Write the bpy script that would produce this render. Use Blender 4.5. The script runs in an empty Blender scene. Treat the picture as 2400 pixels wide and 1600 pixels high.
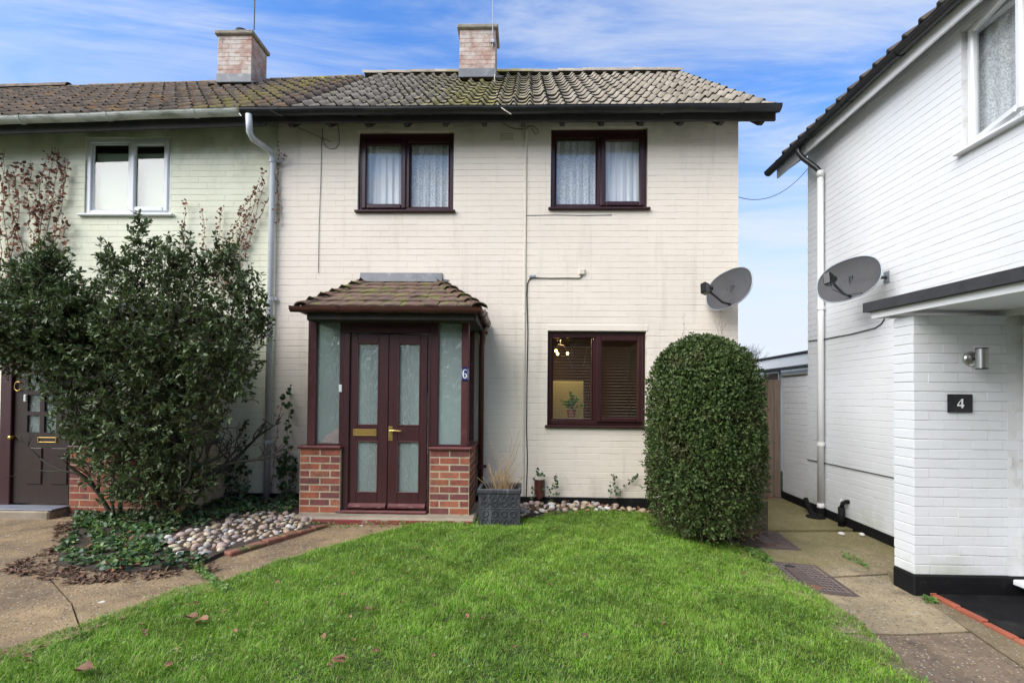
import bpy, math, random
import numpy as np
from mathutils import Vector, Matrix

S = bpy.context.scene
R = random.Random(7)
rng = np.random.default_rng(7)
rad = math.radians

# ------------------------------------------------------------------ camera
FOC, CX, CY = 1180.0, 1200.0, 800.0            # focal length and centre, in units of a 2400 x 1600 frame
CAM = Vector((0.0, 0.0, 1.33))
YAW, PITCH, ROLL = rad(1.42), rad(0.9), rad(0.5)
_f = Vector((-math.sin(YAW) * math.cos(PITCH), math.cos(YAW) * math.cos(PITCH), math.sin(PITCH)))
_r0 = Vector((math.cos(YAW), math.sin(YAW), 0))
_u0 = _r0.cross(_f)
_r = _r0 * math.cos(ROLL) + _u0 * math.sin(ROLL)
_u = _u0 * math.cos(ROLL) - _r0 * math.sin(ROLL)
_d = Vector((0, 1, 0))
SHIFT = 937 - (CY - FOC * _d.dot(_u) / _d.dot(_f))
cd = bpy.data.cameras.new('camera')
cd.sensor_width = 36
cd.lens = 36 * FOC / 2400
cd.shift_y = SHIFT / 2400
cd.clip_start, cd.clip_end = 0.05, 3000
cam = bpy.data.objects.new('camera', cd)
S.collection.objects.link(cam)
cam.matrix_world = Matrix(((_r.x, _u.x, -_f.x, CAM.x), (_r.y, _u.y, -_f.y, CAM.y), (_r.z, _u.z, -_f.z, CAM.z), (0, 0, 0, 1)))
S.camera = cam

# ------------------------------------------------------------------ light, sky, exposure
SUN_DIR = Vector((-0.68, -0.52, 0.80)).normalized()       # towards the sun: high, behind and left of the camera
SUN_EL = math.asin(SUN_DIR.z)
SUN_ROT = math.atan2(SUN_DIR.x, SUN_DIR.y)
sl = bpy.data.lights.new('sun', 'SUN')
sl.energy, sl.angle, sl.color = 1.8, rad(62), (1.0, 0.95, 0.88)
sun = bpy.data.objects.new('sun', sl)
S.collection.objects.link(sun)
sun.rotation_euler = (-SUN_DIR).to_track_quat('-Z', 'Y').to_euler()
sun.location = (-8, -8, 20)

world = bpy.data.worlds.new('World')
S.world = world
world.use_nodes = True
wn = world.node_tree
wn.nodes.clear()


def WN(t, **k):
    n = wn.nodes.new(t)
    for a, b in k.items():
        setattr(n, a, b)
    return n


def wl(a, b):
    wn.links.new(a, b)


def wmath(op, a, b=None, clamp=False):
    n = WN('ShaderNodeMath', operation=op, use_clamp=clamp)
    for i, v in enumerate((a, b)):
        if v is None:
            continue
        if isinstance(v, (int, float)):
            n.inputs[i].default_value = v
        else:
            wl(v, n.inputs[i])
    return n.outputs[0]


sky = WN('ShaderNodeTexSky', sky_type='NISHITA', sun_disc=False)
sky.sun_elevation, sky.sun_rotation = SUN_EL, SUN_ROT
sky.air_density, sky.dust_density, sky.ozone_density = 1.0, 0.6, 2.0
tc = WN('ShaderNodeTexCoord')
sx = WN('ShaderNodeSeparateXYZ')
wl(tc.outputs['Generated'], sx.inputs[0])
zc = wmath('MAXIMUM', sx.outputs[2], 0.06)
cx_ = wmath('DIVIDE', sx.outputs[0], zc)
cy_ = wmath('DIVIDE', sx.outputs[1], zc)
cv = WN('ShaderNodeCombineXYZ')
wl(cx_, cv.inputs[0]); wl(cy_, cv.inputs[1])


def wnoise(scale, loc, rot, strch, detail, rough, dist):
    m = WN('ShaderNodeMapping')
    m.inputs['Location'].default_value = loc
    m.inputs['Rotation'].default_value = (0, 0, rot)
    m.inputs['Scale'].default_value = strch
    wl(cv.outputs[0], m.inputs[0])
    n = WN('ShaderNodeTexNoise')
    n.inputs['Scale'].default_value = scale
    n.inputs['Detail'].default_value = detail
    n.inputs['Roughness'].default_value = rough
    n.inputs['Distortion'].default_value = dist
    wl(m.outputs[0], n.inputs['Vector'])
    return n.outputs[0]


def wramp(v, lo, hi):
    n = WN('ShaderNodeMapRange', interpolation_type='SMOOTHSTEP')
    n.inputs[1].default_value, n.inputs[2].default_value = lo, hi
    wl(v, n.inputs[0])
    return n.outputs[0]


c1 = wramp(wnoise(1.0, (2.1, 0.4, 0), rad(36), (0.6, 1.5, 1), 9, 0.62, 0.9), 0.37, 0.68)
c2 = wramp(wnoise(2.6, (4.3, 2.1, 0), rad(-35), (0.5, 1.6, 1), 8, 0.62, 0.9), 0.44, 0.76)
c3 = wramp(wnoise(0.5, (0.2, 7.4, 0), 0, (1, 1, 1), 4, 0.5, 0.2), 0.42, 0.68)
cl = wmath('ADD', wmath('MULTIPLY', c1, 0.82), wmath('MULTIPLY', wmath('MULTIPLY', c2, c3), 0.65), True)
veil = wmath('MULTIPLY', wramp(sx.outputs[2], 0.52, 0.10), 0.95)         # thin bright veil thickening towards the horizon
mask = wmath('SUBTRACT', 1.0, wmath('MULTIPLY', wmath('SUBTRACT', 1.0, cl), wmath('SUBTRACT', 1.0, veil)), True)
skm = WN('ShaderNodeMix', data_type='RGBA', blend_type='MULTIPLY')
skm.inputs[0].default_value = 1.0
wl(sky.outputs[0], skm.inputs[6])
skm.inputs[7].default_value = (0.44, 0.72, 1.05, 1)
mx = WN('ShaderNodeMix', data_type='RGBA')
wl(mask, mx.inputs[0])
wl(skm.outputs[2], mx.inputs[6])
mx.inputs[7].default_value = (2.78, 2.98, 3.26, 1)
bg = WN('ShaderNodeBackground')
bg.inputs[1].default_value = 0.09
wl(mx.outputs[2], bg.inputs[0])
wo = WN('ShaderNodeOutputWorld')
wl(bg.outputs[0], wo.inputs[0])

S.view_settings.view_transform = 'Standard'
S.view_settings.look = 'None'
S.view_settings.exposure = 1.72
S.view_settings.gamma = 1.0
S.view_settings.use_curve_mapping = False
S.cycles.max_bounces = 10
S.cycles.transparent_max_bounces = 16

# ------------------------------------------------------------------ measuring helpers


def ray(x, y):
    return _f + _r * ((x - CX) / FOC) + _u * ((CY + SHIFT - y) / FOC)


def PY(x, y, Y):
    d = ray(x, y)
    return CAM + d * (Y / d.y)


def PX(x, y, X):
    d = ray(x, y)
    return CAM + d * (X / d.x)


def sstep(t):
    t = min(1, max(0, t))
    return t * t * (3 - 2 * t)


def G(x, y):
    yy = min(9, max(-3, y))
    return 0.04 + 0.03 * (yy - 5.2) - 0.185 * sstep((x - 0.5) / 2.1)


def PG(x, y, dz=0.0):
    d = ray(x, y)
    t = 4.0
    for _ in range(40):
        p = CAM + d * t
        t2 = (G(p.x, p.y) + dz - CAM.z) / d.z
        t = 0.5 * t + 0.5 * t2
    return CAM + d * t


# ------------------------------------------------------------------ materials
def mat(name, col, rough=0.6, var=0.15, vs=6.0, bump=0.15, bs=80.0, metal=0.0, spec=0.5, layers=(), rand=None, trans=0.0, dist=0.004, stretch=None):
    m = bpy.data.materials.new(name)
    m.use_nodes = True
    nt = m.node_tree
    b = nt.nodes['Principled BSDF']
    N = nt.nodes.new
    L = nt.links.new
    geo = N('ShaderNodeNewGeometry')

    def noise(scale, det=6, st=None, off=0.0, rgh=0.6):
        mp = N('ShaderNodeMapping')
        mp.inputs['Location'].default_value = (off, off * 1.7, off * 0.6)
        if st:
            mp.inputs['Scale'].default_value = st
        L(geo.outputs['Position'], mp.inputs[0])
        n = N('ShaderNodeTexNoise')
        n.inputs['Scale'].default_value = scale
        n.inputs['Detail'].default_value = det
        n.inputs['Roughness'].default_value = rgh
        L(mp.outputs[0], n.inputs['Vector'])
        return n.outputs[0]

    def mix(a, bcol, f):
        x = N('ShaderNodeMix')
        x.data_type = 'RGBA'
        for i, v in ((6, a), (7, bcol)):
            if isinstance(v, tuple):
                x.inputs[i].default_value = (*v[:3], 1)
            else:
                L(v, x.inputs[i])
        if isinstance(f, float):
            x.inputs[0].default_value = f
        else:
            L(f, x.inputs[0])
        return x.outputs[2]

    def rng_(v, lo, hi, o0=0.0, o1=1.0):
        n = N('ShaderNodeMapRange')
        n.inputs[1].default_value, n.inputs[2].default_value = lo, hi
        n.inputs[3].default_value, n.inputs[4].default_value = o0, o1
        L(v, n.inputs[0])
        return n.outputs[0]

    def mul(a, bb, op='MULTIPLY'):
        n = N('ShaderNodeMath')
        n.operation = op
        for i, v in enumerate((a, bb)):
            if isinstance(v, (int, float)):
                n.inputs[i].default_value = v
            else:
                L(v, n.inputs[i])
        return n.outputs[0]

    if rand:
        oi = N('ShaderNodeObjectInfo')
        s = mul(mul(oi.outputs['Random'], geo.outputs['Random Per Island'], 'ADD'), 1.0, 'FRACT')
        cr = N('ShaderNodeValToRGB')
        cr.color_ramp.interpolation = 'CONSTANT' if len(rand) > 3 else 'LINEAR'
        e = cr.color_ramp.elements
        while len(e) < len(rand):
            e.new(0.5)
        for i, c in enumerate(rand):
            e[i].position = i / len(rand) if len(rand) > 3 else i / max(1, len(rand) - 1)
            e[i].color = (*c, 1)
        L(s, cr.inputs[0])
        base = cr.outputs[0]
    else:
        base = None
    nz = noise(vs, 8, stretch)
    if base is None:
        base = mix(tuple(c * (1 - var) for c in col), tuple(min(1, c * (1 + var)) for c in col), rng_(nz, 0.3, 0.7))
    else:
        k = N('ShaderNodeMix')
        k.data_type = 'RGBA'
        k.blend_type = 'MULTIPLY'
        k.inputs[0].default_value = 1.0
        L(base, k.inputs[6])
        g = N('ShaderNodeCombineColor')
        v = rng_(nz, 0.3, 0.7, 1 - var, 1 + var)
        for i in range(3):
            L(v, g.inputs[i])
        L(g.outputs[0], k.inputs[7])
        base = k.outputs[2]
    for i, ly in enumerate(layers):
        # (colour, noise scale, lo, hi, amount, stretch, band) ; band = (axis, centre, halfwidth)
        c, sc, lo, hi, am = ly[:5]
        st = ly[5] if len(ly) > 5 else None
        band = ly[6] if len(ly) > 6 else None
        f = noise(sc, 7, st, 3.1 + 5.7 * i, 0.65)
        if band:
            sp = N('ShaderNodeSeparateXYZ')
            L(geo.outputs['Position'], sp.inputs[0])
            a = mul(mul(mul(sp.outputs[band[0]], band[1], 'SUBTRACT'), 1.0 / band[2], 'MULTIPLY'), 0.0, 'ADD')
            ab = N('ShaderNodeMath')
            ab.operation = 'ABSOLUTE'
            L(a, ab.inputs[0])
            f = mul(f, rng_(ab.outputs[0], 0.0, 1.0, 0.12, -0.22), 'ADD')
        base = mix(base, c, mul(rng_(f, lo, hi), am))
    L(base, b.inputs['Base Color'])
    b.inputs['Roughness'].default_value = rough
    b.inputs['Metallic'].default_value = metal
    b.inputs['Specular IOR Level'].default_value = spec
    if bump > 0:
        bp = N('ShaderNodeBump')
        bp.inputs['Strength'].default_value = bump
        bp.inputs['Distance'].default_value = dist
        L(noise(bs, 5, stretch), bp.inputs['Height'])
        L(bp.outputs[0], b.inputs['Normal'])
    if trans > 0:
        t = N('ShaderNodeBsdfTranslucent')
        L(base, t.inputs[0])
        ms = N('ShaderNodeMixShader')
        ms.inputs[0].default_value = trans
        L(b.outputs[0], ms.inputs[1])
        L(t.outputs[0], ms.inputs[2])
        L(ms.outputs[0], nt.nodes['Material Output'].inputs[0])
    return m


def aggregate(name, base, dark, stone_cols, scale=85.0, moss=None, moss_lo=0.5, lichen=0.0):
    """exposed aggregate concrete: small stones of several colours set in a worn matrix"""
    m = mat(name, base, 0.9, 0.3, 2.2, 0.0, spec=0.25, layers=[(dark, 1.3, 0.46, 0.64, 0.8), (dark, 6, 0.50, 0.68, 0.5), (tuple(c * .45 for c in dark), 2.6, 0.60, 0.70, 0.55)])
    nt = m.node_tree
    N, L = nt.nodes.new, nt.links.new
    b = nt.nodes['Principled BSDF']
    prev = b.inputs['Base Color'].links[0].from_socket
    geo = N('ShaderNodeNewGeometry')
    vor = N('ShaderNodeTexVoronoi')
    vor.inputs['Scale'].default_value = scale
    L(geo.outputs['Position'], vor.inputs['Vector'])
    sep = N('ShaderNodeSeparateColor')
    L(vor.outputs['Color'], sep.inputs[0])
    cr = N('ShaderNodeValToRGB')
    cr.color_ramp.interpolation = 'CONSTANT'
    e = cr.color_ramp.elements
    while len(e) < len(stone_cols):
        e.new(0.5)
    for i, c in enumerate(stone_cols):
        e[i].position = i / len(stone_cols)
        e[i].color = (*c, 1)
    L(sep.outputs[0], cr.inputs[0])
    r1 = N('ShaderNodeMapRange')
    r1.inputs[1].default_value, r1.inputs[2].default_value = 0.42, 0.30
    L(vor.outputs['Distance'], r1.inputs[0])
    r2 = N('ShaderNodeMapRange')
    r2.inputs[1].default_value, r2.inputs[2].default_value = 0.25, 0.35
    L(sep.outputs[1], r2.inputs[0])
    mu = N('ShaderNodeMath')
    mu.operation = 'MULTIPLY'
    L(r1.outputs[0], mu.inputs[0]); L(r2.outputs[0], mu.inputs[1])
    mu2 = N('ShaderNodeMath')
    mu2.operation = 'MULTIPLY'
    mu2.inputs[1].default_value = 0.7
    L(mu.outputs[0], mu2.inputs[0])
    x = N('ShaderNodeMix')
    x.data_type = 'RGBA'
    L(mu2.outputs[0], x.inputs[0]); L(prev, x.inputs[6]); L(cr.outputs[0], x.inputs[7])
    out = x.outputs[2]
    # sparse white lichen discs
    v2 = N('ShaderNodeTexVoronoi')
    v2.inputs['Scale'].default_value = 5.5
    L(geo.outputs['Position'], v2.inputs['Vector'])
    s2 = N('ShaderNodeSeparateColor')
    L(v2.outputs['Color'], s2.inputs[0])
    a = N('ShaderNodeMapRange')
    a.inputs[1].default_value, a.inputs[2].default_value = 0.14, 0.07
    L(v2.outputs['Distance'], a.inputs[0])
    c = N('ShaderNodeMapRange')
    c.inputs[1].default_value, c.inputs[2].default_value = 1.0 - lichen, 1.02 - lichen
    L(s2.outputs[0], c.inputs[0])
    mm = N('ShaderNodeMath')
    mm.operation = 'MULTIPLY'
    L(a.outputs[0], mm.inputs[0]); L(c.outputs[0], mm.inputs[1])
    x2 = N('ShaderNodeMix')
    x2.data_type = 'RGBA'
    L(mm.outputs[0], x2.inputs[0]); L(out, x2.inputs[6])
    x2.inputs[7].default_value = (0.62, 0.60, 0.55, 1)
    out = x2.outputs[2]
    if moss:
        n = N('ShaderNodeTexNoise')
        n.inputs['Scale'].default_value = 1.6
        n.inputs['Detail'].default_value = 7
        L(geo.outputs['Position'], n.inputs['Vector'])
        sp = N('ShaderNodeSeparateXYZ')
        L(geo.outputs['Position'], sp.inputs[0])
        yb = N('ShaderNodeMapRange')
        yb.inputs[1].default_value, yb.inputs[2].default_value = 3.6, 5.6
        yb.inputs[3].default_value, yb.inputs[4].default_value = -0.3, 0.22
        L(sp.outputs[1], yb.inputs[0])
        ad = N('ShaderNodeMath')
        ad.operation = 'ADD'
        L(n.outputs[0], ad.inputs[0]); L(yb.outputs[0], ad.inputs[1])
        mr = N('ShaderNodeMapRange')
        mr.inputs[1].default_value, mr.inputs[2].default_value = moss_lo, moss_lo + 0.25
        mr.inputs[4].default_value = 0.52
        L(ad.outputs[0], mr.inputs[0])
        x3 = N('ShaderNodeMix')
        x3.data_type = 'RGBA'
        L(mr.outputs[0], x3.inputs[0]); L(out, x3.inputs[6])
        x3.inputs[7].default_value = (*moss, 1)
        out = x3.outputs[2]
    L(out, b.inputs['Base Color'])
    bp = N('ShaderNodeBump')
    bp.inputs['Strength'].default_value = 0.9
    bp.inputs['Distance'].default_value = 0.006
    L(mu.outputs[0], bp.inputs['Height'])
    L(bp.outputs[0], b.inputs['Normal'])
    return m


def schlick(nt, f0):
    N, L = nt.nodes.new, nt.links.new
    lw = N('ShaderNodeLayerWeight')
    lw.inputs[0].default_value = 0.5
    p = N('ShaderNodeMath')
    p.operation = 'POWER'
    L(lw.outputs['Facing'], p.inputs[0])
    p.inputs[1].default_value = 4.0
    r = N('ShaderNodeMapRange')
    L(p.outputs[0], r.inputs[0])
    r.inputs[3].default_value, r.inputs[4].default_value = f0, 0.95
    return r.outputs[0]


def glass(name, tint=(0.98, 0.99, 0.985), f0=0.055):
    m = bpy.data.materials.new(name)
    m.use_nodes = True
    nt = m.node_tree
    nt.nodes.remove(nt.nodes['Principled BSDF'])
    N, L = nt.nodes.new, nt.links.new
    t = N('ShaderNodeBsdfTransparent')
    t.inputs[0].default_value = (*tint, 1)
    g = N('ShaderNodeBsdfGlossy')
    g.inputs['Roughness'].default_value = 0.012
    geo = N('ShaderNodeNewGeometry')
    n = N('ShaderNodeTexNoise')
    n.inputs['Scale'].default_value = 2.5
    L(geo.outputs['Position'], n.inputs['Vector'])
    bp = N('ShaderNodeBump')
    bp.inputs['Strength'].default_value = 0.12
    bp.inputs['Distance'].default_value = 0.02
    L(n.outputs[0], bp.inputs['Height'])
    L(bp.outputs[0], g.inputs['Normal'])
    x = N('ShaderNodeMixShader')
    L(schlick(nt, f0), x.inputs[0]); L(t.outputs[0], x.inputs[1]); L(g.outputs[0], x.inputs[2])
    L(x.outputs[0], nt.nodes['Material Output'].inputs[0])
    return m


def obscure_glass(name):
    """patterned privacy glass: rippled, half clouded"""
    m = bpy.data.materials.new(name)
    m.use_nodes = True
    nt = m.node_tree
    nt.nodes.remove(nt.nodes['Principled BSDF'])
    N, L = nt.nodes.new, nt.links.new
    geo = N('ShaderNodeNewGeometry')
    mp = N('ShaderNodeMapping')
    mp.inputs['Scale'].default_value = (30, 30, 13)
    L(geo.outputs['Position'], mp.inputs[0])
    n = N('ShaderNodeTexNoise')
    n.inputs['Scale'].default_value = 1.0
    n.inputs['Detail'].default_value = 2.5
    n.inputs['Distortion'].default_value = 0.8
    L(mp.outputs[0], n.inputs['Vector'])
    bp = N('ShaderNodeBump')
    bp.inputs['Strength'].default_value = 0.9
    bp.inputs['Distance'].default_value = 0.02
    L(n.outputs[0], bp.inputs['Height'])
    d = N('ShaderNodeBsdfDiffuse')
    d.inputs[0].default_value = (0.66, 0.75, 0.73, 1)
    tr = N('ShaderNodeBsdfRefraction')
    tr.inputs['IOR'].default_value = 1.3
    tr.inputs['Roughness'].default_value = 0.08
    tr.inputs[0].default_value = (0.85, 0.95, 0.92, 1)
    L(bp.outputs[0], tr.inputs['Normal'])
    tp = N('ShaderNodeBsdfTransparent')
    tp.inputs[0].default_value = (0.8, 0.9, 0.87, 1)
    g = N('ShaderNodeBsdfGlossy')
    g.inputs['Roughness'].default_value = 0.06
    L(bp.outputs[0], g.inputs['Normal'])
    x0 = N('ShaderNodeMixShader')
    x0.inputs[0].default_value = 0.58
    L(tr.outputs[0], x0.inputs[1]); L(tp.outputs[0], x0.inputs[2])
    x1 = N('ShaderNodeMixShader')
    x1.inputs[0].default_value = 0.22
    L(x0.outputs[0], x1.inputs[1]); L(d.outputs[0], x1.inputs[2])
    x2 = N('ShaderNodeMixShader')
    L(schlick(nt, 0.06), x2.inputs[0]); L(x1.outputs[0], x2.inputs[1]); L(g.outputs[0], x2.inputs[2])
    L(x2.outputs[0], nt.nodes['Material Output'].inputs[0])
    return m


def emis(name, col, st):
    m = bpy.data.materials.new(name)
    m.use_nodes = True
    b = m.node_tree.nodes['Principled BSDF']
    b.inputs['Base Color'].default_value = (*col, 1)
    b.inputs['Emission Color'].default_value = (*col, 1)
    b.inputs['Emission Strength'].default_value = st
    return m


def lace(name, col, a0, scale=60.0):
    """net fabric: thread and gaps"""
    m = mat(name, col, 0.9, 0.06, 9, 0.0, trans=0.1)
    nt = m.node_tree
    N, L = nt.nodes.new, nt.links.new
    out = nt.nodes['Material Output']
    prev = out.inputs[0].links[0].from_socket
    t = N('ShaderNodeBsdfTransparent')
    geo = N('ShaderNodeNewGeometry')
    n = N('ShaderNodeTexNoise')
    n.inputs['Scale'].default_value = scale
    n.inputs['Detail'].default_value = 3
    L(geo.outputs['Position'], n.inputs['Vector'])
    r = N('ShaderNodeMapRange')
    r.inputs[1].default_value, r.inputs[2].default_value = 0.42, 0.58
    r.inputs[3].default_value, r.inputs[4].default_value = a0, 1.0
    L(n.outputs[0], r.inputs[0])
    x = N('ShaderNodeMixShader')
    L(r.outputs[0], x.inputs[0]); L(t.outputs[0], x.inputs[1]); L(prev, x.inputs[2])
    L(x.outputs[0], out.inputs[0])
    return m


def meshy(name, col, alpha):
    """perforated sheet metal seen from afar"""
    m = mat(name, col, 0.7, 0.12, 5, 0.0, spec=0.2)
    nt = m.node_tree
    N, L = nt.nodes.new, nt.links.new
    out = nt.nodes['Material Output']
    prev = out.inputs[0].links[0].from_socket
    t = N('ShaderNodeBsdfTransparent')
    x = N('ShaderNodeMixShader')
    x.inputs[0].default_value = alpha
    L(t.outputs[0], x.inputs[1]); L(prev, x.inputs[2])
    L(x.outputs[0], out.inputs[0])
    return m


MT = {}
ALG = (0.30, 0.36, 0.20)
MT['cream'] = mat('cream_paint', (0.79, 0.71, 0.605), 0.62, 0.045, 1.4, 0.25, 240, layers=[
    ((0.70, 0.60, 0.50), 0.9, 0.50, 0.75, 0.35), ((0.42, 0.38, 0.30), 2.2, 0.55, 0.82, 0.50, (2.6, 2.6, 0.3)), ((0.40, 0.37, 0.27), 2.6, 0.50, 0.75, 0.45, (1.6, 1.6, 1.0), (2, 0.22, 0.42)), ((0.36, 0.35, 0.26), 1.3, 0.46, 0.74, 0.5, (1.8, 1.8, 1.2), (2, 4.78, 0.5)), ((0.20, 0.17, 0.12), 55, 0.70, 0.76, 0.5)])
MT['cream_joint'] = mat('cream_paint_joint', (0.72, 0.65, 0.535), 0.75, 0.12, 3, 0.2, 200, layers=[((0.30, 0.26, 0.20), 7, 0.52, 0.72, 0.55)])
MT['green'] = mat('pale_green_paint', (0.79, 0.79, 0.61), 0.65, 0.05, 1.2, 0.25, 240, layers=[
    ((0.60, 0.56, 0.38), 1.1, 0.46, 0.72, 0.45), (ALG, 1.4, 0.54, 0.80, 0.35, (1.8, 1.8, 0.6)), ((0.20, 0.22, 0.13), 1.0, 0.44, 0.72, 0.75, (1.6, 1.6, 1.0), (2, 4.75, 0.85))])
MT['green_joint'] = mat('pale_green_joint', (0.60, 0.62, 0.48), 0.75, 0.12, 3, 0.2, 200, layers=[((0.28, 0.30, 0.20), 7, 0.52, 0.72, 0.5)])
MT['white'] = mat('white_paint', (0.70, 0.715, 0.73), 0.6, 0.03, 1.6, 0.3, 190, layers=[
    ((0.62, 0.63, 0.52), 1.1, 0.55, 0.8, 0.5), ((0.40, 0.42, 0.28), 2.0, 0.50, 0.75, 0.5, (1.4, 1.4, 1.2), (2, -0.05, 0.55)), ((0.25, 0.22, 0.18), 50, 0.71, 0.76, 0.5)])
MT['white_joint'] = mat('white_paint_joint', (0.67, 0.675, 0.67), 0.7, 0.10, 3, 0.2, 200, layers=[((0.36, 0.34, 0.28), 8, 0.54, 0.7, 0.5)])
MT['upvc'] = mat('white_plastic', (0.78, 0.79, 0.80), 0.32, 0.02, 3, 0.03, 60, layers=[((0.5, 0.5, 0.44), 4, 0.62, 0.8, 0.35)])
MT['pipe'] = mat('grey_white_pipe', (0.55, 0.57, 0.60), 0.4, 0.05, 4, 0.05, 60, layers=[((0.36, 0.36, 0.33), 5, 0.55, 0.75, 0.5), ((0.40, 0.24, 0.10), 9, 0.70, 0.8, 0.5)])
MT['pipe4'] = mat('white_pipe', (0.72, 0.72, 0.70), 0.45, 0.04, 4, 0.08, 60, layers=[((0.48, 0.30, 0.12), 6, 0.66, 0.76, 0.6)])
MT['wgutter'] = mat('dirty_white_gutter', (0.55, 0.55, 0.50), 0.5, 0.06, 4, 0.05, 60, layers=[((0.10, 0.11, 0.07), 6, 0.48, 0.66, 0.8, (0.6, 1, 2.2)), ((0.25, 0.27, 0.18), 2.5, 0.5, 0.7, 0.5)])
MT['maroon'] = mat('dark_maroon_wood', (0.050, 0.0155, 0.0175), 0.38, 0.18, 5, 0.12, 30, stretch=(6, 6, 0.6), layers=[((0.10, 0.05, 0.05), 9, 0.62, 0.8, 0.35)])
MT['maroon_trim'] = mat('maroon_trim', (0.085, 0.024, 0.024), 0.42, 0.2, 6, 0.1, 40, layers=[((0.20, 0.11, 0.10), 9, 0.56, 0.75, 0.4)])
MT['maroon_worn'] = mat('worn_maroon_paint', (0.12, 0.03, 0.03), 0.5, 0.2, 7, 0.2, 60, layers=[((0.42, 0.36, 0.32), 14, 0.56, 0.68, 0.7, (0.4, 1, 1.6))])
MT['brownpvc'] = mat('brown_plastic_window', (0.042, 0.0145, 0.0155), 0.28, 0.12, 8, 0.04, 40)
MT['browngutter'] = mat('brown_gutter', (0.085, 0.028, 0.023), 0.35, 0.15, 6, 0.04, 40, layers=[((0.20, 0.12, 0.09), 5, 0.58, 0.75, 0.4)])
MT['black'] = mat('black_gutter', (0.012, 0.012, 0.014), 0.38, 0.2, 6, 0.05, 40, layers=[((0.06, 0.065, 0.035), 4, 0.52, 0.7, 0.7, (0.5, 1, 2)), ((0.10, 0.09, 0.07), 14, 0.62, 0.75, 0.4)])
MT['bitumen'] = mat('black_plinth_paint', (0.007, 0.007, 0.008), 0.7, 0.25, 5, 0.5, 30, spec=0.2, layers=[((0.05, 0.045, 0.035), 6, 0.58, 0.75, 0.6)], dist=0.01)
MT['felt'] = mat('mineral_felt', (0.035, 0.036, 0.040), 0.9, 0.3, 9, 0.6, 300, layers=[((0.14, 0.14, 0.14), 180, 0.60, 0.72, 0.7)])
MT['dark'] = mat('dark_void', (0.02, 0.018, 0.016), 0.9, 0.2, 5, 0)
MT['timberdark'] = mat('dark_eaves_timber', (0.030, 0.027, 0.022), 0.8, 0.3, 8, 0.2, 50)
MT['tile6'] = mat('weathered_pantile', (0.17, 0.15, 0.125), 0.9, spec=0.15, var=0.22, vs=5, bump=0.5, bs=90, rand=[(0.24, 0.21, 0.165), (0.33, 0.295, 0.24), (0.27, 0.235, 0.19)], layers=[((0.085, 0.076, 0.062), 3.0, 0.50, 0.72, 0.6), ((0.40, 0.37, 0.31), 16, 0.60, 0.72, 0.5), ((0.25, 0.23, 0.055), 7.0, 0.48, 0.62, 0.75, None, (0, -0.7, 1.9)), ((0.32, 0.22, 0.05), 11, 0.60, 0.70, 0.7)])
MT['tile8'] = mat('lichened_pantile', (0.115, 0.085, 0.060), 0.9, 0.3, 6, 0.5, 90, rand=[(0.120, 0.095, 0.072), (0.20, 0.150, 0.108), (0.155, 0.116, 0.085)], layers=[
    ((0.035, 0.031, 0.027), 7.0, 0.48, 0.66, 0.7), ((0.34, 0.17, 0.035), 5.5, 0.54, 0.68, 0.85), ((0.42, 0.32, 0.18), 19, 0.63, 0.73, 0.7), ((0.25, 0.21, 0.05), 6.0, 0.50, 0.64, 0.8, None, (0, -3.9, 1.2))])
MT['tile4'] = mat('dark_pantile', (0.07, 0.055, 0.045), 0.85, 0.3, 6, 0.4, 90, layers=[((0.18, 0.09, 0.04), 8, 0.58, 0.7, 0.6)])
MT['tile_edge'] = mat('painted_shade_tile_edge', (0.045, 0.040, 0.034), 0.95, 0.35, 9, 0.3, 90, spec=0.1)  # dark lip colour stands in for the shadow lines under the tile courses
MT['tilep'] = mat('porch_tile', (0.12, 0.062, 0.042), 0.85, 0.25, 8, 0.5, 90, rand=[(0.105, 0.066, 0.048), (0.155, 0.090, 0.062), (0.125, 0.080, 0.060)], layers=[
    ((0.035, 0.026, 0.02), 9.0, 0.50, 0.68, 0.7), ((0.13, 0.15, 0.025), 9.0, 0.53, 0.61, 0.95), ((0.30, 0.20, 0.11), 22, 0.64, 0.73, 0.6)])
MT['lead'] = mat('lead_flashing', (0.15, 0.155, 0.165), 0.55, 0.15, 7, 0.3, 30, metal=0.2, layers=[((0.45, 0.46, 0.46), 6, 0.55, 0.75, 0.5)])
MT['brick'] = mat('red_brick', (0.3, 0.1, 0.06), 0.85, 0.18, 22, 0.6, 130, rand=[(0.31, 0.092, 0.052), (0.23, 0.062, 0.046), (0.37, 0.125, 0.070), (0.17, 0.056, 0.052), (0.28, 0.080, 0.052), (0.33, 0.10, 0.050)], layers=[((0.09, 0.038, 0.042), 9, 0.50, 0.68, 0.7), ((0.5, 0.3, 0.22), 34, 0.60, 0.74, 0.5), ((0.10, 0.085, 0.05), 3, 0.54, 0.72, 0.5)])
MT['mortar'] = mat('mortar', (0.45, 0.375, 0.26), 0.92, 0.2, 12, 0.5, 150, layers=[((0.24, 0.20, 0.13), 5, 0.5, 0.68, 0.6)])
MT['chim'] = mat('old_chimney_brick', (0.34, 0.20, 0.15), 0.9, 0.2, 14, 0.6, 90, rand=[(0.40, 0.25, 0.20), (0.46, 0.31, 0.25), (0.36, 0.23, 0.19)], layers=[((0.58, 0.53, 0.47), 5.5, 0.41, 0.58, 0.85), ((0.40, 0.15, 0.09), 3.5, 0.54, 0.66, 0.6), ((0.22, 0.18, 0.12), 4, 0.54, 0.72, 0.6)])
MT['chimm'] = mat('chimney_mortar', (0.42, 0.36, 0.30), 0.92, 0.2, 8, 0.4, 90)
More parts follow.
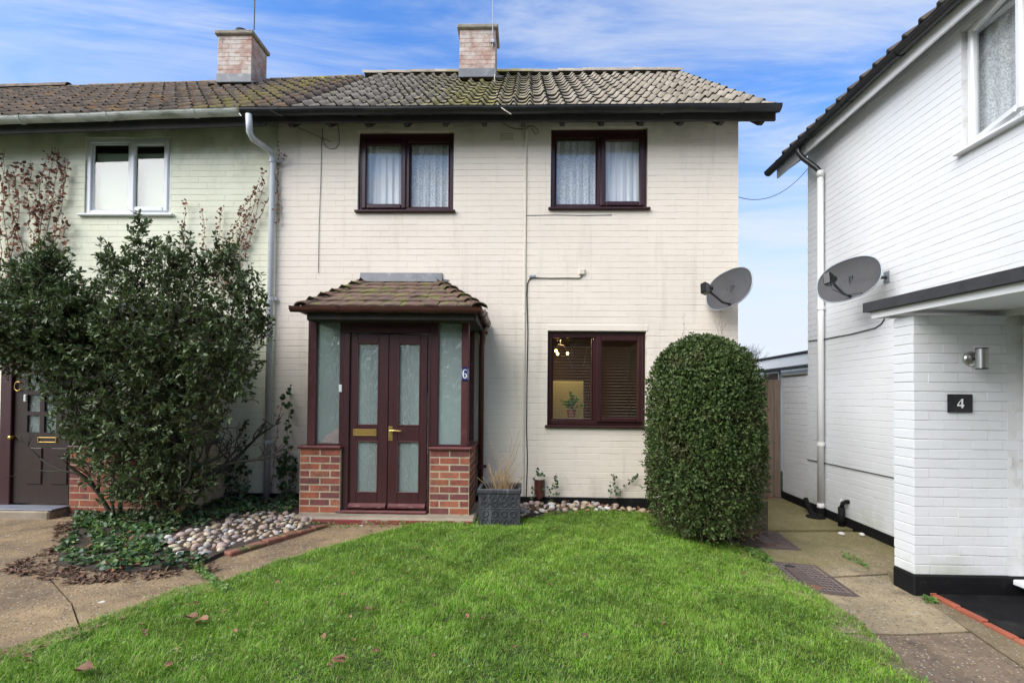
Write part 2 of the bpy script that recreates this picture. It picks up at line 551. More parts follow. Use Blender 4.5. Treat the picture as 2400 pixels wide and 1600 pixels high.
MT['cement'] = mat('weathered_cement', (0.28, 0.25, 0.20), 0.9, 0.25, 9, 0.5, 70, layers=[((0.10, 0.09, 0.07), 7, 0.52, 0.7, 0.6), ((0.30, 0.22, 0.08), 12, 0.60, 0.7, 0.5)])
MT['glass'] = glass('window_glass')
MT['obs'] = obscure_glass('obscured_glass')
MT['net'] = mat('net_curtain', (0.90, 0.90, 0.93), 0.95, 0.04, 3, 0.1, 200, trans=0.08)
MT['lace'] = lace('lace_curtain', (0.84, 0.85, 0.88), 0.62, 75)
MT['brass'] = mat('brass', (0.62, 0.42, 0.14), 0.35, 0.12, 20, 0.05, 90, metal=0.9)
MT['steel'] = mat('brushed_steel', (0.55, 0.54, 0.52), 0.28, 0.08, 9, 0.05, 120, metal=1.0, stretch=(20, 20, 1))
MT['gloss_black'] = mat('gloss_black', (0.006, 0.006, 0.007), 0.15, 0.1, 9, 0)
MT['white_enamel'] = mat('white_enamel', (0.8, 0.8, 0.8), 0.25, 0.02, 9, 0)
MT['blue_enamel'] = mat('blue_enamel', (0.02, 0.03, 0.16), 0.25, 0.1, 9, 0)
MT['dish'] = meshy('grey_mesh_dish', (0.080, 0.080, 0.084), 0.84)
MT['darkmetal'] = mat('dark_grey_metal', (0.022, 0.023, 0.026), 0.5, 0.15, 12, 0.05, 60)
MT['greymetal'] = mat('galvanised_grey', (0.32, 0.36, 0.40), 0.45, 0.15, 12, 0.05, 60, metal=0.5)
MT['iron'] = mat('rusted_cast_iron', (0.095, 0.070, 0.062), 0.6, 0.2, 14, 0.4, 150, metal=0.2, layers=[((0.16, 0.10, 0.07), 9, 0.52, 0.7, 0.6)])
MT['planter'] = mat('faux_lead_planter', (0.040, 0.042, 0.047), 0.55, 0.3, 9, 0.3, 60, layers=[((0.24, 0.26, 0.28), 6, 0.56, 0.72, 0.55, (2.4, 2.4, 0.5)), ((0.12, 0.12, 0.13), 20, 0.55, 0.7, 0.5)])
MT['soil'] = mat('dark_soil', (0.045, 0.032, 0.022), 0.95, 0.4, 14, 0.9, 60, dist=0.02, layers=[((0.11, 0.065, 0.04), 24, 0.55, 0.65, 0.7)])
MT['turf'] = mat('turf_soil', (0.040, 0.062, 0.014), 0.95, 0.35, 7, 0.8, 60, dist=0.02)
MT['grass'] = mat('grass_blade', (0.1, 0.2, 0.02), 0.5, 0.32, 1.9, 0, spec=0.35, rand=[(0.138, 0.305, 0.022), (0.235, 0.450, 0.040), (0.360, 0.540, 0.100), (0.185, 0.380, 0.030), (0.305, 0.490, 0.058), (0.205, 0.420, 0.034), (0.440, 0.450, 0.180)], trans=0.38, layers=[((0.080, 0.175, 0.022), 2.4, 0.50, 0.68, 0.6), ((0.29, 0.42, 0.06), 1.5, 0.50, 0.70, 0.6), ((0.10, 0.19, 0.03), 9, 0.52, 0.68, 0.55)])
MT['leafdark'] = mat('glossy_evergreen_leaf', (0.03, 0.06, 0.02), 0.42, 0.5, 5, 0, rand=[(0.052, 0.082, 0.028), (0.082, 0.122, 0.040), (0.125, 0.170, 0.058)], trans=0.2, layers=[((0.16, 0.20, 0.06), 6, 0.56, 0.70, 0.5)])
MT['leafclip'] = mat('clipped_shrub_leaf', (0.03, 0.07, 0.02), 0.52, 0.25, 3, 0, spec=0.3, rand=[(0.044, 0.076, 0.020), (0.066, 0.108, 0.028), (0.096, 0.142, 0.040)], trans=0.15, layers=[((0.10, 0.13, 0.03), 5, 0.58, 0.72, 0.5), ((0.090, 0.068, 0.032), 3.5, 0.52, 0.68, 0.6)])
MT['ivy'] = mat('ivy_leaf', (0.03, 0.07, 0.03), 0.42, 0.2, 4, 0, rand=[(0.026, 0.058, 0.026), (0.052, 0.105, 0.040), (0.095, 0.165, 0.045)], trans=0.12)
MT['weed'] = mat('fresh_weed_leaf', (0.10, 0.22, 0.04), 0.5, 0.25, 6, 0, rand=[(0.07, 0.17, 0.03), (0.13, 0.25, 0.05), (0.20, 0.30, 0.05)], trans=0.3)
MT['deadleaf'] = mat('dead_leaf', (0.2, 0.09, 0.05), 0.7, 0.25, 40, 0.2, 120, rand=[(0.13, 0.058, 0.034), (0.24, 0.115, 0.060), (0.33, 0.185, 0.105)], trans=0.15)
MT['deadcreep'] = mat('dead_creeper_leaf', (0.15, 0.06, 0.035), 0.75, 0.25, 40, 0, rand=[(0.095, 0.042, 0.028), (0.185, 0.068, 0.036), (0.27, 0.115, 0.060)], trans=0.1)
MT['litter'] = mat('rotted_leaf', (0.1, 0.05, 0.03), 0.85, 0.3, 40, 0.2, 120, rand=[(0.055, 0.033, 0.024), (0.13, 0.072, 0.046), (0.27, 0.160, 0.092)], trans=0.05)
MT['twig'] = mat('brown_twig', (0.10, 0.072, 0.050), 0.85, 0.25, 12, 0.3, 90)
MT['branch'] = mat('shrub_branch', (0.050, 0.044, 0.031), 0.85, 0.3, 9, 0.4, 70)
MT['straw'] = mat('dry_stem', (0.36, 0.25, 0.13), 0.8, 0.25, 12, 0.2, 90)
MT['gate'] = mat('weathered_fence_board', (0.21, 0.155, 0.115), 0.85, 0.2, 3, 0.4, 30, stretch=(14, 14, 0.8), layers=[((0.10, 0.075, 0.055), 6, 0.52, 0.7, 0.6, (8, 8, 0.4))])
MT['redpaint'] = mat('worn_red_step_paint', (0.20, 0.035, 0.030), 0.7, 0.25, 9, 0.3, 60, layers=[((0.27, 0.20, 0.14), 9, 0.50, 0.60, 0.8), ((0.07, 0.06, 0.03), 6, 0.55, 0.7, 0.5)])
MT['concrete'] = mat('step_concrete', (0.30, 0.25, 0.185), 0.9, 0.2, 6, 0.5, 80, layers=[((0.13, 0.12, 0.07), 4, 0.52, 0.7, 0.5)])
MT['mat'] = mat('black_rubber_mat', (0.006, 0.006, 0.007), 0.9, 0.3, 8, 0.3, 160, spec=0.15, layers=[((0.06, 0.06, 0.06), 90, 0.60, 0.72, 0.6), ((0.035, 0.032, 0.028), 3, 0.5, 0.7, 0.7)])
MT['slate'] = mat('grey_threshold_mat', (0.16, 0.17, 0.21), 0.6, 0.15, 8, 0.2, 90)
MT['terracotta'] = mat('terracotta_edging', (0.42, 0.105, 0.045), 0.75, 0.2, 9, 0.4, 90, rand=[(0.34, 0.090, 0.045), (0.27, 0.070, 0.038), (0.38, 0.115, 0.058)])
MT['edging'] = mat('mossy_edging_brick', (0.22, 0.09, 0.06), 0.85, 0.25, 12, 0.5, 90, layers=[((0.06, 0.085, 0.02), 7, 0.48, 0.6, 0.8)])
MT['door8'] = mat('dark_brown_door', (0.030, 0.016, 0.012), 0.45, 0.2, 7, 0.1, 40, stretch=(6, 6, 0.6))
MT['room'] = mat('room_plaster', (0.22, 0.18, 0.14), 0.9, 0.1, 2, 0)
MT['roomgreen'] = mat('pale_green_room_wall', (0.50, 0.58, 0.38), 0.9, 0.05, 2, 0)
MT['blind8'] = mat('pale_green_blind', (0.36, 0.43, 0.33), 0.9, 0.04, 2, 0)
MT['coping'] = mat('mossy_coping', (0.115, 0.105, 0.06), 0.9, 0.3, 9, 0.5, 60, layers=[((0.09, 0.11, 0.02), 8, 0.5, 0.62, 0.8)])
MT['dirt'] = aggregate('dirt_strip', (0.20, 0.155, 0.095), (0.10, 0.085, 0.05), [(0.34, 0.27, 0.17), (0.24, 0.16, 0.09), (0.40, 0.36, 0.30), (0.16, 0.11, 0.07)], 60.0, moss=(0.11, 0.115, 0.03), moss_lo=0.45)
MT['porchwall'] = mat('porch_inside_wall', (0.78, 0.84, 0.82), 0.85, 0.05, 2, 0)
MT['red'] = mat('bright_red_plastic', (0.80, 0.035, 0.035), 0.35, 0.1, 9, 0)
MT['slat'] = mat('white_blind_slat', (0.62, 0.62, 0.60), 0.45, 0.03, 9, 0)
MT['oppbrick'] = mat('opposite_brick', (0.20, 0.085, 0.060), 0.9, 0.2, 3, 0)
MT['opproof'] = mat('opposite_roof', (0.10, 0.075, 0.06), 0.9, 0.2, 3, 0)
MT['bulb'] = emis('lit_bulb', (1.0, 0.58, 0.20), 7)
MT['cablew'] = mat('painted_cable', (0.66, 0.60, 0.50), 0.6, 0.08, 9, 0, layers=[((0.3, 0.27, 0.2), 12, 0.58, 0.7, 0.5)])
MT['path'] = aggregate('exposed_aggregate_path', (0.27, 0.195, 0.110), (0.130, 0.095, 0.066), [(0.46, 0.34, 0.18), (0.30, 0.16, 0.08), (0.50, 0.44, 0.34), (0.17, 0.11, 0.07), (0.42, 0.30, 0.15), (0.11, 0.09, 0.075)], 50.0, lichen=.10)
MT['rpath'] = aggregate('mossy_aggregate_path', (0.285, 0.230, 0.145), (0.155, 0.128, 0.090), [(0.46, 0.36, 0.22), (0.28, 0.16, 0.08), (0.52, 0.48, 0.40), (0.16, 0.11, 0.075), (0.42, 0.32, 0.18), (0.10, 0.085, 0.07)], 46.0, moss=(0.125, 0.120, 0.028), moss_lo=0.36)
MT['rpath2'] = aggregate('dark_aggregate_path', (0.200, 0.150, 0.105), (0.115, 0.088, 0.066), [(0.46, 0.36, 0.22), (0.28, 0.15, 0.08), (0.50, 0.45, 0.38), (0.15, 0.10, 0.07), (0.40, 0.28, 0.16), (0.08, 0.065, 0.055)], 50.0)
MT['leafwhite'] = mat('pale_fungus', (0.5, 0.42, 0.35), 0.7, 0.2, 20, 0)
PEB = {'cream': (0.46, 0.39, 0.27), 'grey': (0.30, 0.29, 0.28), 'pinkish': (0.38, 0.28, 0.23), 'tan': (0.36, 0.27, 0.18), 'white': (0.58, 0.55, 0.50), 'mauve grey': (0.34, 0.28, 0.255)}
for k, c in PEB.items():
    MT['peb_' + k] = mat('pebble_' + k.replace(' ', '_'), c, 0.65, 0.18, 30, 0.2, 90, layers=[(tuple(v * 0.55 for v in c), 14, 0.55, 0.7, 0.4)])

# ------------------------------------------------------------------ object helpers
COL = S.collection
WPOS = {}


class MB:
    def __init__(s):
        s.v, s.f = [], []

    def add(s, vs, fs):
        n = len(s.v)
        s.v.extend(tuple(v) for v in vs)
        s.f.extend(tuple(i + n for i in f) for f in fs)
        return s

    def box(s, x0, x1, y0, y1, z0, z1):
        return s.add([(x0, y0, z0), (x1, y0, z0), (x1, y1, z0), (x0, y1, z0), (x0, y0, z1), (x1, y0, z1), (x1, y1, z1), (x0, y1, z1)],
                     [(0, 3, 2, 1), (4, 5, 6, 7), (0, 1, 5, 4), (1, 2, 6, 5), (2, 3, 7, 6), (3, 0, 4, 7)])

    def cbox(s, x0, x1, y0, y1, z0, z1, c=0.004, M=None):
        """box with chamfered edges"""
        c = min(c, 0.45 * (x1 - x0), 0.45 * (y1 - y0), 0.45 * (z1 - z0))
        X, Y, Z = (x0, x1), (y0, y1), (z0, z1)
        vs, idx = [], {}
        for i in (0, 1):
            for j in (0, 1):
                for k in (0, 1):
                    for a in range(3):
                        p = [X[i], Y[j], Z[k]]
                        for b in range(3):
                            if b != a:
                                p[b] += c if (i, j, k)[b] == 0 else -c
                        idx[(i, j, k, a)] = len(vs)
                        vs.append(Vector(p))
        fs = []
        for a in range(3):
            b, d = (a + 1) % 3, (a + 2) % 3
            for sd in (0, 1):
                q = []
                for (m, n) in ((0, 0), (1, 0), (1, 1), (0, 1)):
                    t = [0, 0, 0]
                    t[a], t[b], t[d] = sd, m, n
                    q.append(idx[(*t, a)])
                fs.append(tuple(q if sd else q[::-1]))
            for m in (0, 1):
                for n in (0, 1):
                    t0, t1 = [0, 0, 0], [0, 0, 0]
                    t0[a], t1[a] = 0, 1
                    t0[b] = t1[b] = m
                    t0[d] = t1[d] = n
                    q = [idx[(*t0, b)], idx[(*t1, b)], idx[(*t1, d)], idx[(*t0, d)]]
                    fs.append(tuple(q if (m == n) == False else q[::-1]))
        for i in (0, 1):
            for j in (0, 1):
                for k in (0, 1):
                    q = (idx[(i, j, k, 0)], idx[(i, j, k, 1)], idx[(i, j, k, 2)])
                    fs.append(q if (i + j + k) % 2 else q[::-1])
        if M is not None:
            vs = [M @ v for v in vs]
        return s.add(vs, fs)

    def tube(s, pts, r, n=8, caps=True, r1=None):
        pts = [Vector(p) for p in pts]
        rings = []
        m = len(pts)
        up = None
        for i, p in enumerate(pts):
            d = (pts[min(i + 1, m - 1)] - pts[max(i - 1, 0)])
            if d.length < 1e-9:
                d = Vector((0, 0, 1))
            d.normalize()
            if up is None:
                up = Vector((0, 0, 1)) if abs(d.z) < 0.9 else Vector((0, 1, 0))
            a = d.cross(up)
            if a.length < 1e-4:
                a = d.cross(Vector((1, 0.3, 0)))
            a.normalize()
            b = a.cross(d).normalized()
            up = b
            rr = r if r1 is None else r + (r1 - r) * i / max(1, m - 1)
            rings.append([p + (a * math.cos(2 * math.pi * k / n) + b * math.sin(2 * math.pi * k / n)) * rr for k in range(n)])
        base = [v for rg in rings for v in rg]
        fs = []
        for i in range(m - 1):
            for k in range(n):
                k2 = (k + 1) % n
                fs.append((i * n + k, i * n + k2, (i + 1) * n + k2, (i + 1) * n + k))
        if caps:
            fs.append(tuple(range(n))[::-1])
            fs.append(tuple((m - 1) * n + k for k in range(n)))
        return s.add(base, fs)

    def prism(s, poly, ext):
        """flat polygon (list of points) pushed along ext"""
        n = len(poly)
        e = Vector(ext)
        vs = [Vector(p) for p in poly] + [Vector(p) + e for p in poly]
        fs = [tuple(range(n))[::-1], tuple(range(n, 2 * n))]
        for i in range(n):
            j = (i + 1) % n
            fs.append((i, j, n + j, n + i))
        return s.add(vs, fs)

    def frame(s, x0, x1, z0, z1, y0, y1, w, c=0.004, wb=None, wt=None):
        """rectangular frame in the XZ plane"""
        wb = w if wb is None else wb
        wt = w if wt is None else wt
        s.cbox(x0, x0 + w, y0, y1, z0, z1, c)
        s.cbox(x1 - w, x1, y0, y1, z0, z1, c)
        s.cbox(x0 + w, x1 - w, y0 + 0.001, y1 - 0.001, z1 - wt, z1 - 0.001, c)
        s.cbox(x0 + w, x1 - w, y0 + 0.001, y1 - 0.001, z0 + 0.001, z0 + wb, c)
        return s

    def map(s, fn):
        s.v = [tuple(fn(Vector(v))) for v in s.v]
        return s

    def mesh(s, name, m):
        me = bpy.data.meshes.new(name)
        me.from_pydata(s.v, [], s.f)
        if m is not None:
            me.materials.append(MT[m] if isinstance(m, str) else m)
        return me

    def build(s, name, m, parent=None, smooth=False, **props):
        return link(name, s.mesh(name, m), parent, smooth=smooth, **props)


def link(name, me, parent=None, loc=(0, 0, 0), rot=None, smooth=False, **props):
    """loc is a world position; parents never turn, except things turned as a whole at the end"""
    if smooth:
        me.polygons.foreach_set('use_smooth', [True] * len(me.polygons))
    o = bpy.data.objects.new(name, me)
    COL.objects.link(o)
    L = Vector(loc)
    WPOS[o.name] = L
    if parent is not None:
        o.parent = parent
        o.location = L - WPOS[parent.name]
    else:
        o.location = L
    if rot is not None:
        o.rotation_euler = rot
    for k, v in props.items():
        o[k] = v
    return o


def thing(name, label, cat, loc, group=None, **kw):
    o = link(name, None, None, loc)
    o['label'], o['category'] = label, cat
    if group:
        o['group'] = group
    return o


def tag(o, label, cat, group=None):
    o['label'], o['category'] = label, cat
    if group:
        o['group'] = group
    return o


def raw_mesh(name, V, F, m, smooth=False):
    """fast mesh from numpy arrays, all faces with the same number of corners"""
    me = bpy.data.meshes.new(name)
    k = F.shape[1]
    me.vertices.add(len(V))
    me.vertices.foreach_set('co', V.astype(np.float32).ravel())
    me.loops.add(F.size)
    me.loops.foreach_set('vertex_index', F.astype(np.int32).ravel())
    me.polygons.add(len(F))
    me.polygons.foreach_set('loop_start', np.arange(0, F.size, k, dtype=np.int32))
    me.polygons.foreach_set('loop_total', np.full(len(F), k, dtype=np.int32))
    me.update(calc_edges=True)
    me.materials.append(MT[m])
    if smooth:
        me.polygons.foreach_set('use_smooth', [True] * len(F))
    return me


def leaf_mesh(name, P, D, Nn, size, m, aspect=0.45, fold=0.25, jit=0.3):
    """one folded leaf (two quads over six points) for each point P, along D, facing Nn"""
    n = len(P)
    D = D / (np.linalg.norm(D, axis=1, keepdims=True) + 1e-9)
    B = np.cross(D, Nn)
    B /= (np.linalg.norm(B, axis=1, keepdims=True) + 1e-9)
    Nn = np.cross(B, D)
    s = (size * (1 + jit * (rng.random(n) * 2 - 1)))[:, None]
    w = s * aspect * 0.5
    up = Nn * (w * fold * 2)
    V = np.stack([P, P + D * s * 0.35 + B * w + up, P + D * s, P + D * s * 0.4 - B * w + up, P + D * s * 0.72 + B * w * 0.8 + up * 0.8, P + D * s * 0.72 - B * w * 0.8 + up * 0.8], 1)
    b = np.arange(n)[:, None] * 6
    F = np.concatenate([b + np.array([[0, 1, 4, 2]]), b + np.array([[0, 2, 5, 3]])], 0)
    return raw_mesh(name, V.reshape(-1, 3), F, m)

# ------------------------------------------------------------------ walls of brick
YF = 6.114                                     # front wall of the terrace
_bm = {}


def brick_mesh(lu, lv, facing, m, c=0.0035, d=0.03):
    k = (round(lu, 3), round(lv, 3), facing, m)
    if k in _bm:
        return _bm[k]
    a, b = lu / 2, lv / 2
    cu = c
    if m in ('cream', 'green', 'white'):
        c, cu = 0.0025, 0.0007
    R0 = [(-a + cu, -b + c, 0), (a - cu, -b + c, 0), (a - cu, b - c, 0), (-a + cu, b - c, 0)]
    R1 = [(-a, -b, c), (a, -b, c), (a, b, c), (-a, b, c)]
    R2 = [(-a, -b, d), (a, -b, d), (a, b, d), (-a, b, d)]
    vs = R0 + R1 + R2
    fs = [(0, 1, 2, 3)]
    for i in range(4):
        j = (i + 1) % 4
        fs += [(i, i + 4, j + 4, j), (i + 4, i + 8, j + 8, j + 4)]
    vs = [turn(v, facing) for v in vs]
    mb = MB()
    mb.add(vs, fs if facing in 'SE' else [f[::-1] for f in fs])
    _bm[k] = mb.mesh('brick', m)
    return _bm[k]


def turn(v, facing):
    u, w, n = v
    return {'S': (u, n, w), 'W': (n, u, w), 'E': (-n, u, w)}[facing]


def brick_rects(u0, u1, z0, z1, holes, lu=0.225, course=0.075, joint=0.0045, phase=0.0, vj=0.0004):
    out = []
    n = int(math.ceil((z1 - z0) / course - 1e-6))
    for r in range(n):
        a, b = z0 + r * course, min(z1, z0 + (r + 1) * course)
        x = u0 - lu - ((r % 2) * lu / 2 + phase) % lu
        while x < u1:
            p, q = max(x, u0), min(x + lu, u1)
            x += lu
            if q - p < 0.03:
                continue
            segs = [(p, q, a, b)]
            for (h0, h1, k0, k1) in holes:
                nx = []
                for (p_, q_, a_, b_) in segs:
                    if q_ <= h0 or p_ >= h1 or b_ <= k0 + .004 or a_ >= k1 - .004:
                        nx.append((p_, q_, a_, b_))
                        continue
                    if p_ < h0 - 0.012:
                        nx.append((p_, h0, a_, b_))
                    if q_ > h1 + 0.012:
                        nx.append((h1, q_, a_, b_))
                    pp, qq = max(p_, h0), min(q_, h1)
                    if a_ < k0 - 0.015:
                        nx.append((pp, qq, a_, k0))
                    if b_ > k1 + 0.015:
                        nx.append((pp, qq, k1, b_))
                segs = nx
            for (p_, q_, a_, b_) in segs:
                if q_ - p_ > 0.015 and b_ - a_ > 0.018:
                    out.append((p_ + vj / 2, q_ - vj / 2, a_ + joint / 2, b_ - joint / 2))
    return out


def lay_bricks(wall, facing, plane, rects, m, nind=300, jit=0.0012, prefer=None):
    """the bricks that show largest are objects of their own, the rest one joined part"""
    def size(rc):
        u, z = (rc[0] + rc[1]) / 2, (rc[2] + rc[3]) / 2
        p = Vector((u, plane, z)) if facing == 'S' else Vector((plane, u, z))
        d = p - CAM
        cosv = abs(d.y if facing == 'S' else d.x) / d.length
        s = (rc[1] - rc[0]) * (rc[3] - rc[2]) * cosv / d.length_squared
        if prefer and not prefer(u, z):
            s *= 0.01
        return -s
    rects = sorted(rects, key=size)
    rest = MB()
    for i, (u0, u1, z0, z1) in enumerate(rects):
        u, z, lu, lv = (u0 + u1) / 2, (z0 + z1) / 2, u1 - u0, z1 - z0
        me = brick_mesh(lu, lv, facing, m)
        dn = R.uniform(-jit, jit)
        du, dz = R.uniform(-.0006, .0006), R.uniform(-.0020, .0020)
        c = (u + du, plane + dn, z + dz) if facing == 'S' else (plane + (dn if facing == 'W' else -dn), u + du, z + dz)
        tilt = (R.uniform(-.012, .012), R.uniform(-.012, .012))
        if i < nind:
            o = link('brick', me, wall, c)
            o.rotation_euler = (tilt[0], tilt[1] * .5, 0) if facing == 'S' else (0, tilt[0], 0)
        else:
            rest.add([(v.co.x + c[0], v.co.y + c[1], v.co.z + c[2]) for v in me.vertices], [tuple(p.vertices) for p in me.polygons])
    if rest.v:
        o = rest.build('bricks', m, wall)
        o['kind'] = 'stuff'


def panel(mb, facing, n0, n1, u0, u1, z0, z1, holes):
    """slab with rectangular holes"""
    us = sorted({u0, u1} | {min(u1, max(u0, h[0])) for h in holes} | {min(u1, max(u0, h[1])) for h in holes})
    zs = sorted({z0, z1} | {min(z1, max(z0, h[2])) for h in holes} | {min(z1, max(z0, h[3])) for h in holes})
    for j in range(len(zs) - 1):
        run = None
        for i in range(len(us) - 1):
            uc, zc = (us[i] + us[i + 1]) / 2, (zs[j] + zs[j + 1]) / 2
            solid = not any(h[0] < uc < h[1] and h[2] < zc < h[3] for h in holes)
            if solid:
                run = (run[0], us[i + 1]) if run else (us[i], us[i + 1])
            if run and (not solid or i == len(us) - 2):
                if facing == 'S':
                    mb.box(run[0], run[1], n0, n1, zs[j], zs[j + 1])
                else:
                    mb.box(min(n0, n1), max(n0, n1), run[0], run[1], zs[j], zs[j + 1])
                run = None


def window(house, x0, x1, z0, z1, yf, m, vent, sill_over=0.03, rec=0.045, mull=None, curtain=None, curtain_bits=('net', 'net'), room=True, head=0.03):
    """two-light window: a fixed light and an opening casement ('L' or 'R')"""
    y0 = yf + rec
    mb = MB()
    fw = 0.055
    mb.frame(x0, x1, z0 + 0.03, z1, y0, y0 + 0.07, fw, 0.006, wt=fw + head)
    xm = mull if mull else (x0 + x1) / 2
    mb.cbox(xm - 0.03, xm + 0.03, y0 + 0.002, y0 + 0.068, z0 + 0.03 + fw, z1 - fw - head, 0.006)
    w = mb.build('window', m, house)
    lights = [(x0 + fw, xm - 0.03), (xm + 0.03, x1 - fw)]
    zb, zt = z0 + 0.03 + fw, z1 - fw - head
    for i, (a, b) in enumerate(lights):
        if (i == 0) == (vent == 'L'):
            MB().frame(a - 0.022, b + 0.022, zb - 0.022, zt + 0.02, y0 - 0.022, y0 + 0.03, 0.062, 0.012).build('casement', m, w)
            MB().box(a + 0.039, b - 0.039, y0 + 0.012, y0 + 0.018, zb + 0.039, zt - 0.041).build('pane', 'glass', w)
        else:
            mb = MB()
            mb.frame(a + .001, b - .001, zb + .001, zt - .001, y0 + 0.022, y0 + 0.05, 0.018, 0.008)
            mb.build('glazing_bead', m, w)
            MB().box(a + 0.017, b - 0.017, y0 + 0.034, y0 + 0.040, zb + 0.017, zt - 0.017).build('pane', 'glass', w)
    MB().cbox(x0 - sill_over, x1 + sill_over, yf - 0.045, y0 + 0.06, z0 - 0.002, z0 + 0.028, 0.008).build('sill', m, w)
    if curtain:
        for i, (a, b) in enumerate(lights):
            n = 90
            V, F = [], []
            ph = R.uniform(0, 6)
            for k in range(n + 1):
                x = a - 0.03 + (b - a + 0.06) * k / n
                for j, zz in enumerate((zb - 0.02, (zb + zt) / 2, zt + 0.02)):
                    amp = (0.011, 0.009, 0.006)[j]
                    y = y0 + 0.088 + amp * math.sin(x * 66 + ph + 0.7 * math.sin(x * 19 + j)) + 0.004 * math.sin(x * 151 + j)
                    V.append((x, y, zz))
            for k in range(n):
                for j in range(2):
                    F.append((k * 3 + j, (k + 1) * 3 + j, (k + 1) * 3 + j + 1, k * 3 + j + 1))
            MB().add(V, F).build('curtain', curtain[i], w, smooth=True)
    if room:
        box_room(house, x0 - 0.15, x1 + 0.15, y0 + 0.10, y0 + 1.4, z0 - 0.2, z1 + 0.05)
    return w, lights, (zb, zt), y0


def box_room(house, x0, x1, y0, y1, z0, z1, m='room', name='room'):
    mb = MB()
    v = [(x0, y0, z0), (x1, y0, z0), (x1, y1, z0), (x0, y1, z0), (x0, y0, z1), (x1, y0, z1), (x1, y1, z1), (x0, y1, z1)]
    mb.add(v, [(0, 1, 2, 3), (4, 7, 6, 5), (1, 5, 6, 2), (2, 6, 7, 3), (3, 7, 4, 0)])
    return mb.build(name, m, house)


# ------------------------------------------------------------------ ground, paths
def grid_sheet(name, x0, x1, y0, y1, nx, ny, fn, m):
    xs, ys = np.linspace(x0, x1, nx + 1), np.linspace(y0, y1, ny + 1)
    V = [(x, y, fn(x, y)) for y in ys for x in xs]
    F = [(j * (nx + 1) + i, j * (nx + 1) + i + 1, (j + 1) * (nx + 1) + i + 1, (j + 1) * (nx + 1) + i) for j in range(ny) for i in range(nx)]
    return MB().add(V, F).build(name, m, None, smooth=True)


def far_G(x, y):
    return G(x, y) - 0.03


def ground_sheet():
    xs = [-900, -300, -100, -40, -20] + list(np.arange(-14, 14.1, 0.5)) + [20, 40, 100, 300, 900]
    ys = [-900, -300, -100, -40] + list(np.arange(-20, 20.1, 0.5)) + [40, 100, 300, 900]
    V = [(x, y, far_G(x, y)) for y in ys for x in xs]
    n = len(xs)
    F = [(j * n + i, j * n + i + 1, (j + 1) * n + i + 1, (j + 1) * n + i) for j in range(len(ys) - 1) for i in range(n - 1)]
    o = MB().add(V, F).build('ground', 'turf', None, smooth=True)
    tag(o, 'dark earth and rough turf round the houses', 'ground')
    o['kind'] = 'structure'


ground_sheet()


def inside(poly, x, y):
    c = False
    n = len(poly)
    j = n - 1
    for i in range(n):
        xi, yi = poly[i]
        xj, yj = poly[j]
        if (yi > y) != (yj > y) and x < (xj - xi) * (y - yi) / (yj - yi) + xi:
            c = not c
        j = i
    return c


def poly_sheet(name, poly, dz, m, parent=None, thick=0.05, res=0.25):
    """a slab over the ground following its slope, cut to a polygon"""
    import bmesh
    bm = bmesh.new()
    vs = [bm.verts.new((x, y, 0)) for x, y in poly]
    f = bm.faces.new(vs)
    if f.normal.z < 0:
        f.normal_flip()
    bm.normal_update()
    xs = [p[0] for p in poly]; ys = [p[1] for p in poly]
    for ax, lo, hi in ((0, min(xs), max(xs)), (1, min(ys), max(ys))):
        t = math.ceil(lo / res) * res
        while t < hi:
            co, no = [0, 0, 0], [0, 0, 0]
            co[ax], no[ax] = t, 1
            bmesh.ops.bisect_plane(bm, geom=bm.verts[:] + bm.edges[:] + bm.faces[:], plane_co=co, plane_no=no)
            t += res
    ext = bmesh.ops.extrude_face_region(bm, geom=bm.faces[:])
    low = [v for v in bm.verts if v not in set(g for g in ext['geom'] if isinstance(g, bmesh.types.BMVert))]
    lowset = set(low)
    for v in bm.verts:
        v.co.z = G(v.co.x, v.co.y) + dz - (thick if v in lowset else 0)
    bmesh.ops.recalc_face_normals(bm, faces=bm.faces[:])
    me = bpy.data.meshes.new(name)
    bm.to_mesh(me)
    bm.free()
    me.materials.append(MT[m])
    return link(name, me, parent)


def gp(pts):
    return [tuple(PG(x, y)[:2]) for x, y in pts]


# lawn
LAWN = gp([(985, 1228), (1060, 1214), (1115, 1212), (1225, 1222), (1320, 1198), (1420, 1200), (1530, 1207), (1570, 1238), (1640, 1258), (1755, 1285), (1800, 1318),
           (1850, 1362), (1925, 1402), (2010, 1458), (2075, 1520), (2165, 1600), (2300, 1760)]) + [(1.9, 1.6), (-3.6, 1.6)] + gp([(0, 1532), (100, 1500), (250, 1452), (330, 1420), (420, 1383), (520, 1366), (640, 1322), (760, 1288), (880, 1255)])
lawn = poly_sheet('lawn', LAWN, 0.012, 'turf', None, 0.05, 0.25)
lawn['kind'] = 'structure'
tag(lawn, 'green lawn sloping gently from the front wall', 'lawn')

# left-hand path of cast slabs
path = link('path', None, None, (0, 0, 0))
path['kind'] = 'structure'
tag(path, 'worn exposed aggregate path running to the porch step', 'path')
SL1 = gp([(690, 1231), (1115, 1231), (1060, 1240), (880, 1275), (760, 1300), (640, 1342), (520, 1388), (500, 1378), (438, 1338), (520, 1302), (765, 1233)])
SL2 = gp([(-420, 1222), (500, 1210), (430, 1335), (494, 1381), (508, 1392), (420, 1400), (330, 1440), (195, 1489), (170, 1420), (100, 1340), (-420, 1352)])
SL3 = gp([(-420, 1357), (98, 1344), (166, 1422), (190, 1493), (0, 1560), (-200, 1620), (-420, 1640)])
for sl_ in (SL1, SL2, SL3):
    poly_sheet('path_slab', sl_, 0.020 if sl_ is not SL1 else 0.006, 'path', path, 0.06, 0.5)
JP = gp([(430, 1318), (525, 1395), (540, 1392), (446, 1318)])

